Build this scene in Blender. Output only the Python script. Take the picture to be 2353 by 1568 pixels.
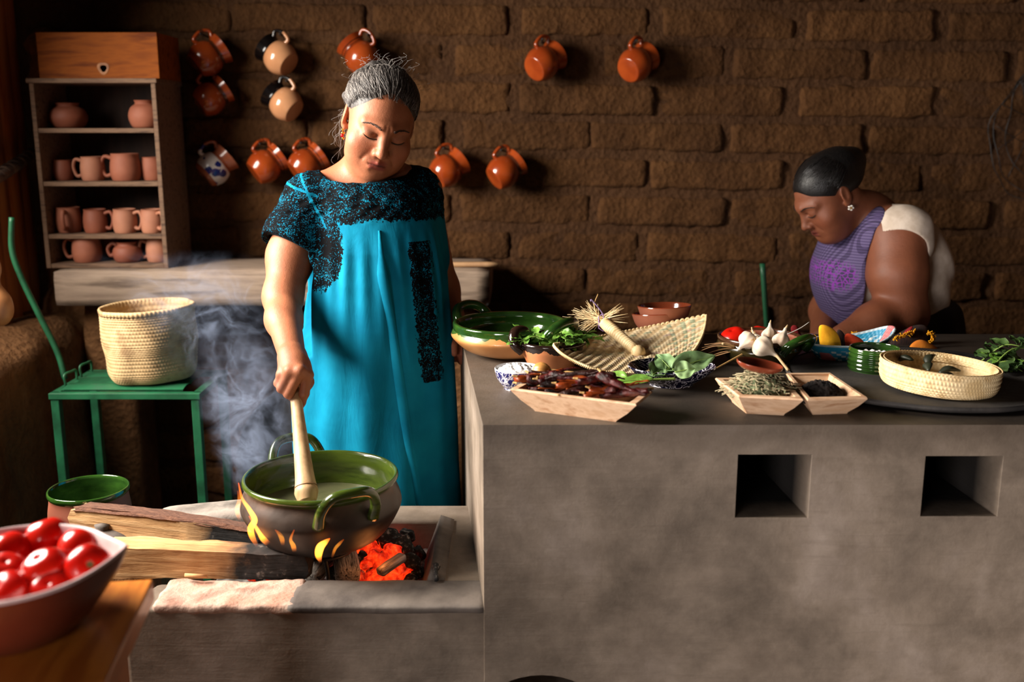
import bpy, bmesh, math, random
import numpy as np
from mathutils import Vector, Matrix, Euler, noise

# ---------------------------------------------------------------- scene, camera, light
scene = bpy.context.scene
for _o in list(bpy.data.objects):
    bpy.data.objects.remove(_o, do_unlink=True)
COL = scene.collection
PI = math.pi
rnd = random.Random(11)

FPX, TILT, CZ = 2300.0, math.radians(12.0), 1.37      # focal length in pixels of 2353x1568, tilt, eye height
cam_d = bpy.data.cameras.new('camera'); cam = bpy.data.objects.new('camera', cam_d); COL.objects.link(cam)
cam_d.sensor_width = 36.0; cam_d.lens = FPX / 2353 * 36.0
cam.location = (0, 0, CZ); cam.rotation_euler = (PI/2 - TILT, 0, 0)
cam_d.clip_start = 0.05; cam_d.clip_end = 50
cam_d.dof.use_dof = True; cam_d.dof.focus_distance = 2.15; cam_d.dof.aperture_fstop = 2.4
scene.camera = cam

world = bpy.data.worlds.new('world'); scene.world = world; world.use_nodes = True
world.node_tree.nodes['Background'].inputs[0].default_value = (1.0, 0.93, 0.86, 1)
world.node_tree.nodes['Background'].inputs[1].default_value = 0.045

def area(name, loc, target, sx, sy, power, col, spread=PI):
    d = bpy.data.lights.new(name, 'AREA'); d.shape = 'RECTANGLE'; d.size = sx; d.size_y = sy
    d.energy = power; d.color = col; d.spread = spread
    o = bpy.data.objects.new(name, d); COL.objects.link(o); o.location = loc
    o.rotation_euler = (Vector(target) - Vector(loc)).to_track_quat('-Z', 'Y').to_euler()
    return o
# daylight that enters through the big opening of the left wall (outside the frame, beside the hearth)
area('daylight_left_opening', (-1.76, 1.93, 1.74), (0.35, 1.98, 0.80), 1.0, 0.85, 92, (1.0, 0.92, 0.82), math.radians(130))
# added fill lamp, aimed low to brighten the counter front; no doorway is there
area('counter_front_fill', (-1.2, -1.0, 0.75), (0.9, 1.7, 0.25), 1.0, 0.9, 15, (1.0, 0.93, 0.90), math.radians(55))

vs = scene.view_settings
vs.view_transform = 'Standard'; vs.look = 'None'; vs.gamma = 1.0; vs.use_curve_mapping = False
vs.exposure = 0.0

# ---------------------------------------------------------------- picture point -> place in the room
def _ray(px, py):
    u = (px - 1176.5) / FPX; v = -(py - 784.0) / FPX
    return Vector((u, math.cos(TILT) + v*math.sin(TILT), -math.sin(TILT) + v*math.cos(TILT)))
def at_y(px, py, Y):
    r = _ray(px, py); s = Y / r.y
    return Vector((r.x*s, Y, CZ + r.z*s))
def at_z(px, py, z):
    r = _ray(px, py); s = (z - CZ) / r.z
    return Vector((r.x*s, r.y*s, z))

# ---------------------------------------------------------------- materials
def lin(c):
    return tuple(((v/255)/12.92 if v/255 <= 0.04045 else ((v/255+0.055)/1.055)**2.4) for v in c[:3]) + (1.0,)
class NT:
    def __init__(s, m):
        m.use_nodes = True; s.t = m.node_tree; s.n = s.t.nodes; s.l = s.t.links
        s.b = s.n['Principled BSDF']; s.out = s.n['Material Output']
    def add(s, typ, **kw):
        n = s.n.new(typ)
        for k, v in kw.items(): setattr(n, k, v)
        return n
    def con(s, a, b): s.l.new(a, b)
    def coords(s, scale=(1,1,1), kind='Object', rot=(0,0,0)):
        tc = s.add('ShaderNodeTexCoord'); mp = s.add('ShaderNodeMapping')
        mp.inputs['Scale'].default_value = scale; mp.inputs['Rotation'].default_value = rot
        s.con(tc.outputs[kind], mp.inputs[0]); return mp.outputs[0]
    def noise(s, co, scale=5, detail=4, rough=.55, dist=0):
        n = s.add('ShaderNodeTexNoise'); n.inputs['Scale'].default_value = scale
        n.inputs['Detail'].default_value = detail; n.inputs['Roughness'].default_value = rough
        n.inputs['Distortion'].default_value = dist
        if co is not None: s.con(co, n.inputs['Vector'])
        return n.outputs['Fac']
    def ramp(s, fac, stops, interp='LINEAR'):
        r = s.add('ShaderNodeValToRGB'); r.color_ramp.interpolation = interp
        el = r.color_ramp.elements
        while len(el) < len(stops): el.new(0.5)
        for e, (p, c) in zip(el, stops):
            e.position = p; e.color = c if len(c) == 4 else tuple(c) + (1,)
        s.con(fac, r.inputs[0]); return r.outputs[0]
    def math(s, op, a, b=None, c=None, clamp=False):
        n = s.add('ShaderNodeMath', operation=op); n.use_clamp = clamp
        for i, v in enumerate((a, b, c)):
            if v is None: continue
            if isinstance(v, (int, float)): n.inputs[i].default_value = v
            else: s.con(v, n.inputs[i])
        return n.outputs[0]
    def mix(s, fac, a, b, blend='MIX'):
        n = s.add('ShaderNodeMix', data_type='RGBA', blend_type=blend)
        for sock, v in ((n.inputs[0], fac), (n.inputs[6], a), (n.inputs[7], b)):
            if isinstance(v, (int, float)): sock.default_value = v
            elif isinstance(v, tuple): sock.default_value = v
            else: s.con(v, sock)
        return n.outputs[2]
    def bump(s, h, strength=.5, dist=.005, normal=None):
        n = s.add('ShaderNodeBump'); n.inputs['Strength'].default_value = strength
        n.inputs['Distance'].default_value = dist; s.con(h, n.inputs['Height'])
        if normal is not None: s.con(normal, n.inputs['Normal'])
        return n.outputs[0]

def mat(name, c1, c2=None, rough=.6, scale=8, stretch=(1,1,1), detail=5, bump=0.0, bscale=40, bdist=.003,
        c3=None, spec=.5, metal=0.0, coat=0.0, sss=0.0, lo=.35, hi=.65, attr=None, bstretch=None, emis=None, estr=0):
    m = bpy.data.materials.new(name); t = NT(m)
    co = t.coords(stretch)
    f = t.noise(co, scale, detail)
    if attr:
        a = t.add('ShaderNodeAttribute'); a.attribute_name = attr; base = a.outputs['Color']
        if c2 is not None:
            v = t.ramp(f, [(lo, (0.80,)*3), (hi, (1.0,)*3)]); base = t.mix(1.0, base, v, 'MULTIPLY')
        t.con(base, t.b.inputs['Base Color'])
    elif c2 is None: t.b.inputs['Base Color'].default_value = lin(c1)
    else:
        st = [(lo, lin(c1)), (hi, lin(c2))]
        if c3 is not None: st = [(lo, lin(c1)), ((lo+hi)/2, lin(c2)), (hi, lin(c3))]
        t.con(t.ramp(f, st), t.b.inputs['Base Color'])
    t.b.inputs['Roughness'].default_value = rough
    t.b.inputs['Specular IOR Level'].default_value = spec
    t.b.inputs['Metallic'].default_value = metal
    t.b.inputs['Coat Weight'].default_value = coat; t.b.inputs['Coat Roughness'].default_value = .08
    if sss:
        t.b.inputs['Subsurface Weight'].default_value = sss
        t.b.inputs['Subsurface Radius'].default_value = (0.012, 0.005, 0.003)
        t.b.inputs['Subsurface Scale'].default_value = .6
    if bump:
        bc = t.coords(bstretch or stretch)
        t.con(t.bump(t.noise(bc, bscale, 6, .6), bump, bdist), t.b.inputs['Normal'])
    if emis:
        t.b.inputs['Emission Color'].default_value = lin(emis); t.b.inputs['Emission Strength'].default_value = estr
    return m

# ---------------------------------------------------------------- mesh helpers
def link(o, parent=None):
    COL.objects.link(o)
    if parent is not None: o.parent = parent
    return o
def tag(o, label, cat, group=None):
    o['label'] = label; o['category'] = cat
    if group: o['group'] = group
    return o
def thing(name, label, cat, loc=(0,0,0), rot=(0,0,0), group=None):
    o = bpy.data.objects.new(name, None); o.empty_display_size = .05; link(o)
    o.location = loc; o.rotation_euler = rot
    return tag(o, label, cat, group)
def mesh(name, V, F, m, parent=None, smooth=True, loc=None, rot=None, cols=None, auto=None):
    me = bpy.data.meshes.new(name)
    me.from_pydata([tuple(v) for v in V], [], [tuple(f) for f in F])
    if smooth: me.shade_smooth()
    if auto is not None: me.set_sharp_from_angle(angle=math.radians(auto))
    if cols is not None:
        a = me.color_attributes.new('Col', 'FLOAT_COLOR', 'POINT')
        a.data.foreach_set('color', np.asarray(cols, dtype=np.float32).ravel())
    for mm in (m if isinstance(m, (list, tuple)) else [m]): me.materials.append(mm)
    me.update()
    o = bpy.data.objects.new(name, me); link(o, parent)
    if loc is not None: o.location = loc
    if rot is not None: o.rotation_euler = rot
    return o
class MB:
    """collects verts and faces of one part"""
    def __init__(s): s.V = []; s.F = []
    def add(s, V, F, M=None):
        n = len(s.V)
        s.V += [tuple(M @ Vector(v)) for v in V] if M is not None else [tuple(v) for v in V]
        s.F += [tuple(i+n for i in f) for f in F]; return s
    def box(s, a, b, M=None):
        x0,y0,z0 = a; x1,y1,z1 = b
        V = [(x0,y0,z0),(x1,y0,z0),(x1,y1,z0),(x0,y1,z0),(x0,y0,z1),(x1,y0,z1),(x1,y1,z1),(x0,y1,z1)]
        return s.add(V, [(0,3,2,1),(4,5,6,7),(0,1,5,4),(1,2,6,5),(2,3,7,6),(3,0,4,7)], M)
    def build(s, name, m, parent=None, smooth=True, loc=None, rot=None, bevel=0, auto=None, seg=2):
        o = mesh(name, s.V, s.F, m, parent, smooth, loc, rot, auto=auto)
        if bevel:
            b = o.modifiers.new('bevel', 'BEVEL'); b.width = bevel; b.segments = seg; b.limit_method = 'ANGLE'
            b.angle_limit = math.radians(35)
        return o
def lathe(prof, seg=48, disp=None, cap=True, squash=1.0):
    """profile of (radius, z); returns verts, faces"""
    V, F = [], []
    n = len(prof)
    for i, (r, z) in enumerate(prof):
        for j in range(seg):
            a = 2*PI*j/seg; rr = r
            zz = z
            if disp:
                d = disp(i/(n-1), j/seg, r, z)
                if isinstance(d, tuple): rr += d[0]; zz += d[1]
                else: rr += d
            V.append((rr*math.cos(a), rr*math.sin(a)*squash, zz))
    for i in range(n-1):
        for j in range(seg):
            k = (j+1) % seg
            F.append((i*seg+j, i*seg+k, (i+1)*seg+k, (i+1)*seg+j))
    if cap:
        if prof[0][0] > 1e-5: F.append(tuple(reversed(range(seg))))
        if prof[-1][0] > 1e-5: F.append(tuple((n-1)*seg+j for j in range(seg)))
    return V, F
def spline(pts, n):
    """Catmull-Rom through pts (tuples of any length)"""
    P = [np.array(p, dtype=float) for p in pts]
    P = [2*P[0]-P[1]] + P + [2*P[-1]-P[-2]]
    out = []
    m = len(P)-3
    for i in range(n):
        t = i/(n-1)*m; k = min(int(t), m-1); u = t-k
        a, b, c, d = P[k:k+4]
        out.append(0.5*((2*b)+(-a+c)*u+(2*a-5*b+4*c-d)*u*u+(-a+3*b-3*c+d)*u**3))
    return out
def tube(pts, rad, seg=10, n=None, flat=1.0, up=None, rough=0.0, seed=0):
    """swept tube; pts list of 3d points, rad number or list; smooth when n given"""
    if not isinstance(rad, (list, tuple)): rad = [rad]*len(pts)
    data = [tuple(p)+(r,) for p, r in zip(pts, rad)]
    if n: data = spline(data, n)
    P = [Vector(d[:3]) for d in data]; Rr = [max(1e-5, d[3]) for d in data]
    V, F = [], []
    ref = Vector(up) if up is not None else None
    prev = None
    for i, p in enumerate(P):
        t = (P[min(i+1, len(P)-1)] - P[max(i-1, 0)]).normalized()
        if prev is None:
            a = ref if ref is not None else (Vector((0,0,1)) if abs(t.z) < .9 else Vector((1,0,0)))
            nx = (a - t*a.dot(t)).normalized()
        else: nx = (prev - t*prev.dot(t)).normalized()
        prev = nx; ny = t.cross(nx)
        for j in range(seg):
            an = 2*PI*j/seg; r = Rr[i]
            if rough: r *= 1 + rough*noise.noise(Vector((p.x*60+seed, p.y*60+math.cos(an)*1.5, p.z*60+math.sin(an)*1.5)))
            V.append(p + nx*(math.cos(an)*r*flat) + ny*(math.sin(an)*r))
    m = len(P)
    for i in range(m-1):
        for j in range(seg):
            k = (j+1) % seg
            F.append((i*seg+j, i*seg+k, (i+1)*seg+k, (i+1)*seg+j))
    F.append(tuple(reversed(range(seg)))); F.append(tuple((m-1)*seg+j for j in range(seg)))
    return [tuple(v) for v in V], F
def frame(z, x=None):
    """rotation matrix whose Z is z and whose X leans to x"""
    z = Vector(z).normalized(); x = Vector(x) if x is not None else (Vector((1,0,0)) if abs(z.x) < .9 else Vector((0,1,0)))
    x = (x - z*x.dot(z)).normalized(); y = z.cross(x)
    return Matrix((x, y, z)).transposed().to_4x4()
def rough_box(sx, sy, sz, nx, ny, nz, amp, freq, seed, rnd_edge=0.15, jag=0):
    """box of irregular surface centred on the origin, as a real uneven solid"""
    bm = bmesh.new()
    bmesh.ops.create_cube(bm, size=1.0)
    V, F = [], []
    idx = {}
    def vid(i, j, k):
        key = (i, j, k)
        if key not in idx:
            p = np.array([i/nx*2-1, j/ny*2-1, k/nz*2-1])
            s = np.array([sx, sy, sz])/2; r = rnd_edge*min(sx, sy, sz)
            q = p*s; inn = np.clip(q, -(s-r), s-r); d = q-inn; L = np.linalg.norm(d)
            if L > 1e-9: q = inn + d/L*min(L, r)
            nn = noise.noise_vector(Vector((q[0]*freq+seed*3.1, q[1]*freq+seed*1.7, q[2]*freq-seed)))
            n2 = noise.noise_vector(Vector((q[0]*freq*3+seed, q[1]*freq*3, q[2]*freq*3)))
            q = q + amp*np.array(nn) + amp*.4*np.array(n2)
            idx[key] = len(V); V.append(tuple(q))
        return idx[key]
    for a in range(nx):
        for b in range(ny):
            F.append((vid(a,b,0), vid(a,b+1,0), vid(a+1,b+1,0), vid(a+1,b,0)))
            F.append((vid(a,b,nz), vid(a+1,b,nz), vid(a+1,b+1,nz), vid(a,b+1,nz)))
    for a in range(nx):
        for c in range(nz):
            F.append((vid(a,0,c), vid(a+1,0,c), vid(a+1,0,c+1), vid(a,0,c+1)))
            F.append((vid(a,ny,c), vid(a,ny,c+1), vid(a+1,ny,c+1), vid(a+1,ny,c)))
    for b in range(ny):
        for c in range(nz):
            F.append((vid(0,b,c), vid(0,b,c+1), vid(0,b+1,c+1), vid(0,b+1,c)))
            F.append((vid(nx,b,c), vid(nx,b+1,c), vid(nx,b+1,c+1), vid(nx,b,c+1)))
    bm.free()
    return V, F
def dup(o, parent=None):
    c = o.copy(); link(c)
    c.parent = parent
    for ch in [x for x in o.children]:
        dup(ch, c)
    return c
# ---------------------------------------------------------------- the room
YW = 3.40                                     # face of the adobe wall
XL = -1.58                                    # face of the left wall
def struct(o):
    o['kind'] = 'structure'; return o

def adobe_mat(name, cols, bump=.9, dark=None):
    m = bpy.data.materials.new(name); t = NT(m)
    g = t.add('ShaderNodeNewGeometry'); co = g.outputs['Position']
    n1 = t.noise(co, 3.5, 6, .65); n2 = t.noise(co, 38, 5, .7); n3 = t.noise(co, 140, 4, .7)
    base = t.ramp(n1, [(.3, lin(cols[0])), (.55, lin(cols[1])), (.75, lin(cols[2]))])
    base = t.mix(.55, base, t.ramp(n2, [(.3, (.50,.45,.42,1)), (.5, (1,1,1,1)), (.72, (1.15,1.08,1.0,1))]), 'MULTIPLY')
    # runs of washed-down mud, streaks that belong to the wall itself
    mp = t.add('ShaderNodeMapping'); mp.inputs['Scale'].default_value = (9, 9, .55); t.con(co, mp.inputs[0])
    st = t.noise(mp.outputs[0], 2.0, 4, .6)
    base = t.mix(t.ramp(st, [(.56, (0,0,0,1)), (.70, (.55,.55,.55,1))]), base, lin(cols[3]))
    oi = t.add('ShaderNodeObjectInfo'); rv = t.ramp(oi.outputs['Random'], [(0, (.80,.78,.76,1)), (1, (1.12,1.10,1.06,1))]); base = t.mix(1.0, base, rv, 'MULTIPLY')
    t.con(base, t.b.inputs['Base Color']); t.b.inputs['Roughness'].default_value = .95
    t.b.inputs['Specular IOR Level'].default_value = .15
    v = t.add('ShaderNodeTexVoronoi'); v.inputs['Scale'].default_value = 55; t.con(co, v.inputs['Vector'])
    h = t.math('ADD', t.math('MULTIPLY', n2, 1.0), t.math('MULTIPLY', n3, .45))
    h = t.math('ADD', h, t.math('MULTIPLY', v.outputs['Distance'], .5))
    t.con(t.bump(h, bump, .012), t.b.inputs['Normal'])
    return m
M_ADOBE = adobe_mat('adobe', [(68,44,25), (88,59,34), (104,72,43), (78,51,28)])
M_MORTAR = adobe_mat('mud mortar', [(66,44,28), (82,56,36), (95,67,43), (72,48,30)])
M_RAW = adobe_mat('raw mud wall', [(92,64,40), (130,92,60), (165,124,86), (90,62,40)], 1.0)

# back wall: mortar bed with every adobe brick as a piece of its own
mb = MB(); mb.box((XL-.3, YW+.018, -.02), (2.6, YW+.30, 2.6))
wall_back = struct(mb.build('wall_back', M_MORTAR, smooth=False))
PITCH = .1225; BL = .462
z_ref = at_y(1150, 92, YW).z                  # a bed joint
x_even = at_y(1180, 135, YW).x; x_odd = at_y(1035, 135, YW).x
variants = []
for k in range(10):
    V, F = rough_box(BL-.018, .06, PITCH-.018, 20, 1, 7, .0095, 19, k*7.3, .26)
    me = bpy.data.meshes.new('brick'); me.from_pydata(V, [], F); me.shade_smooth(); me.materials.append(M_ADOBE)
    variants.append(me)
row0 = int(z_ref/PITCH)
for r in range(-row0-1, 9):
    zc = z_ref + (r+.5)*PITCH
    if zc < .02 or zc > 2.35: continue
    off = x_even if r % 2 == 0 else x_odd
    k = -5
    x = off + BL*k + BL/2
    while x < 2.4:
        if x > XL - .1:
            b = bpy.data.objects.new('brick', variants[rnd.randrange(10)]); link(b, wall_back)
            b.location = (x + rnd.uniform(-.022,.022), YW + .041 + rnd.uniform(-.007,.005), zc - .012*(x-.0) + rnd.uniform(-.003,.003))
            b.scale = (rnd.uniform(.93,1.03)*rnd.choice((1,-1)), 1, rnd.uniform(.93,1.04))
            b.rotation_euler = (rnd.uniform(-.03,.03), rnd.uniform(-.008,.008)+.010, rnd.uniform(-.015,.015))
        x += BL

mb = MB(); mb.box((-3.2, -3.2, -.08), (2.8, 3.7, 0)); M_FLOOR = adobe_mat('packed earth floor', [(60,46,36), (78,60,46), (96,76,58), (70,52,40)])
struct(mb.build('floor', M_FLOOR, smooth=False))
M_CEIL = mat('sooty ceiling boards', (30,22,16), (44,32,22), .9, 6, (1,12,1))
mb = MB(); mb.box((XL-.3, -1.2, 2.45), (2.8, 3.7, 2.55)); struct(mb.build('ceiling', M_CEIL, smooth=False))
M_SIDE = adobe_mat('side wall mud', [(66,46,30), (88,62,42), (104,76,52), (74,52,34)])
mb = MB(); mb.box((2.35, -1.2, 0), (2.6, 3.7, 2.45)); struct(mb.build('wall_right', M_SIDE, smooth=False))

# left wall: adobe below, an opening beside the hearth, wooden slats at the far end
wl = MB()
wl.box((XL-.30, -1.2, 0), (XL, 1.05, 2.45))                   # pier towards the camera
wl.box((XL-.30, 1.05, 0), (XL, 2.75, .92))                    # under the opening
wl.box((XL-.30, 1.05, 2.25), (XL, YW+.1, 2.45))               # lintel
wl.box((XL-.30, 2.75, 0), (XL-.02, YW+.1, .74))
wall_left = struct(wl.build('wall_left', M_SIDE, smooth=False))
V, F = rough_box(.34, .95, .86, 8, 18, 14, .030, 7, 3.3, .30)  # the low swollen mud ledge in the corner
mesh('mud_ledge', V, F, M_RAW, wall_left, loc=(XL+.02, 2.93, .35))
V, F = rough_box(.13, .13, 1.25, 4, 4, 26, .026, 16, 8.1, .4)  # ragged mud edge in the corner
mesh('mud_edge', V, F, M_RAW, wall_left, loc=(XL+.08, YW-.03, 1.05))
V, F = rough_box(.34, .2, .34, 8, 5, 8, .024, 11, 5.1, .4)
mesh('mud_edge', V, F, M_RAW, wall_left, loc=(XL+.17, YW-.05, .70))
M_SLAT = mat('old slat wood', (150,78,34), (196,110,52), .75, 5, (9,9,.7), 5, .35, 30, .003, c3=(210,132,70))
for i, yy in enumerate([2.82, 2.90, 2.985, 3.065, 3.145, 3.225, 3.30]):
    V, F = rough_box(.022, .092, 1.75, 1, 2, 10, .003, 6, i*2.2, .3)
    mesh('slat', V, F, M_SLAT, wall_left, loc=(XL-.03+rnd.uniform(-.006,.006), yy, 1.50), rot=(rnd.uniform(-.008,.008),0,math.radians(-28)))
M_BRANCH = mat('grey peeled branch', (62,44,34), (104,80,64), .8, 20, (1,1,1), 5, .5, 60)
for (a, b, r) in ((at_y(-40,428,2.88), at_y(82,348,3.30), .015), (at_y(10,778,2.98), at_y(95,722,3.30), .015)):
    o = MB(); V, F = tube([a, a.lerp(b,.5)+Vector((.006,0,-.004)), b], [r*1.1, r, r*.9], 10, 26, rough=.25); o.add(V, F)
    br = o.build('branch_rail', M_BRANCH, wall_left)
    n = 9                                                      # cord wound about the branch
    hel = []
    d = (b-a); fm = frame(d)
    for i in range(n*10):
        u = i/(n*10-1); an = u*n*2*PI
        hel.append(a + d*(.1+.85*u) + (fm @ Vector((math.cos(an)*r*1.12, math.sin(an)*r*1.12, 0))))
    V, F = tube(hel, .0042, 6); c = mesh('cord', V, F, M_BRANCH, br)
# ---------------------------------------------------------------- plastered masonry stove: low hearth and high counter
YF, YB = 1.70, 2.50
ZC, ZH = .857, .504
def plaster_mat():
    m = bpy.data.materials.new('grey burnished plaster'); t = NT(m)
    g = t.add('ShaderNodeNewGeometry'); co = g.outputs['Position']
    n1 = t.noise(co, 3.2, 7, .66, .2); n2 = t.noise(co, 14, 6, .62, .15)
    mp = t.add('ShaderNodeMapping'); mp.inputs['Scale'].default_value = (3.2, 3.2, 40); t.con(co, mp.inputs[0])
    n3 = t.noise(mp.outputs[0], 3.0, 5, .6, .3)                # wiped brush marks
    base = t.ramp(n1, [(.30, lin((90,79,68))), (.5, lin((130,116,102))), (.68, lin((154,140,128)))])
    base = t.mix(.5, base, t.ramp(n2, [(.35, (.58,.54,.50,1)), (.6, (1.05,1.03,1.0,1))]), 'MULTIPLY')
    base = t.mix(t.ramp(n3, [(.55, (0,0,0,1)), (.75, (.25,.25,.25,1))]), base, lin((94,82,70)))
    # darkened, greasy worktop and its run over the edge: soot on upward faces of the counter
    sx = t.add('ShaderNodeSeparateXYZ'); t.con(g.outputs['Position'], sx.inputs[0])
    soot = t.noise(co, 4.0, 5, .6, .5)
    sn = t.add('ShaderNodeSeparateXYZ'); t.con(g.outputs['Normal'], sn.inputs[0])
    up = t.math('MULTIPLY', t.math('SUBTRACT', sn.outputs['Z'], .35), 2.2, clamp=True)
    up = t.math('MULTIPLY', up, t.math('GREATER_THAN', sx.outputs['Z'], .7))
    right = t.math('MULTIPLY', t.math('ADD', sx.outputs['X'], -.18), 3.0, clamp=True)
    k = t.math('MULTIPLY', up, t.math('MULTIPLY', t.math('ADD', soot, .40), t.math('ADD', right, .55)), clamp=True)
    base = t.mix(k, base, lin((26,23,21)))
    band = t.math('MULTIPLY', t.math('SUBTRACT', sx.outputs['Z'], .802), 26.0, clamp=True)
    band = t.math('MULTIPLY', band, t.math('MULTIPLY', n2, 1.0))
    base = t.mix(t.math('MULTIPLY', band, .8), base, lin((70,58,48)))
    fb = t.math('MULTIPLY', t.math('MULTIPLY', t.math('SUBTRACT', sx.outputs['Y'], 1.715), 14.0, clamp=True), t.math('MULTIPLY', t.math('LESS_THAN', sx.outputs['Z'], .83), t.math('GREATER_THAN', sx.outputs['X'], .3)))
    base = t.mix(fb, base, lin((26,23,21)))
    t.con(base, t.b.inputs['Base Color'])
    t.con(t.ramp(soot, [(.3, (.42,)*3), (.7, (.75,)*3)]), t.b.inputs['Roughness'])
    t.b.inputs['Specular IOR Level'].default_value = .35
    fine = t.noise(co, 180, 4, .6)
    h = t.math('ADD', t.math('MULTIPLY', n2, .4), t.math('ADD', t.math('MULTIPLY', n3, .18), t.math('MULTIPLY', fine, .12)))
    t.con(t.bump(h, .45, .008), t.b.inputs['Normal'])
    return m
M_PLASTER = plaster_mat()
M_ASH = mat('ashy cement', (86,78,72), (150,140,130), .8, 7, (1,1,1), 6, .5, 50, .004, c3=(118,106,98))
M_PINK = mat('worn pink brick', (140,104,88), (184,156,140), .9, 14, (1,1,1), 6, .9, 90, .004, c3=(176,132,112))
M_SOOT = mat('sooty slab', (62,54,50), (112,102,94), .8, 9, (1,1,1), 6, .4, 60, .003)

stove = thing('masonry_stove', 'grey plastered masonry stove with a low open hearth, high counter and two fireboxes', 'stove', (0, YF, 0))
def boolean(base, cutters, name, m, parent, bevel, seg=3):
    o = base
    for c in cutters:
        md = o.modifiers.new('cut', 'BOOLEAN'); md.operation = 'DIFFERENCE'; md.object = c; md.solver = 'EXACT'
    bpy.context.view_layer.update()
    dg = bpy.context.evaluated_depsgraph_get()
    me = bpy.data.meshes.new_from_object(o.evaluated_get(dg))
    me.name = name
    for x in [base]+cutters: bpy.data.objects.remove(x, do_unlink=True)
    me.materials.clear(); me.materials.append(m); me.shade_smooth()
    n = bpy.data.objects.new(name, me); link(n, parent)
    n.location = -Vector(parent.location) if parent else (0,0,0)
    b = n.modifiers.new('bevel', 'BEVEL'); b.width = bevel; b.segments = seg; b.limit_method = 'ANGLE'; b.angle_limit = math.radians(30)
    b.harden_normals = False
    w = n.modifiers.new('wn', 'WEIGHTED_NORMAL'); w.keep_sharp = False
    return n
def prism(poly, z0, z1):
    n = len(poly)
    V = [(x,y,z0) for x,y in poly] + [(x,y,z1) for x,y in poly]
    F = [tuple(reversed(range(n))), tuple(range(n,2*n))] + [(i,(i+1)%n,n+(i+1)%n,n+i) for i in range(n)]
    return V, F
cf = at_z(1112, 978, ZC).x; 
XCF, XCB = -.052, -.052 - .1*(YB-YF)                          # counter's left face leans back to the left
poly = [(XCF, YF), (2.30, YF), (2.30, YB), (XCB, YB)]
V, F = prism(poly, 0, ZC)
base = mesh('tmp', V, F, M_PLASTER)
cut = []
for (x0, x1, y0, y1) in ((1686, 1862, 1045, 1190), (2112, 2302, 1049, 1187)):
    a = at_y(x0, y1, YF); b = at_y(x1, y0, YF)
    V, F = prism([(a.x, YF-.05), (b.x+.006, YF-.05), (b.x-.02, YF+.34), (a.x+.02, YF+.34)], a.z, b.z)
    cut.append(mesh('tmpc', V, F, M_PLASTER))
ac = at_y(1245, 1553, YF); aw = .125
pts = [(ac.x + aw*math.cos(t), ac.z - .10 + .10*math.sin(t)) for t in [PI*i/20 for i in range(21)]]
pts = [(x, z) for x, z in pts] + [(ac.x-aw, .05), (ac.x+aw, .05)]
n = len(pts)
V = [(x, YF-.05, z) for x, z in pts] + [(x, YF+.4, z) for x, z in pts]
F = [tuple(range(n)), tuple(reversed(range(n,2*n)))] + [(i, n+i, n+(i+1)%n, (i+1)%n) for i in range(n)]
cut.append(mesh('tmpc', V, F, M_PLASTER))
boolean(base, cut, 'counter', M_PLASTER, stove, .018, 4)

# hearth: U-shaped low block with the fire pit open to the left
XHL = at_y(283, 1480, YF).x
pf = at_z(800, 1340, ZH).y; pb = at_z(1000, 1196, ZH).y; pr = at_z(1008, 1270, ZH).x
YHB = at_z(1085, 1160, ZH).y
V, F = prism([(XHL, YF+.004), (XCF+.05, YF+.004), (XCB+.05, YHB), (XHL+.16, YHB)], 0, ZH)
base = mesh('tmp', V, F, M_PLASTER)
V, F = prism([(XHL-.2, pf), (pr, pf), (pr-.01, pb), (XHL-.2, pb)], ZH-.085, ZH+.1)
boolean(base, [mesh('tmpc', V, F, M_PLASTER)], 'hearth', M_PLASTER, stove, .010, 3)
# skin of plaster over the hearth front
# slabs that line the hearth
def slab(name, c, size, m, rot=(0,0,0), amp=.002, fr=14, seed=1, res=(14,6,3), edge=.10):
    V, F = rough_box(*size, *res, amp, fr, seed, edge)
    return mesh(name, V, F, m, stove, loc=Vector(c)-stove.location, rot=rot)
a = at_z(345, 1400, ZH); b = at_z(650, 1400, ZH)
slab('brick_slab', ((a.x+b.x)/2+.01, (YF+pf)/2+.003, ZH-.004), (b.x-a.x+.02, pf-YF+.002, .018), M_PINK, (0,0,0), .0045, 26, 2, (40,14,3), .3)
slab('ledge_slab', ((b.x+XCF)/2+.005, (YF+pf)/2+.002, ZH-.003), (XCF-b.x-.005, pf-YF+.004, .016), M_SOOT, (0,0,0), .0016, 14, 4, (30,10,3), .3)
e = at_z(985, 1265, ZH)
slab('side_slab', (pr-.012, (pf+pb)/2, ZH-.045), (.034, pb-pf-.004, .12), M_SOOT, (0,.35,0), .0015, 14, 6, (3,14,6))
c1 = at_z(490, 1172, ZH+.03)
slab('back_slab', (c1.x, c1.y, ZH+.008), (.24, .10, .05), M_ASH, (0,-.06,.1), .004, 12, 9, (14,8,4), .2)
c1 = at_z(1000, 1178, ZH+.03)
# ---------------------------------------------------------------- shared materials of the things
M_TERRA = mat('terracotta', (134,74,52), (158,94,68), .7, 9, (1,1,1), 5, .15, 80, .001)
M_TERRA_D = mat('dark terracotta', (120,62,42), (142,78,54), .65, 9, (1,1,1), 5, .15, 80, .001)
M_GLAZE_O = mat('glossy orange glaze', (134,50,16), (162,70,26), .22, 10, (1,1,1), 4, .05, 40, .001, coat=.5)
M_GLAZE_B = mat('black brown glaze', (22,13,10), (40,24,18), .14, 12, coat=.6)
M_CREAM = mat('cream unglazed clay', (196,150,110), (214,172,132), .6, 9)
M_GREEN = mat('green glaze', (38,66,16), (84,116,34), .12, 9, (1,1,3), 5, .12, 30, .001, c3=(58,92,24), coat=.7)
M_GREEN_D = mat('dark green glaze', (20,42,14), (46,80,26), .10, 11, (1,1,3), 5, .10, 30, .001, coat=.8)
M_BLUEW = None
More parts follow.
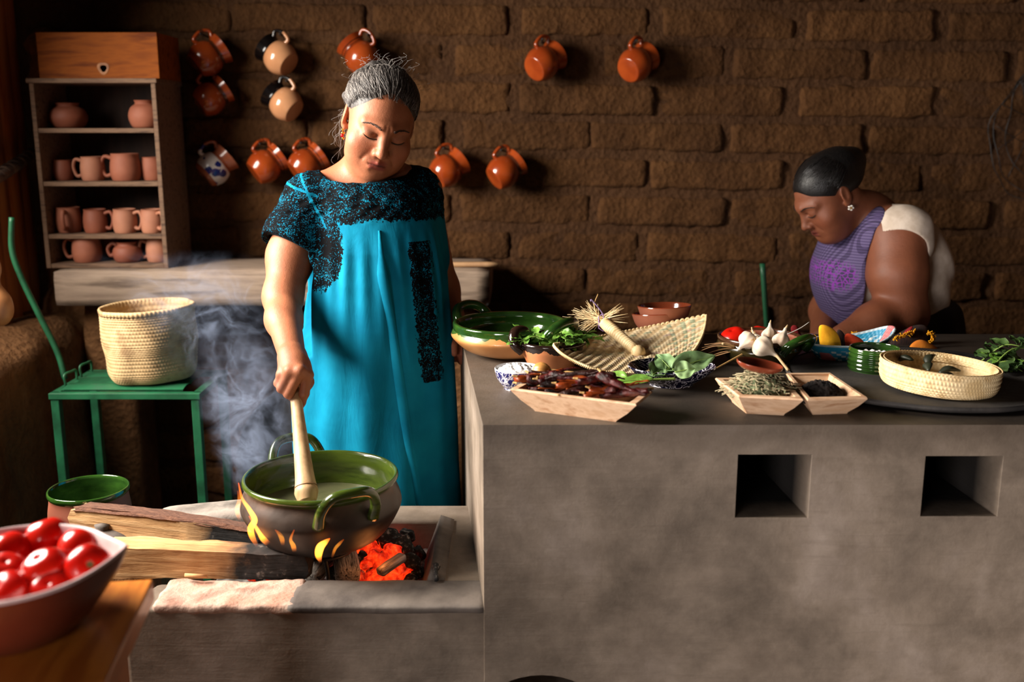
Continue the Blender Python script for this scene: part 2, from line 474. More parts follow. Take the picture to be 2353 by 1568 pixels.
M_WOOD = mat('box wood', (92,40,6), (132,68,14), .7, 4, (1.2,9,9), 5, .15, 30, .001, c3=(112,54,9), spec=.15)
M_WOOD_D = mat('grey shelf wood', (74,52,38), (116,88,66), .8, 5, (2,14,14), 5, .3, 30, .002, c3=(96,70,52))
M_PLANK = mat('weathered plank', (94,77,64), (146,126,108), .8, 3, (1.2,10,10), 6, .35, 30, .002, c3=(120,101,86))
M_TRAYW = mat('pale tray wood', (186,140,104), (222,184,150), .55, 5, (3,10,10), 5, .12, 30, .001, c3=(204,162,126))
M_GMETAL = mat('green painted metal', (12,62,38), (22,86,54), .45, 14, (1,1,1), 5, .2, 60, .001, c3=(44,80,60), hi=.8)
M_STRAW = mat('palm straw', (190,158,108), (226,200,154), .6, 26, (1,1,1), 4, .1, 90, .001, c3=(208,178,128))
M_STRAW_D = mat('aged palm straw', (146,116,78), (186,156,112), .7, 22, (1,1,1), 4, .1, 90, .001, c3=(166,136,94))
M_IRON = mat('black iron', (18,17,17), (34,31,30), .5, 20, (1,1,1), 5, .2, 70, .001)
M_COMAL = mat('sooty clay griddle', (28,25,24), (52,47,44), .8, 14, (1,1,1), 6, .5, 70, .003)
M_STONE = mat('smoked grey clay', (70,62,58), (104,94,86), .8, 8, (1,1,1), 6, .4, 50, .003)
M_TOMATO = mat('tomato skin', (170,12,8), (200,30,12), .22, 7, coat=.05, sss=.12)
M_CALYX = mat('tomato scar', (96,92,40), (70,66,30), .7, 40)
M_SALT = mat('coarse salt', (228,226,226), (250,248,246), .5, 60, (1,1,1), 5, .8, 240, .002)
M_LEAF = mat('fresh leaf', (66,112,36), (116,158,62), .45, 26, (1,1,1), 4, .25, 60, .001, c3=(92,136,48))
M_LEAF_P = mat('pale broad leaf', (96,132,84), (142,172,116), .5, 24, (1,1,1), 4, .3, 60, .001)
M_STEMG = mat('green stem', (110,140,60), (140,166,80), .5, 20)
M_TWIG = mat('dry straw stalk', (168,128,72), (200,162,100), .7, 20)

def profile_round(pts, n): return [(max(0, p[0]), p[1]) for p in spline(pts, n)]
def vessel(name, prof_out, prof_in, m_out, m_in, parent, seg=56, lip=None, disp=None):
    """outer wall and inner wall as two parts that meet at the lip"""
    V, F = lathe(prof_out, seg, disp, cap=True)
    F = [f for f in F if len(f) < seg or f[0] >= 0]
    # drop the cap at the lip
    F = F[:-1] if prof_out[-1][0] > 1e-5 else F
    o = mesh(name, V, F, m_out, parent)
    V, F = lathe(prof_in, seg, None, cap=False)
    F = [tuple(reversed(f)) for f in F]
    i = mesh('inside', V, [tuple(reversed(f)) for f in F], m_in, parent)
    return o, i

# ---------------------------------------------------------------- bench, cabinet
YBN = 3.05
a = at_y(1128, 622, YBN); b = at_y(1128, 706, YBN); c = at_y(118, 640, YBN)
bench_top, bench_bot = a.z, b.z
V, F = rough_box(a.x-c.x, .33, a.z-b.z, 30, 6, 4, .003, 7, 2, .12)
bench = mesh('plank_bench', V, F, M_PLANK, None, loc=((a.x+c.x)/2, YBN+.165, (a.z+b.z)/2))
tag(bench, 'thick weathered grey plank bench along the adobe wall under the mug cabinet', 'bench')
mb = MB()
for xx in (-1.30, -.20):
    V, F = rough_box(.16, .20, bench_bot, 4, 4, 8, .008, 9, xx*5, .2); mb.add(V, F, Matrix.Translation((xx-bench.location.x, .02, bench_bot/2-bench.location.z)))
    mb.build('support', M_RAW, bench); mb = MB()
a = at_y(1000, 614, 3.12); b = at_y(1146, 612, 3.12)
V, F = tube([a+Vector((-.25,0,-.002)), a, b], .007, 10, 12, rough=.12)
zst = bench_top + .008
V, F = tube([(-.62, 3.14, zst), (-.30, 3.13, zst), (b.x, 3.12, zst+.001)], .0085, 10, 14, rough=.12)
tag(mesh('wooden_stick', V, F, mat('tan stick', (150,112,78), (178,140,100), .7, 10)), 'thin straight tan stick lying on the plank bench behind the person in turquoise', 'stick')

YC = 3.10
xl0 = at_y(88, 420, YC).x; xr0 = at_y(373, 420, YC).x; ztop = at_y(220, 180, YC).z
cab = thing('mug_cabinet', 'narrow dark wooden cabinet of open shelves holding clay mugs', 'cabinet', ((xl0+xr0)/2, YC, bench_top))
W = (xr0-xl0)/2; H = ztop-bench_top; D = .235
def cbox(name, a, b, m=M_WOOD_D, par=None, bev=.002):
    return MB().box(a, b).build(name, m, par or cab, smooth=False, bevel=bev)
T = .014
M_BACKB = mat('dark cabinet back', (40,24,18), (58,36,26), .8, 6, (8,8,1))
cbox('side_panel', (-W, 0, 0), (-W+T, D, H)); cbox('side_panel', (W-T, 0, 0), (W, D, H))
cbox('back_panel', (-W+T, D-.012, 0), (W-T, D, H), M_BACKB)
shelf_z = [0.0] + [at_y(220, yy, YC).z - bench_top - .006 for yy in (545, 424, 301)] 
for z in shelf_z: cbox('shelf', (-W+T, .002, z), (W-T, D-.012, z+T))
cbox('top_board', (-W-.006, -.006, H-T), (W+.006, D, H))
shelf_top = [bench_top + z + T for z in shelf_z]
# the plain wooden box on top
a = at_y(90, 176, YC+.01); b = at_y(359, 74, YC+.01)
box = thing('wooden_box', 'plain varnished wooden box with a round knot standing on top of the mug cabinet', 'box', ((a.x+b.x)/2, YC+.012, ztop))
hw = (b.x-a.x)/2; hh = b.z-ztop
mb = MB().box((-hw, .0, 0), (hw, .012, hh)); mb.build('front_board', M_WOOD, box, False, bevel=.0015)
MB().box((-hw, .012, 0), (-hw+.012, .20, hh)).build('side_board', M_WOOD, box, False, bevel=.0015)
MB().box((hw-.012, .012, 0), (hw, .20, hh)).build('side_board', M_WOOD, box, False, bevel=.0015)
MB().box((-hw+.012, .188, 0), (hw-.012, .20, hh)).build('back_board', M_WOOD, box, False)
MB().box((-hw+.012, .012, 0), (hw-.012, .188, .01)).build('bottom_board', M_WOOD, box, False)
kn = at_y(237, 157, YC+.01)
V, F = lathe([(0,0), (.010,.0), (.016,.0015), (.0185,.0005), (.020,-.002)], 20, lambda u,v,r,z: .10*r*math.sin(v*2*PI*3), cap=False)
mesh('knot', V, F, mat('wood knot', (120,70,32), (156,100,52), .6, 30), box, loc=Vector((kn.x, YC+.012, kn.z))-box.location, rot=(PI/2,0,0))

# ---------------------------------------------------------------- clay mugs
def handle_pts(r0, z0, r1, z1, out, n=5):
    return [(r0*.92, 0, z0), (r0+out*.75, 0, z0+.006), (max(r0,r1)+out, 0, (z0+z1)/2+.004), (r1+out*.6, 0, z1-.004), (r1*.92, 0, z1)]
def make_mug(root, kind, s=1.0, m=None, m2=None):
    m = m or M_TERRA
    if kind == 'barrel':      # straight-sided cup
        out = [(0,0), (.034,0), (.040,.004), (.044,.02), (.0455,.045), (.043,.068), (.0405,.084), (.0415,.090)]
        inn = [(.0415,.090), (.038,.0885), (.038,.06), (.040,.03), (.034,.008), (0,.007)]
        h = (.0415, .074, .0435, .022, .030)
    elif kind == 'wide':
        out = [(0,0), (.038,0), (.046,.005), (.052,.03), (.050,.060), (.046,.080), (.0465,.092)]
        inn = [(.0465,.092), (.043,.0905), (.046,.06), (.047,.03), (.038,.008), (0,.007)]
        h = (.047, .076, .051, .022, .032)
    elif kind == 'squat':     # small round pot
        out = [(0,0), (.030,0), (.040,.006), (.047,.026), (.043,.046), (.032,.056), (.030,.062), (.034,.068)]
        inn = [(.034,.068), (.030,.066), (.027,.058), (.038,.046), (.042,.026), (.034,.008), (0,.007)]
        h = (.034, .056, .046, .026, .018)
    else:                     # 'jug': belly, neck and flaring lip
        out = [(0,0), (.036,0), (.045,.004), (.056,.026), (.0585,.046), (.053,.068), (.0455,.080), (.0445,.086), (.049,.100), (.0535,.112)]
        inn = [(.0535,.112), (.050,.1115), (.045,.100), (.0405,.086), (.049,.068), (.054,.046), (.051,.026), (.036,.008), (0,.007)]
        h = (.049, .100, .056, .050, .024)
    sc = lambda P: [(r*s, z*s) for r, z in P]
    V, F = lathe(profile_round(sc(out), 30), 36, cap=False); body = mesh('body', V, F, m, root)
    V, F = lathe(profile_round(sc(inn), 22), 36, cap=False); mesh('inside', V, F, m2 or m, root)
    if kind != 'jar':
        V, F = tube([tuple(c*s for c in p) for p in handle_pts(*h)], [x*s for x in (.0075,.0062,.006,.0062,.008)], 10, 18, flat=1.25, up=(0,1,0))
        mesh('handle', V, F, m, root)
    return body
M_TB = [mat('terracotta pale', (154,98,74), (178,120,92), .7, 9), M_TERRA, M_TERRA_D]
GM = 'clay mugs in the cabinet'
def shelf_mug(px0, px1, row, yoff, kind, ang, label, mi=1, cat='mug', name='clay_mug', handle=True, base=.0455):
    Y = YC + yoff
    c = at_y((px0+px1)/2, 420, Y).x
    w = (px1-px0)*(Y*math.cos(TILT)-.06)/FPX
    t = thing(name, label, cat, (c, Y, shelf_top[row]), (0,0,math.radians(ang)), GM)
    make_mug(t, kind, w/(2*base), M_TB[mi])
    return t
def shelf_jar(px0, px1, row, yoff, hpx, label, mi):
    Y = YC+yoff; c = at_y((px0+px1)/2, 280, Y).x; r = (px1-px0)/2*(Y*.985)/FPX; h = hpx*(Y*.985)/FPX
    t = thing('clay_jar', label, 'jar', (c, Y, shelf_top[row]))
    out = [(0,0), (r*.62,0), (r*.86,h*.12), (r,h*.42), (r*.86,h*.72), (r*.58,h*.86), (r*.56,h*.92), (r*.62,h)]
    inn = [(r*.62,h), (r*.54,h*.98), (r*.5,h*.88), (r*.78,h*.7), (r*.9,h*.42), (r*.7,h*.14), (0,h*.1)]
    V, F = lathe(profile_round(out, 28), 36, cap=False); mesh('body', V, F, M_TB[mi], t)
    V, F = lathe(profile_round(inn, 22), 36, cap=False); mesh('inside', V, F, M_TB[mi], t)
shelf_jar(116, 200, 3, .10, 56, 'squat dark clay jar at the left of the top cabinet shelf', 2)
shelf_jar(298, 372, 3, .085, 62, 'round clay jar at the right end of the top cabinet shelf', 1)
shelf_mug(124, 172, 2, .085, 'barrel', 180, 'dim clay mug, leftmost on the cabinet shelf under the jars, handle to the left', 2)
shelf_mug(188, 244, 2, .075, 'barrel', 180, 'pale clay mug, second from the left on the shelf under the jars', 0)
shelf_mug(256, 327, 2, .07, 'wide', 180, 'big round clay mug, third on the shelf under the jars, handle to the left', 1, base=.052)
shelf_mug(326, 380, 2, .10, 'barrel', 60, 'clay mug half hidden at the right end of the shelf under the jars', 1)
shelf_mug(120, 180, 1, .07, 'barrel', -82, 'clay mug with its handle facing front, leftmost on the second shelf from the bottom', 1)
shelf_mug(184, 240, 1, .06, 'barrel', -8, 'brown clay mug with handle to the right, second on the second shelf from the bottom', 2)
shelf_mug(252, 309, 1, .055, 'barrel', -14, 'bright clay mug with handle to the right, third on the second shelf from the bottom', 0)
shelf_mug(316, 372, 1, .06, 'barrel', -40, 'clay mug beside the right post of the second shelf from the bottom', 0)
shelf_mug(150, 172, 1, .17, 'barrel', 120, 'dark clay mug hidden at the back of the second shelf from the bottom', 2, base=.030)
shelf_mug(152, 221, 0, .055, 'wide', 180, 'large clay mug with handle to the left on the bottom cabinet shelf', 1, base=.052)
shelf_mug(218, 272, 0, .165, 'barrel', 170, 'clay mug behind the small round jug on the bottom cabinet shelf', 2)
shelf_mug(246, 313, 0, .05, 'squat', 180, 'small round dark clay jug with short neck on the bottom cabinet shelf', 2, 'jug', 'clay_jug', base=.047)
shelf_mug(284, 330, 0, .17, 'barrel', 10, 'clay mug at the back right of the bottom cabinet shelf', 2)
shelf_mug(324, 380, 0, .06, 'barrel', 180, 'bright clay mug at the right end of the bottom cabinet shelf', 0)

# jugs hung on the wall by their handles
def bands_mat(name, base, dark, zs, w=.0022, glossy=.2, pattern=False):
    m = bpy.data.materials.new(name); t = NT(m)
    tc = t.add('ShaderNodeTexCoord'); sx = t.add('ShaderNodeSeparateXYZ'); t.con(tc.outputs['Object'], sx.inputs[0])
    n = t.noise(tc.outputs['Object'], 60, 3)
    tot = None
    for z, ww in zs:
        d = t.math('ABSOLUTE', t.math('SUBTRACT', sx.outputs['Z'], z))
        d = t.math('ADD', d, t.math('MULTIPLY', t.math('SUBTRACT', n, .5), .003))
        k = t.math('LESS_THAN', d, ww); tot = k if tot is None else t.math('MAXIMUM', tot, k)
    co = t.noise(t.coords(), 10, 4)
    b = t.ramp(co, [(.35, lin(base[0])), (.65, lin(base[1]))])
    t.con(t.mix(tot, b, lin(dark)), t.b.inputs['Base Color'])
    t.b.inputs['Roughness'].default_value = glossy; t.b.inputs['Coat Weight'].default_value = .5
    return m
O1 = ((134,50,16), (162,70,26)); CR = ((186,128,88), (204,148,106))
M_JB = bands_mat('orange glaze with dark bands', O1, (70,26,10), [(.074,.0016), (.080,.0016), (.088,.0016)])
M_JN = bands_mat('orange glaze with smoky neck', O1, (74,34,18), [(.080,.006)])
M_JS = bands_mat('orange glaze with brushed strokes', O1, (52,22,10), [(.066,.002), (.060,.001), (.071,.001)])
M_JBL = bands_mat('cream clay with black neck', CR, (14,10,10), [(.088,.019)], glossy=.16)
def painted_mat():
    m = bpy.data.materials.new('white glaze with blue flowers'); t = NT(m)
    tc = t.add('ShaderNodeTexCoord'); sx = t.add('ShaderNodeSeparateXYZ'); t.con(tc.outputs['Object'], sx.inputs[0])
    v = t.add('ShaderNodeTexVoronoi'); v.inputs['Scale'].default_value = 26; t.con(tc.outputs['Object'], v.inputs['Vector'])
    n = t.noise(tc.outputs['Object'], 24, 2, .4, 1.0)
    blot = t.math('LESS_THAN', t.math('ADD', v.outputs['Distance'], t.math('MULTIPLY', n, .35)), .60)
    base = t.mix(blot, lin((214,206,200)), lin((30,40,110)))
    inside = t.math('MULTIPLY', t.math('GREATER_THAN', sx.outputs['Z'], .014), t.math('LESS_THAN', sx.outputs['Z'], .070))
    base = t.mix(inside, lin((158,86,58)), base)
    t.con(base, t.b.inputs['Base Color']); t.b.inputs['Roughness'].default_value = .25; t.b.inputs['Coat Weight'].default_value = .4
    return m
M_JBLUE = painted_mat()
M_NAIL = M_IRON
GW = 'glazed jugs hung on the adobe wall'
def wall_jug(px, py, d, size, label, m, m2=None):
    Y = YW - .052; c = at_y(px, py, Y)
    dv = Vector(d).normalized(); Rm = frame(dv, (0, 0, 1))
    t = thing('clay_jug', label, 'jug', (0,0,0), (0,0,0), GW)
    t.matrix_world = Matrix.Translation(c - (Rm @ Vector((0,0,.058*size)))) @ Rm
    make_mug(t, 'jug', size, m, m2 or m)
    pk = c + (Rm @ Vector((.070*size, 0, .022*size)))
    mb = MB(); V, F = tube([(pk.x, pk.y-.02, pk.z), (pk.x, YW+.03, pk.z-.004)], .0032, 8); mb.add(V, F)
    mb.build('peg', M_NAIL, wall_back)
RT = (.70, .36, .50); LT = (-.70, .30, .50)
wall_jug(481, 130, RT, .97, 'orange glazed jug at the top left of the wall, handle up, beside the cabinet', M_JN)
wall_jug(637, 128, LT, .93, 'cream clay jug with black neck, upper one of the pair left of the gray-haired person', M_JBL, M_TERRA)
wall_jug(826, 126, (-.62,.25,.72), .95, 'orange jug with dark painted bands right above the gray-haired person', M_JB)
wall_jug(1252, 142, (.60,.55,.42), .95, 'round orange jug, left one of the two hanging high on the bare wall', M_GLAZE_O)
wall_jug(1465, 145, (.58,.58,.42), .95, 'round orange jug high on the wall, furthest to the right of all', M_GLAZE_O)
wall_jug(488, 222, RT, .93, 'orange glazed jug hanging just below the top left jug', M_JN)
wall_jug(650, 234, (-.72,.28,.55), .93, 'cream clay jug with glossy black neck, lower one of the pair', M_JBL, M_TERRA)
wall_jug(497, 382, (.66,.34,.58), .95, 'white jug painted with blue flowers on the wall beside the cabinet', M_JBLUE, M_TERRA)
wall_jug(615, 378, RT, .95, 'orange jug with dark ring between the blue flowered jug and the person in turquoise', M_JB)
wall_jug(708, 376, RT, .95, 'orange jug half hidden behind the shoulder of the person in turquoise', M_JB)
wall_jug(1032, 387, RT, .93, 'orange jug with dark brushed strokes just right of the person in turquoise', M_JS)
wall_jug(1163, 391, RT, .93, 'plain orange jug right of the jug with brushed strokes, below the high pair', M_JN)

# wire ring hung on the wall at the right edge
wr = thing('wire_ring', 'loose rusty wire hoop with crossing strands hanging on the dark wall at right', 'wire', at_y(2400, 300, YW-.02))
def arc(cx, cz, r, a0, a1, n=40, wob=.02, seed=0):
    return [(cx+(r+wob*noise.noise(Vector((i*.2, seed, 0))))*math.cos(a0+(a1-a0)*i/(n-1)), .008*math.sin(i*.7+seed), cz+(r+wob*noise.noise(Vector((i*.2, seed, 0))))*1.25*math.sin(a0+(a1-a0)*i/(n-1))) for i in range(n)]
for k, (cx, cz, r) in enumerate(((0,0,.165), (.02,.02,.150), (.0,-.02,.175))):
    V, F = tube(arc(cx, cz, r, 0, 2*PI, 60, .02, k*3), .0016, 5); mesh('wire', V, F, M_IRON, wr)
for k in range(6):
    a = rnd.uniform(0, 6.28); b = a + rnd.uniform(1.5, 3)
    V, F = tube([(.16*math.cos(a), 0, .2*math.sin(a)), (.05*math.cos(a+1), .01, .06*math.sin(a+1)), (.16*math.cos(b), 0, .2*math.sin(b))], .0013, 5, 16)
    mesh('wire', V, F, M_IRON, wr)

# ---------------------------------------------------------------- green metal stand with palm basket
YS0, YS1 = 2.56, 2.80
a = at_y(128, 902, YS0); b = at_y(450, 902, YS0); zt = a.z
st = thing('metal_stand', 'green painted metal stand with a sheet top and one tall bent rod', 'stand', ((a.x+b.x)/2, (YS0+YS1)/2, 0))
L = lambda x, y, z: Vector((x, y, z)) - st.location
xw = (b.x-a.x)/2; yd = (YS1-YS0)/2
for sx in (-1, 1):
    for sy in (-1, 1):
        MB().box((sx*xw-.011, sy*yd-.011, 0), (sx*xw+.011, sy*yd+.011, zt-.01)).build('leg', M_GMETAL, st, False, bevel=.002)
mb = MB()
mb.box((-xw-.014, -yd-.014, zt-.016), (xw+.014, -yd+.008, zt)); mb.box((-xw-.014, yd-.008, zt-.016), (xw+.014, yd+.014, zt))
mb.box((-xw-.014, -yd, zt-.016), (-xw+.008, yd, zt)); mb.box((xw-.008, -yd, zt-.016), (xw+.014, yd, zt))
mb.build('top_frame', M_GMETAL, st, False, bevel=.001)
# corrugated sheet
nx, ny = 10, 60
V = []; F = []
for i in range(nx+1):
    for j in range(ny+1):
        v = j/ny; V.append((-xw+.012 + (2*xw-.05)*i/nx, -yd+.012+(2*yd-.03)*v, zt+.004+.005*abs(math.sin(v*PI*3.0))))
n0 = len(V)
V += [(x, y, z-.003) for x, y, z in V]
for i in range(nx):
    for j in range(ny):
        q = (i*(ny+1)+j, (i+1)*(ny+1)+j, (i+1)*(ny+1)+j+1, i*(ny+1)+j+1); F.append(q); F.append(tuple(n0+k for k in reversed(q)))
mesh('top_sheet', V, F, M_GMETAL, st)
for (yy) in (-yd+.05, yd-.09):
    V, F = tube([(-xw+.006, yy, zt+.004), (-xw+.004, yy, zt+.034), (-xw+.012, yy+.03, zt+.038), (-xw+.012, yy+.055, zt+.034), (-xw+.012, yy+.055, zt+.004)], .0035, 8, 22)
    mesh('loop_handle', V, F, M_GMETAL, st)
p = [at_y(27, 500, 2.80), at_y(28, 575, 2.80), at_y(50, 640, 2.80), at_y(88, 720, 2.80), at_y(132, 810, 2.80), at_y(150, 872, 2.79)]
V, F = tube([q-st.location for q in p], [.0078,.0085,.0085,.0085,.0085,.0085], 12, 40); mesh('bent_rod', V, F, M_GMETAL, st)

def weave_profile(prof, n): return profile_round(prof, n)
def woven(name, prof, rows, stitches, m, parent, amp=.0022, slant=.5, seg=None, squash=1.0, wob=.004, seed=0, tilt=0):
    nr = rows*4+1; seg = seg or stitches*4
    P = weave_profile(prof, nr)
    def disp(u, v, r, z):
        row = u*rows; k = int(row); fr = row-k
        h = math.sin(PI*fr)
        st = .5+.5*math.cos(2*PI*(v*stitches + slant*k + fr*.35))
        w = wob*noise.noise(Vector((math.cos(2*PI*v)*1.6+seed, math.sin(2*PI*v)*1.6, z*9)))
        return amp*(h*.40+h*st*.9) + w
    V, F = lathe(P, seg, disp, cap=False, squash=squash)
    return mesh(name, V, F, m, parent)
ba = at_y(236, 870, 2.68); bb = at_y(442, 870, 2.68); bc = at_y(338, 876, 2.66)
bw = (bb.x-ba.x)/2; bh = at_y(338, 700, 2.70).z - (zt+.012)
bk = thing('palm_basket', 'tall deep woven palm basket with sagging rim on the green metal stand', 'basket', ((ba.x+bb.x)/2+.016, 2.685, zt+.0095), (0, math.radians(-2), 0))
woven('body', [(bw*.70,.0),(bw*.84,.006),(bw*.95,.03),(bw*.985,.08),(bw*.99,bh*.55),(bw*.96,bh*.8),(bw*.975,bh-.003)], 32, 92, M_STRAW_D, bk, .0018, .5, wob=.011, seed=2)
woven('inside', [(bw*.955,bh-.002),(bw*.93,bh*.6),(bw*.93,.08),(bw*.8,.018),(0,.012)], 20, 60, M_STRAW_D, bk, -.002, .5, wob=.011, seed=2)
V, F = lathe([(bw*.955,bh-.008),(bw*.95,bh),(bw*.975,bh+.005),(bw*1.0,bh),(bw*.995,bh-.010),(bw*.96,bh-.010)], 240, lambda u,v,r,z: .011*noise.noise(Vector((math.cos(2*PI*v)*1.6+2, math.sin(2*PI*v)*1.6, bh*9)))+.0014*math.sin(v*2*PI*70), cap=False)
mesh('rim', V, F, M_STRAW_D, bk)
V, F = lathe([(0,0), (bw*.72, 0)], 40, cap=False); mesh('bottom', V, [tuple(reversed(f)) for f in F], M_STRAW_D, bk)

# big clay griddle leaning behind the hearth
gc = at_y(722, 1058, 2.86)
gr = thing('clay_griddle', 'large round smoked clay griddle leaning upright in the dark behind the pot', 'griddle')
gr.matrix_world = Matrix.Translation((gc.x, 2.86, .232)) @ Matrix.Rotation(math.radians(66), 4, 'X')
V, F = lathe(profile_round([(0,.016),(.14,.014),(.195,.006),(.222,-.014),(.236,-.016),(.238,-.006),(.224,.012),(.20,.026),(.14,.034),(0,.036)], 40), 64, cap=False)
gr.matrix_world = Matrix.Translation((gc.x, 2.88, gc.z)) @ Matrix.Rotation(math.radians(74), 4, 'X')
mesh('dish', V, F, M_STONE, gr)
# stool of mud bricks that carries the griddle
V, F = rough_box(.42, .18, max(.05, gc.z-.232), 8, 4, 4, .006, 9, 4, .2)
tag(mesh('mud_step', V, F, M_RAW, None, loc=(gc.x, 2.90, max(.05, gc.z-.232)/2)), 'low dark mud step on the floor under the leaning clay griddle', 'step')

# dark green glazed pot in the corner
pc = at_y(203, 1122, 2.20); pr_ = (293-112)/2*(2.2*.985+.1)/FPX
def cazuela(t, R, h, m_out, m_in, m_rim, handles=(), hm=None, hr=.011, belly=1.02, rimh=.02, foot=.45, fill=None, m_fill=None, hs=1.0, lipw=.012, hup=.022):
    out = [(0,0), (R*foot*.7,.001), (R*foot,.006), (R*.80,h*.22), (R*belly*.985,h*.55), (R*belly,h*.70), (R*.975,h*.86), (R*.965,h-rimh)]
    inn = [(R-lipw, h-.004), (R*.955-lipw*.6, h*.86), (R*.965-lipw*.5, h*.68), (R*.90-lipw*.4, h*.48), (R*.70, h*.20), (R*.35,h*.085), (0,h*.075)]
    rim = [(R*.965,h-rimh), (R*1.0,h-rimh*.62), (R*1.012,h-.005), (R*1.0,h+.001), (R-lipw*.6,h+.0015), (R-lipw,h-.004)]
    w = lambda u,v,r,z: .0012*noise.noise(Vector((math.cos(2*PI*v)*2, math.sin(2*PI*v)*2, z*12)))
    V, F = lathe(profile_round(out, 34), 72, w, cap=False); body = mesh('body', V, F, m_out, t)
    V, F = lathe(profile_round(inn, 30), 72, w, cap=False); mesh('inside', V, F, m_in, t)
    V, F = lathe(profile_round(rim, 16), 72, w, cap=False); mesh('rim', V, F, m_rim, t)
    for a in handles:
        sp = .052*hs; z0 = h*.70; up = h+hup*hs
        P = [(R*.985, -sp, z0), (R*1.02+.014*hs, -sp*.98, z0+.5*(up-z0)), (R*1.02+.030*hs, -sp*.66, up-.006*hs), (R*1.02+.036*hs, 0, up), (R*1.02+.030*hs, sp*.66, up-.006*hs), (R*1.02+.014*hs, sp*.98, z0+.5*(up-z0)), (R*.985, sp, z0)]
        V, F = tube(P, [hr*1.25,hr*1.05,hr,hr,hr,hr*1.05,hr*1.25], 14, 40)
        mesh('handle', V, F, hm or m_rim, t, rot=(0,0,a))
    if fill:
        rr = np.interp(fill, [p[1]/h for p in reversed(inn)], [p[0] for p in reversed(inn)])
        V, F = lathe([(0, h*fill+.001), (rr*.5, h*fill), (rr*.9, h*fill), (rr*1.0, h*fill+.001)], 48, cap=False)
        mesh('broth', V, F, m_fill, t)
    return body
gp = thing('glazed_pot', 'deep clay pot with dark green glazed inside standing in the dark left corner', 'pot', (pc.x, 2.20, pc.z-.17))
cazuela(gp, pr_, .17, M_TERRA_D, M_GREEN_D, M_GREEN_D, (), None, rimh=.014, foot=.7, lipw=.006)
zb = pc.z-.17
V, F = rough_box(.30, .24, zb, 6, 5, 6, .006, 9, 14, .15)
tag(mesh('adobe_block', V, F, M_RAW, None, loc=(pc.x, 2.20, zb/2)), 'dark adobe block on the floor carrying the green glazed pot in the corner', 'block')
dc = at_y(245, 1218, 2.02)
dd = thing('clay_lid', 'small grey domed clay pot lid lying behind the firewood at the left', 'griddle', (dc.x, 2.0, dc.z-.035))  # a clay pot lid with a knob, not a griddle
V, F = lathe(profile_round([(.001,.045),(.02,.044),(.05,.034),(.075,.012),(.082,0),(.078,-.004),(.03,-.004),(0,-.004)], 30), 40, cap=False); mesh('dome', V, F, M_STONE, dd)
V, F = lathe([(.012,.04),(.016,.055),(.0,.058)], 18, cap=False); mesh('knob', V, F, M_STONE, dd)
V, F = rough_box(.2, .16, dc.z-.039, 5, 4, 6, .004, 9, 24, .15)
tag(mesh('adobe_block', V, F, M_RAW, None, loc=(dc.x, 2.0, (dc.z-.039)/2)), 'dark adobe block beside the hearth carrying the small domed pot lid', 'block')
# gourd at the left edge
gg = at_y(-12, 670, 2.55)
go = thing('hanging_gourd', 'tan gourd bottle cut by the left edge of the picture, hung from the slats', 'gourd', (gg.x-.01, gg.y, gg.z-.09))
V, F = lathe(profile_round([(0,0),(.03,.003),(.048,.03),(.046,.07),(.024,.11),(.030,.145),(.026,.175),(.008,.19),(0,.192)], 36), 32, cap=False)
mesh('shell', V, F, mat('tan gourd', (170,110,66), (200,142,92), .45, 9), go)
V, F = tube([(0,0,.186), (-.05,.1,.30), (XL-go.location.x+.0, .28, .42)], .0025, 6, 14); mesh('cord', V, F, M_BRANCH, go)
# ---------------------------------------------------------------- the pot on the fire
def smoke_clay():
    m = bpy.data.materials.new('fire-blackened clay'); t = NT(m)
    co = t.coords(); n = t.noise(co, 9, 5, .6, .6)
    sx = t.add('ShaderNodeSeparateXYZ'); t.con(co, sx.inputs[0])
    k = t.math('ADD', t.math('MULTIPLY', sx.outputs['Z'], 6.4), t.math('MULTIPLY', t.math('SUBTRACT', n, .5), .9), clamp=True)
    base = t.ramp(k, [(.22, lin((16,13,12))), (.52, lin((36,29,25))), (.80, lin((66,50,40))), (.97, lin((96,72,56)))])
    t.con(base, t.b.inputs['Base Color']); t.con(t.ramp(n, [(.35, (.35,)*3), (.65, (.6,)*3)]), t.b.inputs['Roughness'])
    return m
M_SMOKED = smoke_clay()
M_GREENP = mat('olive green glaze', (34,48,14), (72,88,28), .20, 5, (1,1,5), 5, .25, 30, .0015, c3=(52,68,20), coat=.6)
M_BROTH = mat('greenish broth', (84,88,60), (104,104,74), .12, 14, coat=.3)
PY = 1.945
rc = at_y(737, 1091, PY); RP = 178*(PY*math.cos(TILT)+(CZ-rc.z)*math.sin(TILT))/FPX
HP = .158
pot = thing('cooking_pot', 'big round two-handled clay pot with green glazed inside on the open fire', 'pot', (rc.x, PY, rc.z-HP), (0,0,math.radians(0)))
cazuela(pot, RP*.985, HP, M_SMOKED, M_GREENP, M_GREENP, (math.radians(-62), math.radians(118)), M_GREENP, .0098, 1.04, .016, .42, .56, M_BROTH, 1.05, .008, .024)
zpot = pot.location.z
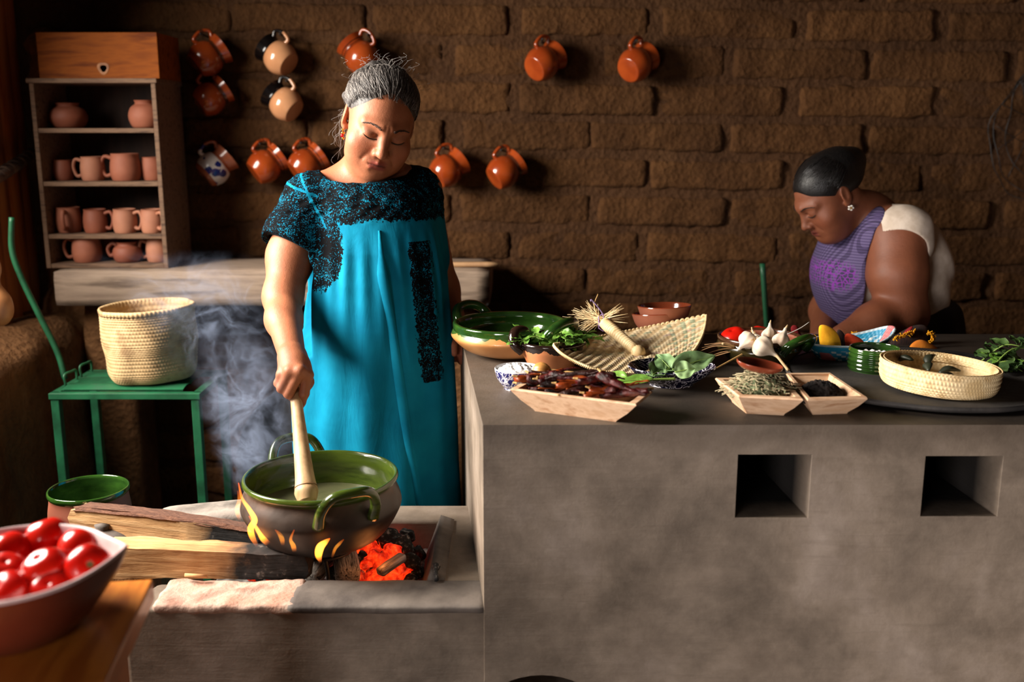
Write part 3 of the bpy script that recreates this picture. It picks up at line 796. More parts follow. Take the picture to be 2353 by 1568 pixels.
# iron trivet rods
tv = thing('iron_trivet', 'thin bent iron trivet holding the cooking pot over the embers', 'trivet', (rc.x, PY, zpot))
zfl = ZH-.085
V, F = tube([(.06*math.cos(2*PI*i/36), .06*math.sin(2*PI*i/36), -.003) for i in range(37)], .0035, 6); mesh('ring', V, F, M_IRON, tv)
for (px, py, pz) in ((683, 1330, 0), (750, 1330, 0), (820, 1250, 0)):
    q = at_z(px, py, zfl+.06) if py > 1300 else at_z(px, py, zfl+.03)
    q = Vector((q.x, min(max(q.y, pf+.02), pb-.03), zfl)) - tv.location
    topp = Vector((q.x, q.y, 0)).normalized()*.06; topp.z = -.003
    V, F = tube([topp, (topp+q)/2+Vector((.004,0,.01)), q], .0042, 8, 14); mesh('leg', V, F, M_IRON, tv)

# ---------------------------------------------------------------- firewood
def log_mat(name, a, b, c, x0, x1, flip=False):
    """split wood along X; the end that lies in the fire is charred"""
    m = bpy.data.materials.new(name); t = NT(m)
    co = t.coords((2,22,22)); n = t.noise(co, 3, 6, .6, .4)
    o = t.coords((1,1,1)); sx = t.add('ShaderNodeSeparateXYZ'); t.con(o, sx.inputs[0])
    n2 = t.noise(o, 16, 5)
    base = t.ramp(n, [(.3, lin(a)), (.5, lin(b)), (.7, lin(c))])
    k = t.math('ADD', t.math('MULTIPLY', t.math('SUBTRACT', sx.outputs['X'], x0), 1/(x1-x0)), t.math('MULTIPLY', t.math('SUBTRACT', n2, .5), 1.6), clamp=True)
    ch = t.ramp(t.noise(t.coords((1,1,1)), 60, 5), [(.4, lin((10,9,9))), (.62, lin((34,31,30))), (.75, lin((120,112,106)))])
    t.con(t.mix(k, base, ch), t.b.inputs['Base Color']); t.b.inputs['Roughness'].default_value = .85
    t.con(t.bump(t.math('ADD', n, t.math('MULTIPLY', n2, .6)), .7, .006), t.b.inputs['Normal'])
    return m
def split_log(L, sec, seed, n=34, bow=.012, taper=.75):
    """polygonal cross-section swept along X with splintered surface"""
    V, F = [], []; k = len(sec)
    for i in range(n):
        u = i/(n-1); x = u*L; s = 1-(1-taper)*u
        for j, (y, z) in enumerate(sec):
            nz = noise.noise_vector(Vector((x*14+seed, j*1.7, seed)))
            nf = noise.noise_vector(Vector((x*50+seed, j*2.3, seed*2)))
            V.append((x + .006*nf.x*(1 if 0 < i < n-1 else 2), y*s + .004*nz.y + .0018*nf.y, z*s + bow*math.sin(u*PI) + .004*nz.z + .0018*nf.z))
    for i in range(n-1):
        for j in range(k):
            q = (j+1) % k; F.append((i*k+j, (i+1)*k+j, (i+1)*k+q, i*k+q))
    F.append(tuple(range(k))); F.append(tuple(reversed([(n-1)*k+j for j in range(k)])))
    return V, F
def place_log(name, label, A, B, sec, seed, m, taper=.8, bark=None, bow=.008):
    A, B = Vector(A), Vector(B); L = (B-A).length
    x = (B-A).normalized(); zz = (Vector((0,0,1))-x*x.z).normalized(); yy = zz.cross(x)
    t = thing(name, label, 'firewood', (0,0,0), (0,0,0), 'split firewood in the hearth')
    t.matrix_world = Matrix.Translation(A) @ Matrix((x, yy, zz)).transposed().to_4x4()
    V, F = split_log(L, sec, seed, taper=taper, bow=bow); o = mesh('wood', V, F, m, t, auto=38)
    if bark:
        V, F = split_log(L*.97, bark, seed+4, taper=taper, bow=bow); mesh('bark', V, F, mat('bark '+str(seed), (84,52,38), (124,84,64), .95, 30, (2,6,6), 6, .9, 60, .004), t, loc=(.01,0,0), auto=45)
    return t
sub = lambda P, k: [tuple(np.array(P[i])*(1-j/k)+np.array(P[(i+1)%len(P)])*(j/k)) for i in range(len(P)) for j in range(k)]
A = at_y(178, 1186, 2.04); B = at_y(600, 1238, 1.98)
h1 = .030
secA = sub([(-.030,-.026), (.028,-.030), (.034,.016), (-.026,.026)], 3)
place_log('firewood_log', 'split log with a strip of bark, the further one, charring at the pot', A, B, secA, 3.1,
    log_mat('split oak', (164,112,66), (206,160,108), (226,186,138), .262, .305), .80, sub([(-.029,.0245), (.032,.016), (.036,.020), (-.020,.031)], 3), .006)
A = at_y(250, 1277, 1.86); B = at_y(712, 1293, 1.85)
secB = sub([(-.034,-.034), (.030,-.034), (.036,.026), (-.030,.030)], 3)
place_log('firewood_log', 'square split log, the nearer one, its end burnt black in the embers', A, B, secB, 9.4,
    log_mat('split pine', (150,98,56), (196,146,94), (216,172,122), .215, .275), .78, None, .002)
A = at_z(345, 1306, ZH+.012); 
# thin splinter under the near log
V, F = tube([at_z(425, 1322, ZH+.02), at_z(475, 1325, ZH+.018)], .004, 6); tag(mesh('wood_chip', V, F, log_mat('chip wood', (150,98,56), (196,146,94), (216,172,122), 9, 10)), 'thin pale wood splinter on the hearth brick below the near log', 'splinter')

# ---------------------------------------------------------------- coals, embers, ash, flames
def coal_mat(name, hot):
    m = bpy.data.materials.new(name); t = NT(m)
    g = t.add('ShaderNodeNewGeometry'); co = g.outputs['Position']
    n = t.noise(co, 38, 5, .6, .4); n2 = t.noise(co, 110, 4)
    base = t.ramp(n2, [(.35, lin((12,11,11))), (.55, lin((40,37,36))), (.72, lin((150,142,136)))])
    t.con(base, t.b.inputs['Base Color']); t.b.inputs['Roughness'].default_value = .9
    t.con(t.bump(n2, .8, .004), t.b.inputs['Normal'])
    if hot:
        c = t.ramp(n, [(.40-.06*hot, (0,0,0,1)), (.52-.04*hot, (.40,.008,.001,1)), (.68, (1.0,.055,.006,1)), (.85, (1,.22,.03,1))])
        t.con(c, t.b.inputs['Emission Color']); t.b.inputs['Emission Strength'].default_value = 1.9*hot
    return m
M_COAL = coal_mat('charcoal', 0); M_EMB = coal_mat('glowing ember', 1.0); M_EMB2 = coal_mat('half-dead ember', .6)
M_CHAR = mat('grey burnt wood', (50,46,44), (190,180,170), .95, 5, (3,3,30), 6, 1.0, 10, .010, c3=(120,112,106), bstretch=(6,6,40))
V = []; F = []
n1, n2_ = 40, 20
x0, x1, y0, y1 = at_z(430,1340,ZH).x, pr-.02, pf-.002, pb+.002
for i in range(n1+1):
    for j in range(n2_+1):
        x = x0+(x1-x0)*i/n1; y = y0+(y1-y0)*j/n2_
        V.append((x, y, zfl+.012+.014*noise.noise(Vector((x*22, y*22, 1)))+.008*noise.noise(Vector((x*70, y*70, 3)))))
for i in range(n1):
    for j in range(n2_):
        a = i*(n2_+1)+j; F.append((a, a+n2_+1, a+n2_+2, a+1))
ash = tag(mesh('ash_bed', V, F, mat('ash', (70,64,60), (150,142,136), .95, 30, (1,1,1), 6, .8, 120, .003)), 'bed of grey ash in the pit under the cooking pot', 'ash'); ash['kind'] = 'stuff'
GC = 'coals in the hearth pit'
def coal(px, py, z, s, m, label, seed, rot=None, elong=1.0, name='charcoal_lump', cat='charcoal'):
    c = at_z(px, py, z); 
    c.y = min(max(c.y, pf+.018), pb-.018)
    V, F = rough_box(s*elong, s, s*.85, 7, 6, 5, s*.20, 1.6/s, seed, .55)
    o = mesh(name, V, F, m, None, loc=c, rot=rot or (rnd.uniform(-.6,.6), rnd.uniform(-.6,.6), rnd.uniform(0,3)), auto=30)
    return tag(o, label, cat, GC)
z1 = zfl+.050
lab_e = 'ember glowing red in the pit right of the pot base'
lab_c = 'black charcoal lump in the hearth pit'
for k, (px, py, z, s) in enumerate([(880,1300,z1,.055), (905,1275,z1+.012,.05), (845,1262,z1+.01,.05), (930,1310,z1-.01,.05), (870,1328,z1-.02,.05), (905,1320,z1-.015,.045), (855,1290,z1,.05), (835,1310,z1-.02,.045), (890,1255,z1,.05), (915,1245,z1-.005,.04)]):
    coal(px, py, z, s, M_EMB, lab_e, k*2.3, name='glowing_ember', cat='ember')
for k, (px, py, z, s) in enumerate([(895,1240,z1+.022,.05), (925,1255,z1+.022,.05), (945,1290,z1+.01,.04), (850,1245,z1+.02,.04), (935,1232,z1+.015,.035), (955,1315,z1-.015,.035), (815,1262,z1+.005,.035), (960,1270,z1+.005,.03), (880,1228,z1+.012,.04), (945,1330,z1-.02,.03), (800,1245,z1,.04), (775,1255,z1-.01,.04), (725,1285,z1-.01,.04)]):
    coal(px, py, z, s, M_COAL, lab_c, k*3.1+1)
for k, (px, py, z, s) in enumerate([(598,1322,z1-.012,.026), (618,1324,z1-.015,.022), (638,1322,z1-.012,.026), (660,1326,z1-.02,.024), (676,1320,z1-.015,.024), (580,1326,z1-.015,.022), (565,1318,z1-.015,.024), (695,1325,z1-.02,.026), (650,1310,z1-.02,.03), (615,1308,z1-.02,.03), (700,1305,z1-.02,.035)]):
    coal(px, py, z, s, M_EMB2 if k % 3 else M_COAL, 'small half-burnt coal under the end of the near log', k*1.7+40)
for k, (px, py, z, s) in enumerate([(770,1318,z1-.005,.034), (745,1305,z1,.03), (720,1312,z1-.01,.03), (818,1325,z1-.01,.032), (835,1285,z1+.006,.036), (690,1290,z1-.01,.036), (760,1280,z1-.01,.04), (655,1285,z1-.02,.036)]):
    coal(px, py, z, s, M_EMB2 if k % 2 else M_COAL, 'ash-dusted coal in the pit in front of the pot base', k*2.1+70)
def stick(A, B, s, label, seed, m):
    A, B = Vector(A), Vector(B); L = (B-A).length
    V, F = rough_box(L, s, s*.8, 14, 6, 5, s*.10, 14, seed, .3)
    x = (B-A).normalized(); zz = (Vector((0,0,1))-x*x.z).normalized(); yy = zz.cross(x)
    o = mesh('burnt_stick', V, F, m, None, auto=35); o.matrix_world = Matrix.Translation((A+B)/2) @ Matrix((x, yy, zz)).transposed().to_4x4()
    return tag(o, label, 'burnt wood')
M_CHARX = mat('grey burnt grain', (44,40,38), (200,190,180), .95, 4, (4,34,34), 6, 1.0, 6, .010, c3=(128,120,112), bstretch=(5,40,40))
stick(at_z(715,1330,zfl+.05), at_z(748,1285,zfl+.06), .040, 'short ash-white burnt stick between the two trivet legs', 3, M_CHARX)
stick(at_z(800,1330,zfl+.055), at_z(790,1262,zfl+.075), .050, 'thick cracked grey burnt stump left of the red embers', 5, M_CHARX)
stick(at_z(872,1318,zfl+.075), at_z(928,1278,zfl+.09), .022, 'thin half-burnt split stick lying across the red embers', 8, mat('hot grey grain', (84,74,70), (190,172,162), .95, 4, (4,30,30), 6, .8, 6, .006))
V, F = tube([at_z(1003,1333,ZH+.012), at_z(1001,1312,ZH+.016), at_z(1003,1302,ZH+.018)], [.005,.005,.009], 8, 12, rough=.3)
tag(mesh('burnt_twig', V, F, M_COAL), 'small burnt twig with pale knob on the right rim of the hearth', 'twig')

def flame_mat():
    m = bpy.data.materials.new('flame'); t = NT(m)
    uv = t.add('ShaderNodeAttribute'); uv.attribute_name = 'Col'
    lw = t.add('ShaderNodeLayerWeight'); lw.inputs['Blend'].default_value = .35
    sx = t.add('ShaderNodeSeparateColor'); t.con(uv.outputs['Color'], sx.inputs[0])
    col = t.ramp(sx.outputs['Red'], [(.0, (.55,.10,.03,1)), (.2, (1,.26,.02,1)), (.5, (1,.36,.035,1)), (1.0, (1,.12,.01,1))])
    em = t.add('ShaderNodeEmission'); t.con(col, em.inputs['Color'])
    fac = t.math('MULTIPLY', t.math('SUBTRACT', 1.0, lw.outputs['Facing']), sx.outputs['Green'])
    t.con(t.math('MULTIPLY', t.math('POWER', fac, 1.6), 2.6), em.inputs['Strength'])
    tr = t.add('ShaderNodeBsdfTransparent'); ad = t.add('ShaderNodeAddShader')
    t.con(tr.outputs[0], ad.inputs[0]); t.con(em.outputs[0], ad.inputs[1]); t.con(ad.outputs[0], t.out.inputs['Surface'])
    return m
M_FLAME = flame_mat()
def flame(pts, rad, label, bright=1.0, Y=1.9):
    P = [at_y(x, y, Y) for x, y in pts]
    n = 40; seg = 14
    V, F = tube(P, rad, seg, n, flat=.4, up=(0,1,0))
    cols = [(i//seg/(n-1), bright*min(1,(i//seg/(n-1))*4)*(1-.55*max(0,(i//seg/(n-1)-.6))/.4), 0, 1) for i in range(n*seg)]
    o = mesh('flame', V, F[:-2], M_FLAME, None, cols=cols)
    return tag(o, label, 'flame', 'flames of the hearth fire')
flame([(592,1258),(580,1235),(576,1215),(585,1195),(572,1170),(556,1145),(548,1110)], [.003,.006,.0065,.006,.0045,.0028,.0008], 'tall orange flame licking up the left side of the pot', 1.0, 1.80)
flame([(618,1252),(604,1238),(594,1222),(584,1205),(572,1186)], [.006,.006,.004,.003,.001], 'second orange flame curling beside the tall one', .8, 1.79)
flame([(552,1200),(545,1175),(550,1150),(546,1128)], [.002,.005,.004,.001], 'faint flame furthest left against the grey slab', .35, 1.83)
flame([(650,1256),(648,1240),(642,1228),(632,1218)], [.003,.005,.004,.001], 'small curled flame under the pot left of the trivet', .32, 1.79)
flame([(677,1270),(674,1255),(668,1240),(676,1218)], [.004,.005,.003,.001], 'short flame at the left trivet leg', .4, 1.78)
flame([(737,1294),(732,1276),(736,1258),(748,1246),(758,1238)], [.002,.007,.008,.005,.001], 'leaf-shaped orange flame in front of the pot base', 1.1, 1.77)
flame([(762,1284),(770,1262),(780,1250),(790,1240)], [.002,.003,.003,.001], 'thin flame right of the leaf-shaped flame', .3, 1.78)
# the fire's own light
def fire_light(loc, e, r):
    d = bpy.data.lights.new('fire_glow', 'POINT'); d.energy = e; d.color = (1, .32, .08); d.shadow_soft_size = r
    o = bpy.data.objects.new('fire_glow', d); COL.objects.link(o); o.location = loc
fire_light(at_z(880, 1300, zfl+.09), .16, .03); fire_light((at_y(590, 1230, 1.83)), .22, .03)
# ---------------------------------------------------------------- front left: table with tomato bowl
ZT = .73
tc_ = at_z(352, 1330, ZT); te = at_z(243, 1568, ZT); 
ex = (te-tc_); ex.z = 0; ex.normalize()                       # right edge, towards the camera
ey = Vector((ex.y, -ex.x, 0))                                  # to the left
if ey.x > 0: ey = -ey
M_TABLE = mat('orange varnished wood', (170,92,26), (206,124,44), .35, 4, (9,1.2,9), 5, .1, 30, .001, c3=(188,108,34), coat=.3)
tab = thing('wooden_table', 'orange varnished wooden table corner in the foreground under the tomato bowl', 'table', (tc_.x, tc_.y, 0))
tab.matrix_world = Matrix.Translation((tc_.x, tc_.y, 0)) @ Matrix((ey, -ex, Vector((0,0,1)))).transposed().to_4x4()
for k in range(4):
    MB().box((.0+.20*k, -1.05, ZT-.034), (.1985+.20*k, 0, ZT)).build('board', M_TABLE, tab, False, bevel=.003)
for lx in (.06, .72):
    for ly in (-.08, -.96): MB().box((lx-.03, ly-.03, 0), (lx+.03, ly+.03, ZT-.034)).build('leg', M_TABLE, tab, False, bevel=.003)
MB().box((.05, -.99, ZT-.11), (.74, -.05, ZT-.034)).build('apron', M_TABLE, tab, False)

M_BOWLO = mat('dark brown clay', (78,32,20), (108,48,30), .4, 7, (1,1,1), 4, .1, 40, .001)
M_BOWLI = mat('pinkish white glaze', (200,170,168), (226,204,204), .3, 8, (1,1,1), 4, .05, 40, .001)
bz = ZT
tb = thing('tomato_bowl', 'brown clay bowl with pale glazed inside and pointed lip on the front table', 'bowl', (-.648, 1.20, bz))
ang_l = math.radians(14)
def lipd(u, v, r, z):
    d = abs(((v*2*PI - ang_l + PI) % (2*PI)) - PI); k = max(0, 1-d/.60)**2*max(0, (z-.03)/.06)
    return (.020*k, .006*k)
V, F = lathe(profile_round([(0,0),(.064,0),(.080,.006),(.103,.030),(.119,.062),(.1255,.088),(.126,.092)], 30), 72, lipd, cap=False); mesh('body', V, F, M_BOWLO, tb)
V, F = lathe(profile_round([(.126,.092),(.1245,.0955),(.120,.0935),(.114,.07),(.095,.034),(.065,.012),(0,.009)], 30), 72, lipd, cap=False); mesh('inside', V, F, M_BOWLI, tb)
def tomato_mesh(s, seed):
    P = profile_round([(0.0,-.9*.9),(.45,-.84),(.85,-.45),(1.0,.05),(.88,.52),(.55,.80),(.22,.84),(.0,.74)], 24)
    def dd(u, v, r, z): return .035*r*math.cos(5*2*PI*v+seed)*(.4+.6*max(0,z)) + .03*noise.noise(Vector((math.cos(2*PI*v)+seed, math.sin(2*PI*v), z)))
    V, F = lathe([(r*s, z*s) for r, z in P], 30, lambda u,v,r,z: dd(u, v, r/s, z/s)*s, cap=False)
    return V, F
def tomato(c, s, up, label, seed, scar=False, group='tomatoes in the front bowl', m=None):
    V, F = tomato_mesh(s, seed); t = mesh('tomato', V, F, m or M_TOMATO)
    t.matrix_world = Matrix.Translation(c) @ frame(up)
    if scar:
        mb = MB()
        for k in range(5):
            a = k*2*PI/5+.3; V, F = tube([(0,0,.78*s), (.16*s*math.cos(a), .16*s*math.sin(a), .81*s), (.34*s*math.cos(a+.2), .34*s*math.sin(a+.2), .80*s)], [.05*s,.055*s,.01*s], 6, 8, flat=.4); mb.add(V, F)
        mb.build('stem_scar', M_CALYX, t)
    return tag(t, label, 'tomato', group)
TZ = bz+.085
for k, (px, py, r, zz, up, lb, sc_) in enumerate([
    (110,1236,45,.062,(-.3,.2,.9),'tomato at the top of the heap, furthest back in the front bowl',0),
    (183,1262,45,.058,(.3,.6,.7),'tomato right of the topmost one, half hidden by the tomato with the scar',0),
    (204,1304,49,.066,(.42,-.75,.5),'tomato with a greenish stem scar by the lip of the front bowl',1),
    (20,1272,46,.052,(-.5,.2,.8),'tomato against the back left rim of the front bowl',0),
    (106,1312,48,.062,(-.2,-.3,.9),'tomato in the middle of the heap in the front bowl',0),
    (14,1322,46,.052,(.2,-.3,.9),'tomato at the left, in front of the back left one',0),
    (24,1364,46,.045,(-.4,-.6,.7),'tomato lying at the front rim, left of the near centre one',0),
    (120,1360,46,.043,(.1,-.6,.8),'near centre tomato, low against the front rim of the bowl',0),
    (-50,1300,46,.055,(0,0,1),'tomato at the far left of the heap, cut by the picture edge',0),
    (-45,1350,46,.045,(0,-.3,1),'front left tomato of the bowl, cut by the picture edge',0)]):
    c = at_z(px, py, bz+zz+.012); s = r*((c-cam.location).length*.985)/FPX
    tomato(c, s, up, lb, k*1.9, sc_)
for k in range(6):                                             # the layer that carries the heap
    a = k*2*PI/5; rr = .060 if k < 5 else 0
    tomato((tb.location.x+rr*math.cos(a), tb.location.y+rr*math.sin(a), bz+.036+(.008 if k<5 else 0)), .025, (rnd.uniform(-.5,.5),rnd.uniform(-.5,.5),1), 'tomato of the hidden lower layer in the front bowl', k*.7+30)

# ---------------------------------------------------------------- counter: green cazuela, herb pot, salt bowl
M_TANG = mat('tan clay with glaze runs', (176,116,62), (206,150,92), .25, 7, (1,1,1), 5, .08, 40, .001, coat=.4)
def drip_mat(name, clay, glaze, z0, amp, rough=.3, fr=20):
    m = bpy.data.materials.new(name); t = NT(m)
    co = t.coords(); sx = t.add('ShaderNodeSeparateXYZ'); t.con(co, sx.inputs[0])
    n = t.noise(t.coords((1,1,.25)), fr, 3, .5, .3); nb = t.noise(co, 8, 5)
    k = t.math('GREATER_THAN', t.math('ADD', sx.outputs['Z'], t.math('MULTIPLY', t.math('SUBTRACT', n, .5), amp)), z0)
    blot = t.math('GREATER_THAN', t.noise(co, 13, 2, .4), .69)
    k = t.math('MAXIMUM', k, blot)
    base = t.ramp(nb, [(.35, lin(clay[0])), (.65, lin(clay[1]))])
    t.con(t.mix(k, base, lin(glaze)), t.b.inputs['Base Color'])
    t.b.inputs['Roughness'].default_value = rough; t.b.inputs['Coat Weight'].default_value = .4
    t.con(t.bump(t.noise(co, 70, 4), .15, .001), t.b.inputs['Normal'])
    return m
Yz = 2.265
rl = at_y(1040, 760, Yz); rr_ = at_y(1306, 760, Yz); RZ = (rr_.x-rl.x)/2
zrim = at_y(1173, 740, Yz).z; 
cz2 = thing('green_cazuela', 'wide two-handled cazuela, glossy green inside and tan outside, beside the turquoise dress', 'pot', ((rl.x+rr_.x)/2, Yz, ZC))
hC = zrim-ZC
cazuela(cz2, RZ*.985, hC, drip_mat('tan clay green drips', ((184,122,66),(210,154,98)), (44,74,22), hC-.020, .04), M_GREEN_D, M_GREEN_D, (math.radians(-40), math.radians(130)), M_GREEN_D, .0115, 1.03, .026, .58, None, None, .85, .012)

M_POTB = drip_mat('orange clay with black drips', ((196,120,76),(214,142,96)), (30,16,14), .040, .040, .3, 34)
hp = at_z(1270, 848, ZC); 
hpot = thing('herb_pot', 'small orange clay pot with black dripping glaze filled with green herbs', 'pot', (at_y(1268, 800, 2.15).x, 2.15, ZC))
V, F = lathe(profile_round([(0,0),(.048,0),(.053,.004),(.066,.034),(.070,.050),(.072,.055)], 24), 48, cap=False); mesh('body', V, F, M_POTB, hpot)
V, F = lathe(profile_round([(.072,.055),(.070,.0585),(.066,.055),(.061,.03),(.046,.01),(0,.008)], 24), 48, cap=False); mesh('inside', V, F, M_GLAZE_B, hpot)
V, F = lathe([(.070,.050),(.0755,.053),(.076,.057),(.071,.060)], 96, lambda u,v,r,z: .0012*math.cos(2*PI*v*48), cap=False); mesh('rim', V, F, M_GLAZE_B, hpot)
V, F = tube([(-.064,-.022,.038), (-.082,-.024,.056), (-.080,-.010,.076), (-.062,.006,.076), (-.052,.016,.058)], [.012,.0125,.013,.0125,.011], 12, 26); mesh('handle', V, F, M_GLAZE_B, hpot)

def leaf_shape(L, W, curl=.25, fold=.3, nu=9, nv=5, wav=0.0, seed=0):
    V, F = [], []
    for i in range(nu):
        u = i/(nu-1); w = W*math.sin(PI*min(1, u**.75*.98+.02))**.8 * (1 if u < .98 else .1)
        for j in range(nv):
            v = j/(nv-1)*2-1
            V.append((u*L, v*w/2, -curl*L*u*u + fold*abs(v)*w/2 + wav*W*noise.noise(Vector((u*4+seed, v*2, seed)))))
    for i in range(nu-1):
        for j in range(nv-1): a = i*nv+j; F.append((a, a+nv, a+nv+1, a+1))
    return V, F
leaf_me = []
for k in range(6):
    V, F = leaf_shape(.034, .020, rnd.uniform(-.1,.5), rnd.uniform(.1,.5), wav=.2, seed=k)
    me = bpy.data.meshes.new('leaf'); me.from_pydata(V, [], F); me.shade_smooth(); me.materials.append(M_LEAF); leaf_me.append(me)
hb = thing('herb_bunch', 'bunch of fresh green herb sprigs spilling out of the small orange pot', 'herbs', (hpot.location.x, hpot.location.y, ZC+.044))
for s in range(16):
    a = rnd.uniform(0, 2*PI); ln = rnd.uniform(.06,.105)
    if s < 6: a = PI + rnd.uniform(-.6,.6)
    if 6 <= s < 10: a = rnd.uniform(-.5,.5); 
    p0 = Vector((.03*math.cos(a+2), .03*math.sin(a+2), .0)); p2 = Vector((ln*math.cos(a), ln*.6*math.sin(a), rnd.uniform(.008,.028)))
    p1 = (p0+p2)/2 + Vector((0,0,rnd.uniform(.010,.022)))
    V, F = tube([p0,p1,p2], [.0018,.0016,.0008], 5, 10); mesh('stem', V, F, M_STEMG, hb)
    P = spline([p0,p1,p2], 12)
    for q in range(3, 12):
        l = bpy.data.objects.new('leaf', leaf_me[rnd.randrange(6)]); link(l, hb)
        l.location = P[q]; l.rotation_euler = (rnd.uniform(-.7,.7), rnd.uniform(-.6,.5), a+rnd.uniform(-1.4,1.4)); sc2 = rnd.uniform(.5,1.05); l.scale = (sc2,)*3

def talavera(name, scale=40, thr=.06, bg=(24,26,92)):
    m = bpy.data.materials.new(name); t = NT(m)
    co = t.coords(); 
    w = t.add('ShaderNodeTexWave'); w.wave_type = 'RINGS'; w.rings_direction = 'SPHERICAL'
    v = t.add('ShaderNodeTexVoronoi'); v.inputs['Scale'].default_value = scale; t.con(co, v.inputs['Vector'])
    n = t.noise(co, scale*.9, 2, .4, 2.2)
    a = t.math('LESS_THAN', t.math('ABSOLUTE', t.math('SUBTRACT', n, .5)), thr*.55)
    b = t.math('LESS_THAN', t.math('ABSOLUTE', t.math('SUBTRACT', v.outputs['Distance'], .42)), thr*.6)
    t.con(t.mix(t.math('MAXIMUM', a, b), lin(bg), lin((210,206,214))), t.b.inputs['Base Color'])
    t.b.inputs['Roughness'].default_value = .18; t.b.inputs['Coat Weight'].default_value = .5
    return m
M_TAL = talavera('blue and white glaze', 46, .07); M_TALD = talavera('dark blue and white glaze', 34, .028, (12,12,38))
M_WHITE = mat('white glaze', (206,204,208), (222,220,222), .2, 6, coat=.4)
sb = at_z(1190, 893, ZC)
sa = thing('salt_bowl', 'small blue and white painted bowl of coarse white salt at the counter edge', 'bowl', (at_y(1190,870,1.955).x, 1.955, ZC))
r0 = .047
V, F = lathe(profile_round([(0,0),(.026,0),(.028,.003),(.040,.018),(.0465,.036),(.047,.041)], 20), 44, cap=False); mesh('body', V, F, M_TAL, sa)
V, F = lathe(profile_round([(.047,.041),(.0465,.0425),(.0445,.041),(.038,.018),(.02,.008),(0,.006)], 20), 44, cap=False); mesh('inside', V, F, M_WHITE, sa)
def heap(name, R, h, m, z, parent, amp, fr, seed=0, n=26, seg=60, kind='stuff'):
    P = [(R*u, h*(1-u**2.2)) for u in [i/(n-1) for i in range(n)]]
    P = list(reversed(P)); 
    def dd(u, v, r, z):
        p = Vector((r*math.cos(2*PI*v)*fr+seed, r*math.sin(2*PI*v)*fr, seed))
        return (0, amp*(noise.noise(p)+.6*noise.noise(p*2.3)))
    V, F = lathe(P, seg, dd, cap=False)
    o = mesh(name, V, F, m, parent, loc=(0,0,z))
    if kind: o['kind'] = kind
    return o
heap('salt_heap', .043, .012, M_SALT, .036, sa, .006, 110, 2)

# wooden stirrer
A = at_z(1246, 858, ZC+.055); B = at_z(1370, 866, ZC+.05)
wsn = thing('wooden_stirrer', 'small wooden stirrer with a ball head lying against the chili tray', 'spoon', (A.x, A.y+.03, ZC+.052))
d = Vector((.125,-.035,-.006))
V, F = tube([(0,0,0), d*.5, d], [.0065,.006,.0055], 10, 10); mesh('stick', V, F, mat('yellowish wood', (190,144,84), (216,174,112), .5, 9, (2,9,9)), wsn)
V, F = lathe(profile_round([(0,-.018),(.010,-.015),(.016,-.004),(.015,.006),(.009,.015),(0,.018)], 20), 24, lambda u,v,r,z: .0014*math.cos(2*PI*v*8), cap=False)
o = mesh('ball_head', V, F, mat('turned wood', (184,126,64), (206,152,86), .4, 20), wsn); o.rotation_euler = frame(d).to_euler()

# ---------------------------------------------------------------- wooden trays
def tray(name, label, corners, zr, inset, thick=.009, m=M_TRAYW, z0=ZC, bow=0.0, group=None):
    """rim corners (front-left, front-right, back-right, back-left) at height zr, sloping walls down to a smaller floor"""
    C = [Vector((c.x, c.y, 0)) for c in corners]; ctr = sum(C, Vector())/4
    t = thing(name, label, 'tray', (ctr.x, ctr.y, z0), group=group)
    def ring(k, z, n=10, bulge=0):
        out = []
        for i in range(4):
            a, b = C[i], C[(i+1)%4]
            for j in range(n):
                u = j/n; p = a.lerp(b, u) - ctr
                p = p*k; out.append((p.x, p.y, z - bulge*math.sin(PI*u)*0))
        return out
    R = [c-ctr for c in C]; rr = min(v.length for v in R)
    h = zr-z0
    kin = 1-thick*1.6/rr
    rings = [ring(inset*.98, 0), ring(inset*1.02, .004), ring((inset+1)/2*1.02, h*.48), ring(1, h-.003), ring(1-.002/rr, h), ring(kin+.004, h), ring(kin, h-.003), ring(((inset+1)/2)*kin*.98, h*.5+.004), ring(inset*kin*.98, .012)]
    n = len(rings[0]); V = [v for r in rings for v in r]; F = []
    for i in range(len(rings)-1):
        for j in range(n): k = (j+1)%n; F.append((i*n+j, i*n+k, (i+1)*n+k, (i+1)*n+j))
    F.append(tuple(reversed(range(n)))); F.append(tuple((len(rings)-1)*n+j for j in range(n)))
    o = mesh('body', V, F, m, t, auto=32)
    return t
zr = ZC+.043
ct = [at_z(1172, 893, zr), at_z(1462, 929, zr), at_z(1502, 906, zr)]
bl = ct[0]+(ct[2]-ct[1])*1.15
ctr_ = tray('chili_tray', 'long pale wooden tray heaped with dried red chilies at the counter front', [ct[0], ct[1], ct[2]+Vector((0,.02,0)), bl+Vector((0,.02,0))], zr, .66)
M_CHILI = mat('dried chili skin', (30,7,8), (86,18,16), .3, 34, (1,1,1), 5, 1.0, 110, .005, c3=(52,9,10), spec=.5)
M_CHILI2 = mat('brown dried chili skin', (24,9,7), (56,22,14), .35, 30, (1,1,1), 5, 1.0, 110, .005)
M_CHILI3 = mat('orange dried chili skin', (120,44,14), (176,84,30), .35, 30, (1,1,1), 5, .7, 90, .003)
def chili_mesh(L, r, seed):
    pts = []; rad = []
    for i in range(9):
        u = i/8; pts.append((L*u-L/2, .18*L*math.sin(u*2.2+seed)*.6, .05*L*math.sin(u*3+seed*2))); rad.append(r*(.55+.5*math.sin(PI*min(1,u*1.3+.15)))*(1-u*.72))
    V, F = tube(pts, rad, 12, 26, flat=.6)
    V = [tuple(np.array(v)+.0034*np.array(noise.noise_vector(Vector(v)*80+Vector((seed,0,0))))) for v in V]
    return V, F
ch_me = []; st_me = []
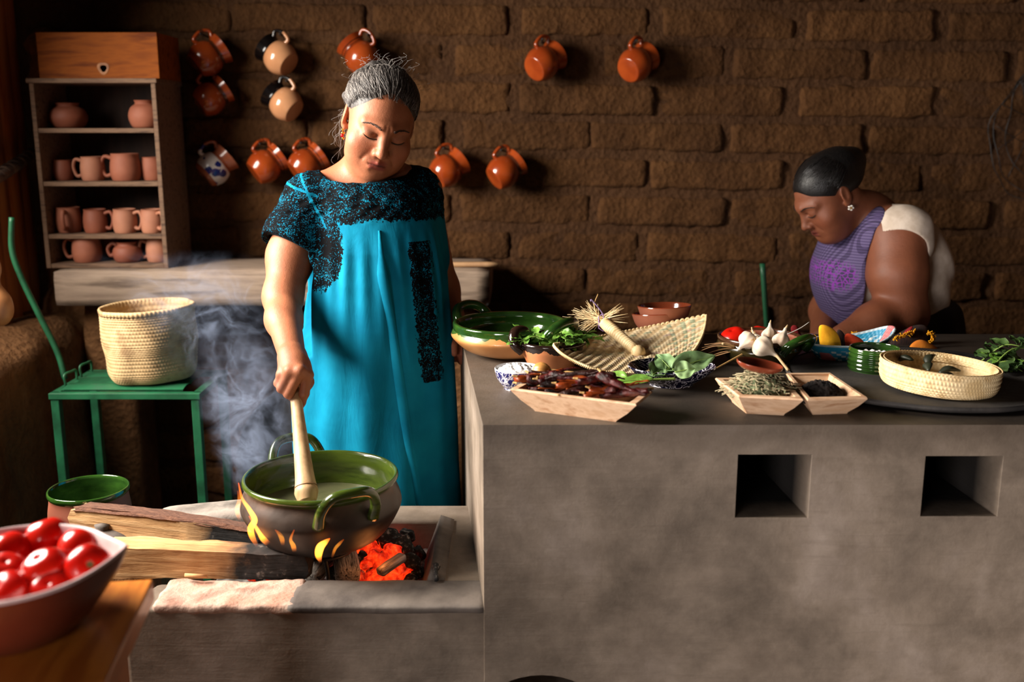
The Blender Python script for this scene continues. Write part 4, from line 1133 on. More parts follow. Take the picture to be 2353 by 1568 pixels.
for k in range(7):
    V, F = chili_mesh(.094+.016*(k%3), .0125+.001*(k%2), k*1.3); me = bpy.data.meshes.new('dried_chili'); me.from_pydata(V, [], F); me.shade_smooth(); me.materials.append((M_CHILI, M_CHILI, M_CHILI2, M_CHILI, M_CHILI3, M_CHILI2, M_CHILI)[k]); ch_me.append(me)
V, F = tube([(0,0,0),(-.004,.001,.001),(-.009,.002,.002)], [.0030,.0022,.0016], 6, 8); stm = bpy.data.meshes.new('stalk'); stm.from_pydata(V, [], F); stm.materials.append(M_TWIG); stm.shade_smooth()
axx = (ct[1]-ct[0]).normalized(); axy = (ct[2]-ct[1]); axy.z = 0
cen = Vector(ctr_.location)
for k in range(34):
    u = rnd.uniform(-.33,.33); v = rnd.uniform(-.02,.42); lay = k/34
    c = cen + axx*u*(ct[1]-ct[0]).length + Vector((axy.x*v, axy.y*v, 0)); c.z = ZC + .026 + .040*lay*(1-abs(u)*.9) + .006
    i = rnd.randrange(7)
    if k >= 29: i = (4,0,2,0,3)[k-29]; c = cen + axx*(-.36+.17*(k-29))*(ct[1]-ct[0]).length*1.0 + Vector((axy.x*.1, axy.y*.1, 0)); c.z = ZC+.062
    o = bpy.data.objects.new('dried_chili', ch_me[i]); link(o); o.location = c
    o.rotation_euler = (rnd.uniform(-.5,.5), rnd.uniform(-.22,.22), rnd.choice((0,PI))+rnd.uniform(-.6,.6))
    tag(o, 'wrinkled dried chili in the heap on the long wooden tray', 'chili', 'dried chilies in the long tray')
    if k % 3 == 1: continue
    s_ = bpy.data.objects.new('stalk', stm); link(s_, o); s_.location = ch_me[i].vertices[0].co + Vector((.002,0,0))

# twin trays
zr2 = ZC+.041
T1 = [at_z(1698,910,zr2), at_z(1846,917,zr2), at_z(1800,868,zr2), at_z(1643,868,zr2)]
T2 = [at_z(1856,918,zr2), at_z(1994,914,zr2), at_z(1907,856,zr2), at_z(1806,857,zr2)]
tr1 = tray('wooden_tray', 'pale angular wooden tray full of dried thyme, left one of the pair', T1, zr2, .60, group='pair of angular wooden trays')
tr2 = tray('wooden_tray', 'pale angular wooden tray with black ground spice, right one of the pair', T2, zr2, .60, group='pair of angular wooden trays')
M_THYME = mat('dried thyme', (120,108,78), (178,164,130), .85, 40, c3=(146,132,100)); M_THYME2 = mat('dried thyme leaf', (74,84,54), (112,120,84), .85, 40)
mb = MB(); mb2 = MB()
for k in range(420):
    a = rnd.uniform(0, 2*PI); rr = math.sqrt(rnd.random()); hx, hy = .062, .055
    p = Vector((hx*rr*math.cos(a), hy*rr*math.sin(a), .030+.045*(1-rr**1.6)*rnd.uniform(.55,1.0)))
    th = rnd.uniform(0, 2*PI); ln = rnd.uniform(.012,.034); e = Vector((math.cos(th)*ln, math.sin(th)*ln*.8, rnd.uniform(-.006,.008)))
    V, F = tube([p-e*.8, p+Vector((0,0,rnd.uniform(0,.006))), p+e*.8], .0008, 4, 5); mb.add(V, F)
    for q in range(4):
        c = p + e*rnd.uniform(-.5,.5) + Vector((rnd.uniform(-.004,.004), rnd.uniform(-.004,.004), rnd.uniform(-.001,.004)))
        Mx = Matrix.Translation(c) @ Euler((rnd.uniform(0,6),rnd.uniform(0,6),rnd.uniform(0,6))).to_matrix().to_4x4()
        s = rnd.uniform(.0015,.0034); mb2.add([(-s,0,0),(0,-s*.5,s*.2),(s,0,0),(0,s*.5,s*.2)], [(0,1,2,3)], Mx)
ty = mb.build('dried_thyme', M_THYME, None, loc=(tr1.location.x+.004, tr1.location.y+.006, ZC)); ty['kind'] = 'stuff'; tag(ty, 'tangled heap of dried grey-green thyme in the left wooden tray', 'herbs')
o = mb2.build('leaf_crumbs', M_THYME2, ty); o['kind'] = 'stuff'
c1 = heap('thyme_core', .058, .042, M_THYME2, .022, ty, .012, 90, 5)
M_SPICE = mat('black ground spice', (14,9,8), (34,22,16), .9, 60, (1,1,1), 5, .9, 220, .003)
sp = heap('ground_spice', .052, .034, M_SPICE, .0, None, .004, 150, 9, 34, 80); sp.location = (tr2.location.x-.004, tr2.location.y-.008, ZC+.016); tag(sp, 'heap of black ground spice in the right wooden tray', 'spice')
# clay spoon dish on the thyme
dsh = thing('clay_scoop', 'shallow glossy red clay dish lying on the dried thyme', 'dish', at_z(1742, 852, ZC+.075), (math.radians(8), math.radians(10), .2))
V, F = lathe(profile_round([(0,0),(.03,.001),(.043,.008),(.046,.014),(.044,.015),(.040,.010),(.028,.004),(0,.003)], 24), 40, cap=False, squash=.62); mesh('dish', V, F, mat('red glazed clay', (120,50,30), (150,70,46), .25, 10, coat=.5), dsh)

# ---------------------------------------------------------------- woven fire fan with straw brush
ctl = [[(1272,794,2.06), (1395,772,2.32), (1623,726,2.34)],
       [(1300,820,2.02), (1445,815,2.15), (1612,778,2.22)],
       [(1352,845,1.99), (1468,860,2.00), (1580,824,2.09)]]
CP = [[at_y(*p) for p in r] for r in ctl]
def lag(a, b, c, u): return a*((u-.5)*(u-1)*2) + b*(-4*u*(u-1)) + c*(u*(u-.5)*2)
def fan_pt(u, v):
    # rounded outline: pull the corners in
    return lag(*[lag(*CP[i], u) for i in range(3)], v)
NU, NV = 46, 30; SUB = 4
nu, nv = NU*SUB, NV*SUB
V = np.zeros(((nu+1)*(nv+1), 3)); cols = np.ones(((nu+1)*(nv+1), 4))
P = [[fan_pt(i/nu, j/nv) for j in range(nv+1)] for i in range(nu+1)]
straw_a, straw_b, straw_g, straw_p = [np.array(lin(c)) for c in ((234,212,172), (206,178,134), (92,140,116), (184,156,154))]
for i in range(nu+1):
    for j in range(nv+1):
        du = P[min(i+1,nu)][j]-P[max(i-1,0)][j]; dv = P[i][min(j+1,nv)]-P[i][max(j-1,0)]
        n = dv.cross(du); n.normalize()
        if n.z < 0: n = -n
        a = i/SUB; b = j/SUB; k = (int(a)+int(b)) % 4
        # twill: each strand runs over two, under two
        wv = math.cos(2*PI*((a+b)/4)); ww = math.cos(2*PI*((a-b)/4.0)+.6)
        h = .0016*wv*abs(math.sin(PI*b)) + .0012*abs(math.sin(PI*b)) + .0007*abs(math.sin(PI*a))
        p = P[i][j] + n*h
        V[i*(nv+1)+j] = p
        c = straw_a if wv > 0 else straw_b
        band = (int(b) % 10 in (3,)) and (int(a)//2 % 2 == 0) and int(a) > 4
        band2 = int(b) % 10 == 7 and (int(a)//3 % 2 == 0)
        if band: c = c*.45+straw_g*.55
        elif band2: c = c*.4+straw_p*.6
        if int(a) in (38, 41, 43) and int(b) % 3: c = c*.4+straw_g*.6
        cols[i*(nv+1)+j] = c
n0 = len(V)
V2 = V - np.array([0,0,.004])
F = []
for i in range(nu):
    for j in range(nv):
        a = i*(nv+1)+j; q = (a, a+nv+1, a+nv+2, a+1); F.append(q); F.append(tuple(n0+k for k in reversed(q)))
bd = [i*(nv+1) for i in range(nu+1)] + [nu*(nv+1)+j for j in range(1,nv+1)] + [i*(nv+1)+nv for i in range(nu-1,-1,-1)] + [j for j in range(nv-1,0,-1)]
for a, b in zip(bd, bd[1:]+bd[:1]): F.append((a, n0+a, n0+b, b))
M_WEAVE = mat('dyed palm weave', (0,0,0), (1,1,1), .6, 60, attr='Col')
fan = thing('woven_fan', 'curled square fire fan of woven palm with green stripes on the counter', 'fan', (0,0,0))
fan.location = Vector(V.mean(axis=0)); fl = np.array(fan.location)
mesh('mat', [tuple(v) for v in (np.concatenate([V, V2])-fl)], F, M_WEAVE, fan, cols=np.concatenate([cols, cols]))
# whip-stitched edge
mb = MB()
edge = [Vector(V[k])-fan.location for k in bd]
for k in range(0, len(edge)-4, 4):
    a, b = edge[k], edge[k+4]; V_, F_ = tube([a+Vector((0,0,-.002)), (a+b)/2+Vector((0,0,.0035)), b+Vector((0,0,-.001))], .0028, 6, 6); mb.add(V_, F_)
mb.build('edge_binding', M_STRAW, fan)

br = thing('straw_brush', 'hand brush of bound straw with splayed bristles lying on the woven fan', 'brush', at_y(1400, 770, 2.19))
b0 = at_y(1466, 810, 2.15) ; b1 = at_y(1388, 742, 2.24)
Lr = lambda p: p - br.location
pts = [Lr(b0.lerp(b1, u)) for u in [0, .08, .2, .5, .8, 1.0]]
V, F = tube(pts, [.007,.0115,.012,.0125,.0135,.012], 18, 120)
V = [Vector(v) for v in V]
def wrapd(k): return .0011*abs(math.sin(k*.55))
cen_ = spline([tuple(p) for p in pts], 120)
V = [tuple(Vector(cen_[i//18]) + (V[i]-Vector(cen_[i//18]))*(1+.09*abs(math.sin((i//18)*.75)))) for i in range(len(V))]
mesh('grip', V, F, M_STRAW, br)
V, F = lathe(profile_round([(0,-.016),(.010,-.013),(.0155,-.002),(.013,.009),(.006,.014),(0,.015)], 20), 26, lambda u,v,r,z: .0010*math.cos(2*PI*v*13), cap=False); o = mesh('knob', V, F, M_STRAW, br, loc=Lr(b0)); o.rotation_euler = frame(b1-b0).to_euler()
hd = Lr(b1); base_d = (b1-b0).normalized()
gdir = [at_y(1310,720,2.28)-b1, at_y(1330,760,2.24)-b1, at_y(1350,705,2.30)-b1, at_y(1418,712,2.22)-b1, at_y(1440,730,2.22)-b1]
for g, (d, cnt) in enumerate(((gdir[0],34), (gdir[1],26), (gdir[2],16), (gdir[3],16), (gdir[4],10))):
    mb = MB()
    for k in range(cnt):
        e = d*rnd.uniform(.65,1.08) + Vector((rnd.uniform(-.016,.016), rnd.uniform(-.02,.02), rnd.uniform(-.010,.016)))
        s = hd + Vector((rnd.uniform(-.008,.008), rnd.uniform(-.008,.008), rnd.uniform(-.006,.006)))
        V, F = tube([s, s+base_d*.012+e*.2, hd+e], [.0014,.0013,.0005], 4, 8, flat=.5); mb.add(V, F)
    o = mb.build('bristle_tuft', M_STRAW, br)
V, F = tube([hd+Vector((.0135*math.cos(i*.9), .0135*math.sin(i*.9)*.6, .0135*math.sin(i*.9)+.001*i-.01)) for i in range(22)], .0014, 5); mesh('binding_cord', V, F, mat('purple cord', (110,84,130), (140,112,160), .6, 30), br)
V, F = tube([hd, Lr(at_y(1384,720,2.24)), Lr(at_y(1360,690,2.24)), Lr(at_y(1358,693,2.24))], .0017, 5, 16); mesh('cord_end', V, F, mat('lilac cord', (130,110,150), (150,128,170), .6, 30), br)
V, F = tube([hd, Lr(at_y(1366,705,2.24)), Lr(at_y(1374,676,2.24))], .001, 5, 10); mesh('long_straw', V, F, M_TWIG, br)

# ---------------------------------------------------------------- stacked brown bowls
for k, (dx, dz, tl) in enumerate(((-.012,0,.10), (0,.030,.06))):
    c = at_y(1527, 752, 2.42)
    t = thing('clay_bowl', ('lower of the two stacked brown bowls behind the woven fan', 'upper glossy brown bowl of the two stacked behind the woven fan')[k], 'bowl', (c.x+dx, 2.42, ZC+.012+dz*.62), (-tl, -tl*.5, 0), 'stacked brown bowls')
    Rb = .066
    V, F = lathe(profile_round([(0,0),(Rb*.45,0),(Rb*.55,.004),(Rb*.86,.03),(Rb*.98,.052),(Rb,.056)], 22), 48, cap=False); mesh('body', V, F, M_TERRA, t)
    V, F = lathe(profile_round([(Rb,.056),(Rb*.985,.058),(Rb*.95,.055),(Rb*.82,.032),(Rb*.5,.010),(0,.007)], 22), 48, cap=False); mesh('inside', V, F, mat('glossy brown glaze', (110,48,28), (136,64,38), .15, 8, coat=.6), t)
c = at_y(1527, 752, 2.42)
t = thing('clay_dish', 'plain upturned clay dish under the stacked brown bowls', 'dish', (c.x-.01, 2.42, ZC))
V, F = lathe(profile_round([(0,.012),(.040,.012),(.055,.010),(.066,.003),(.068,0),(.06,0),(0,0)], 22), 40, cap=False); mesh('dish', V, F, M_TERRA_D, t)

# ---------------------------------------------------------------- blue plate with broad leaves
bp = thing('talavera_plate', 'dark blue deep plate painted with white scrolls under the broad leaves', 'plate', (at_y(1545, 890, 1.97).x, 1.985, ZC))
V, F = lathe(profile_round([(0,0),(.042,0),(.046,.004),(.070,.020),(.088,.036),(.090,.039)], 24), 56, cap=False, squash=.8); mesh('body', V, F, M_TALD, bp)
V, F = lathe(profile_round([(.090,.039),(.088,.041),(.084,.037),(.06,.018),(.03,.010),(0,.009)], 24), 56, cap=False, squash=.8); mesh('inside', V, F, M_TALD, bp)
lv = thing('broad_leaves', 'sprig of broad pale green leaves lying over the blue plate', 'leaves', at_y(1530, 850, 2.035))
Lp = lambda x, y, Y: at_y(x, y, Y) - lv.location
stem = [Lp(1590,852,1.930), Lp(1545,848,1.930), Lp(1500,858,1.930), Lp(1455,872,1.910)]
stem = [Lp(1552,871,1.900), Lp(1515,872,1.900), Lp(1470,874,1.900)]
V, F = tube(stem, [.0026,.0024,.0018], 7, 16); mesh('stem', V, F, M_STEMG, lv)
def big_leaf(A, B, W, roll, curl, seed, m=M_LEAF_P):
    L = (B-A).length; V, F = leaf_shape(L, W, curl, .25, 16, 9, .12, seed)
    x = (B-A).normalized(); z = (Vector((0,-math.sin(roll),math.cos(roll)))); z = (z-x*z.dot(x)).normalized(); y = z.cross(x)
    M4 = Matrix.Translation(A) @ Matrix((x,y,z)).transposed().to_4x4()
    o = mesh('leaf', [tuple(M4 @ Vector(v)) for v in V], F, m, lv)
    V, F = tube([M4 @ Vector((L*u, 0, -curl*L*u*u+.0012)) for u in (0,.3,.6,.95)], [.0012,.001,.0008,.0003], 5, 10); mesh('midrib', V, F, M_STEMG, o)
big_leaf(Lp(1545,850,1.930), Lp(1645,815,1.970), .052, .75, .04, 1); big_leaf(Lp(1530,852,1.930), Lp(1590,828,2.010), .05, .5, -.05, 2)
big_leaf(Lp(1540,848,1.940), Lp(1508,812,1.970), .042, .9, .1, 3); big_leaf(Lp(1525,866,1.910), Lp(1485,850,1.970), .042, .5, .08, 4)
big_leaf(Lp(1500,872,1.900), Lp(1415,878,1.900), .034, .3, .02, 5, M_LEAF); big_leaf(Lp(1440,872,1.910), Lp(1392,856,1.940), .030, .6, .1, 6, M_LEAF)
big_leaf(Lp(1550,856,1.910), Lp(1600,845,1.910), .04, .9, .1, 7); big_leaf(Lp(1500,862,1.910), Lp(1545,835,1.990), .05, .6, .0, 8)

# ---------------------------------------------------------------- cazuela with tomatoes and garlic
Yg = 2.175
g0 = at_y(1650, 800, Yg); g1 = at_y(1838, 800, Yg); Rg = (g1.x-g0.x)/2
zg = at_y(1745, 772, Yg).z
gz = thing('brown_cazuela', 'dark brown and green glazed cazuela filled with tomatoes and garlic', 'pot', ((g0.x+g1.x)/2, Yg, ZC))
cazuela(gz, Rg, zg-ZC, drip_mat('dark glaze with bare clay patches', ((34,30,14),(54,44,20)), (126,70,40), 9, .01, .15, 12), M_TERRA_D, mat('brown glaze rim', (52,30,18), (76,46,28), .18, 12, coat=.5), (math.radians(-50),), M_GREEN_D, .0095, 1.02, .012, .6, None, None, .78, .006, .018)
zi = zg-.018
GT = 'tomatoes in the brown cazuela'
def tom2(px, py, r, Y, up, lb, seed):
    c = at_y(px, py, Y); tomato(c, r*(Y*.985+.05)/FPX, up, lb, seed, False, GT)
tom2(1688, 784, 35, 2.190, (-.3,-.2,.9), 'big tomato at the left of the brown cazuela', 3)
tom2(1748, 772, 26, 2.280, (.2,.1,.9), 'tomato behind the garlic bulbs in the brown cazuela', 6)
tom2(1800, 812, 22, 2.200, (.4,-.2,.8), 'dark tomato at the right rim behind the handle of the brown cazuela', 8)
tom2(1745, 818, 24, 2.220, (0,0,1), 'tomato hidden under the garlic in the brown cazuela', 9)
M_GARLIC = mat('garlic skin', (196,172,146), (226,210,190), .5, 12, (1,1,1), 4, .3, 60, .001, c3=(180,150,124)); M_GSTEM = mat('garlic stalk', (180,148,106), (206,178,136), .7, 16)
def garlic(px, py, r, Y, up, label, stalk, seed):
    c = at_y(px, py, Y); s = r*(Y*.985+.05)/FPX
    P = profile_round([(0,-.72),(.35,-.74),(.85,-.45),(1.0,.0),(.82,.45),(.42,.82),(.22,1.15),(.16,1.5)], 26)
    V, F = lathe([(a*s, b*s) for a, b in P], 40, lambda u,v,rr,z: -.10*rr*abs(math.cos(4*2*PI*v+seed))*(1 if z < s*.7 else .4), cap=True)
    t = thing('garlic_bulb', label, 'garlic', c, (0,0,0), 'garlic bulbs in the brown cazuela')
    t.matrix_world = Matrix.Translation(c) @ frame(up)
    mesh('bulb', V, F, M_GARLIC, t)
    if stalk:
        inv = t.matrix_world.inverted(); pts = [inv @ (c+Vector(up).normalized()*s*1.4)] + [inv @ q for q in stalk]
        V, F = tube(pts, [s*.17]+[s*.13]*len(stalk), 8, 20, rough=.15); mesh('stalk', V, F, M_GSTEM, t)
    else:
        V, F = tube([(0,0,1.4*s),(.1*s,0,1.9*s)], [s*.15,s*.08], 7); mesh('stalk', V, F, M_GSTEM, t)
    mb = MB()
    for k in range(10):
        a = rnd.uniform(0,6.28); V, F = tube([(0,0,-.7*s),(.2*s*math.cos(a),.2*s*math.sin(a),-.9*s),(.45*s*math.cos(a+.4),.45*s*math.sin(a+.4),-1.05*s)], .0005, 4, 5); mb.add(V, F)
    mb.build('roots', M_TWIG, t)
garlic(1752, 796, 27, 2.055, (.55,-.35,-.35), 'big garlic bulb with a thick stalk hanging over the cazuela rim', [at_y(1790,824,2.030), at_y(1812,852,2.010)], .3)
garlic(1718, 782, 23, 2.085, (-.4,-.3,-.3), 'papery garlic bulb beside the big tomato, its dry leaf pointing left', [at_y(1700,800,2.120), at_y(1660,790,2.100)], 1.1)
garlic(1795, 784, 22, 2.100, (.3,.3,.7), 'garlic bulb at the right of the garlic heap', None, 2.0)
garlic(1768, 770, 19, 2.150, (.1,.4,.8), 'garlic bulb at the back of the heap, roots up', None, 2.9)
garlic(1738, 784, 18, 2.130, (-.3,.3,.8), 'small garlic bulb wedged between the big bulb and the papery one', None, 3.9)
V, F = tube([at_y(1806,770,2.190), at_y(1838,755,2.190), at_y(1860,740,2.190)], [.0012,.001,.0005], 5, 12); tag(mesh('silvery_straw', V, F, mat('silvery stalk', (170,166,160), (200,196,190), .5, 20)), 'thin silvery stalk sticking up from the garlic towards the leaning person', 'stalk')
V, F = tube([at_y(1732,800,2.120), at_y(1680,828,2.080), at_y(1612,865,2.020)], [.0022,.002,.0012], 6, 20); tag(mesh('dry_straw', V, F, M_TWIG), 'long dry yellow stalk leaning from the garlic down to the counter', 'stalk')
dhk = thing('dry_husks', 'loose dry brown husk leaves beside the garlic cazuela', 'husks', at_y(1650, 800, 2.130))
for k in range(7):
    p0 = at_y(1700+rnd.uniform(-15,15), 798+rnd.uniform(-8,12), 2.110)-dhk.location; p2 = at_y(1600+rnd.uniform(-20,30), 800+rnd.uniform(-12,30), 2.160)-dhk.location
    V, F = tube([p0, (p0+p2)/2+Vector((0,0,rnd.uniform(0,.012))), p2], [.003,.005,.001], 6, 12, flat=.25); mesh('husk', V, F, mat('husk %d'%k, (96,66,36), (140,104,62), .8, 20), dhk)

# ---------------------------------------------------------------- blue woven basket with cloths
Yb = 2.175
def boat_pt(u, v, lift=1.0):
    """boat-shaped woven tray: u around, v up the wall"""
    a = 2*PI*u; w = .55+.45*v
    x = .105*w*math.cos(a)*1.0; y = .060*w*math.sin(a)
    z = .058*v + .030*v*max(0, math.cos(a))**2*(1 if math.cos(a) > 0 else 0) - .006*v
    return x, y, z
cbp = at_y(1948, 820, Yb)
bb_ = thing('blue_basket', 'small woven basket in turquoise and pink stitches holding folded felt', 'basket', (cbp.x, Yb, ZC), (0,0,math.radians(8)))
nu, nv = 200, 44; V = []; cols = []
tq, pk, wh = [np.array(lin(c)) for c in ((40,138,176), (196,110,112), (206,214,214))]
for j in range(nv+1):
    for i in range(nu):
        u, v = i/nu, j/nv; x, y, z = boat_pt(u, v)
        k = 1 + .012*math.sin(2*PI*(i/4+(j//4)*.5))*abs(math.sin(PI*j/4))
        V.append((x*k, y*k, z))
        pu = math.cos(2*PI*u)
        c = tq
        dmd = abs(((u*5) % 1)-.5)*2
        if v < .62 and dmd > .35+v*.6: c = pk
        elif v < .75 and (i//4+j//4) % 3 == 0 and dmd < .6: c = wh
        if v > .93: c = wh*.75+tq*.25
        if pu > .97 and v > .4: c = pk
        cols.append(c)
F = [(j*nu+i, j*nu+(i+1)%nu, (j+1)*nu+(i+1)%nu, (j+1)*nu+i) for j in range(nv) for i in range(nu)]
n0 = len(V)
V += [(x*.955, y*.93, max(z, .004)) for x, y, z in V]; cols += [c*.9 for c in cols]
F += [tuple(n0+k for k in reversed(f)) for f in F]
F += [(nv*nu+i, nv*nu+(i+1)%nu, n0+nv*nu+(i+1)%nu, n0+nv*nu+i) for i in range(nu)]
F.append(tuple(reversed(range(nu)))); F.append(tuple(n0+i for i in range(nu)))
mesh('body', V, F, mat('dyed plastic weave', (0,0,0), (1,1,1), .45, 60, attr='Col'), bb_, cols=cols)
def cloth(label, pts, m, thick=.006, cat='cloth', name='felt_cloth', seed=0, W=.05, up=(0,1,0)):
    """thick folded felt swept along a path"""
    P = spline([tuple(p) for p in pts], 18); c0 = Vector(P[0]); V = []; F = []
    upv = Vector(up)
    for i, p in enumerate(P):
        w = W*(.75+.25*math.sin(i*.5+seed))
        for s, q in ((-1,-1), (-.3,-1), (.3,-1), (1,-1), (1,1), (.3,1), (-.3,1), (-1,1)):
            t = (Vector(P[min(i+1,17)])-Vector(P[max(i-1,0)])).normalized(); nn = t.cross(upv).normalized()
            V.append(tuple(Vector(p)+upv*(s*w/2)+nn*(q*thick/2 + .003*math.sin(s*3+i*.4+seed)) - c0))
    for i in range(17):
        for j in range(8): k = (j+1)%8; F.append((i*8+j, i*8+k, (i+1)*8+k, (i+1)*8+j))
    F.append(tuple(reversed(range(8)))); F.append(tuple(17*8+j for j in range(8)))
    return tag(mesh(name, V, F, m, None, loc=c0), label, cat)
M_YEL = mat('yellow felt', (224,152,10), (240,176,24), .95, 30, (1,1,1), 5, .5, 200, .001); M_RED = mat('red orange felt', (190,52,16), (214,72,24), .95, 30, (1,1,1), 5, .5, 200, .001)
M_BLKT = mat('black striped cloth', (24,16,16), (60,30,20), .95, 8, (40,6,6), 3, .4, 120, .001); M_CRIM = mat('crimson cloth', (110,10,18), (150,18,26), .9, 30); M_ORG = mat('orange cloth', (196,104,16), (222,134,30), .9, 20, (1,1,1), 5, .4, 150, .001)
def felt_piece(name, label, outline, Y, th, m, cat='cloth', bulge=.005):
    P = [at_y(x, y, Y) for x, y in outline]; c = sum(P, Vector())/len(P); n = len(P)
    V = []; F = []
    rings = [(1.0,0), (.9,-th*.9), (.55,-th-bulge*.6), (.15,-th-bulge)]
    for (k, d) in rings:
        for p in P: V.append(tuple((p-c)*k+Vector((0,d,0))))
    for (k, d) in reversed([(1.0,th*.0+.0001), (.9,th), (.3,th+bulge*.4)]):
        pass
    m0 = len(rings)
    for i in range(m0-1):
        for j in range(n): q = (j+1)%n; F.append((i*n+j, i*n+q, (i+1)*n+q, (i+1)*n+j))
    F.append(tuple((m0-1)*n+j for j in range(n)))
    b0_ = len(V)
    for (k, d) in [(.92,th), (.4,th+bulge*.3)]:
        for p in P: V.append(tuple((p-c)*k+Vector((0,d,0))))
    for j in range(n): q = (j+1)%n; F.append((j, b0_+j, b0_+q, q)); F.append((b0_+j, b0_+n+j, b0_+n+q, b0_+q))
    F.append(tuple(reversed([b0_+n+j for j in range(n)])))
    o = mesh(name, V, F, m, None, loc=c); sd = o.modifiers.new('s','SUBSURF'); sd.levels = 1; sd.render_levels = 2
    return tag(o, label, cat)
felt_piece('felt_cloth', 'bright yellow folded felt standing in the blue woven basket', [(1884,800),(1880,762),(1881,748),(1890,744),(1910,750),(1926,765),(1933,785),(1934,806),(1930,818),(1890,820)], 2.175, .007, M_YEL)
felt_piece('felt_cloth', 'dark brown striped felt edge behind the yellow felt', [(1918,752),(1935,758),(1945,775),(1948,800),(1940,815),(1930,812)], 2.190, .005, M_BLKT)
felt_piece('felt_cloth', 'red orange felt with a yellow tassel in the blue woven basket', [(1936,768),(1952,764),(1972,774),(1990,785),(1985,808),(1950,815),(1938,800)], 2.185, .006, M_RED)
tas = thing('yellow_tassel', 'small yellow wool tassel on the red orange felt in the blue basket', 'tassel', at_y(1960, 772, 2.39))
mb = MB()
for k in range(60):
    V, F = tube([(0,0,0), (rnd.uniform(-.008,.012), rnd.uniform(-.008,.002), rnd.uniform(-.008,.012)), (rnd.uniform(-.008,.02), rnd.uniform(-.008,.002), rnd.uniform(-.018,.010))], .0011, 4, 6); mb.add(V, F)
o = mb.build('wool_threads', M_YEL, tas)
felt_piece('woven_cloth', 'dark striped woven cloth with red corner behind the palm bowl', [(2040,800),(2048,780),(2062,768),(2090,752),(2112,744),(2135,748),(2140,770),(2145,800),(2120,815),(2060,815)], 2.380, .012, M_BLKT)
felt_piece('woven_cloth', 'crimson corner of folded cloth above the yellow braid', [(2072,772),(2082,758),(2096,748),(2100,752),(2086,766),(2078,774)], 2.360, .004, M_CRIM, bulge=.004)
felt_piece('woven_cloth', 'orange cloth tip peeking over the rim of the palm bowl', [(2085,800),(2100,784),(2118,778),(2140,790),(2160,802),(2150,812),(2095,812)], 2.330, .006, M_ORG)
ybr = thing('yellow_braid', 'yellow wool fringe along the dark striped cloth', 'fringe', at_y(2130, 775, 2.340))
for seg_ in ([(2132,763),(2142,768),(2143,776),(2136,786)], [(2056,778),(2075,770),(2103,760)]):
    P = spline([tuple(at_y(x, y, 2.345)-ybr.location) for x, y in seg_], 30); mb = MB()
    for k in range(90):
        p = Vector(P[rnd.randrange(30)]); e = Vector((rnd.uniform(-.006,.006), rnd.uniform(-.008,0), rnd.uniform(-.008,.006)))
        V, F = tube([p, p+e], .0014, 4); mb.add(V, F)
    mb.build('fringe', M_YEL, ybr)
felt_piece('crimson_ribbon', 'crimson ribbon end on the counter by the leaning person', [(1812,748),(1832,744),(1838,762),(1848,785),(1842,800),(1822,780)], 2.410, .003, M_CRIM, 'ribbon', .004)
felt_piece('woven_cloth', 'dark red folded cloth lying under the hands of the leaning person', [(1838,775),(1880,772),(1960,778),(2040,785),(2045,812),(1960,822),(1850,815)], 2.280, .02, M_CRIM, bulge=.012)
# small green bowl of salt
gb = thing('green_salt_bowl', 'ribbed green glazed bowl of salt behind the palm bowl', 'bowl', (at_y(2008, 830, 2.06).x, 2.06, ZC))
rg = .052
V, F = lathe(profile_round([(0,0),(rg*.8,0),(rg*.95,.005),(rg*1.02,.025),(rg*1.0,.048),(rg*.99,.060)], 60), 48, lambda u,v,r,z: .0011*math.sin(z*720), cap=False); mesh('body', V, F, M_GREEN_D, gb)
V, F = lathe(profile_round([(rg*.99,.060),(rg*.975,.062),(rg*.93,.058),(rg*.93,.02),(0,.008)], 22), 48, cap=False); mesh('inside', V, F, M_GREEN_D, gb)
heap('salt_heap', .046, .012, M_SALT, .040, gb, .006, 110, 7)
# flat dark griddle on the counter, palm bowl on it
gd = thing('flat_griddle', 'thin black round clay griddle lying on the counter under the palm bowl', 'griddle', (at_z(2150, 900, ZC).x, 2.02, ZC))
V, F = lathe(profile_round([(0,0),(.20,0),(.255,.003),(.268,.010),(.262,.016),(.24,.014),(0,.014)], 30), 90, lambda u,v,r,z: .004*noise.noise(Vector((math.cos(2*PI*v)*3, math.sin(2*PI*v)*3, 0))) if r > .2 else 0, cap=False); mesh('disc', V, F, M_COMAL, gd)
pbY = 1.905
p0 = at_y(2026, 860, pbY); p1 = at_y(2285, 860, pbY); Rp = (p1.x-p0.x)/2; zpb = ZC+.0145; hb_ = at_y(2155, 838, pbY).z - zpb
pbk = thing('palm_bowl', 'low round basket woven of pale palm strips standing on the black griddle', 'basket', ((p0.x+p1.x)/2, pbY, zpb), (0, math.radians(3.5), 0))
woven('body', [(Rp*.80,0),(Rp*.92,.004),(Rp*.985,.02),(Rp*1.0,.05),(Rp*.975,hb_*.8),(Rp*.965,hb_-.008)], 18, 104, M_STRAW, pbk, .0024, .5, wob=.003, seed=6)
woven('inside', [(Rp*.94,hb_-.004),(Rp*.945,hb_*.7),(Rp*.955,.05),(Rp*.9,.014),(0,.006)], 16, 80, M_STRAW, pbk, -.0018, .5, wob=.003, seed=6)
V, F = lathe([(Rp*.94,hb_-.012),(Rp*.935,hb_-.003),(Rp*.955,hb_+.003),(Rp*.985,hb_-.002),(Rp*.985,hb_-.011),(Rp*.96,hb_-.014)], 264, lambda u,v,r,z: .003*noise.noise(Vector((math.cos(2*PI*v)*1.6+6, math.sin(2*PI*v)*1.6, hb_*9)))+.0012*math.sin(v*2*PI*88), cap=False); mesh('rim', V, F, M_STRAW, pbk)
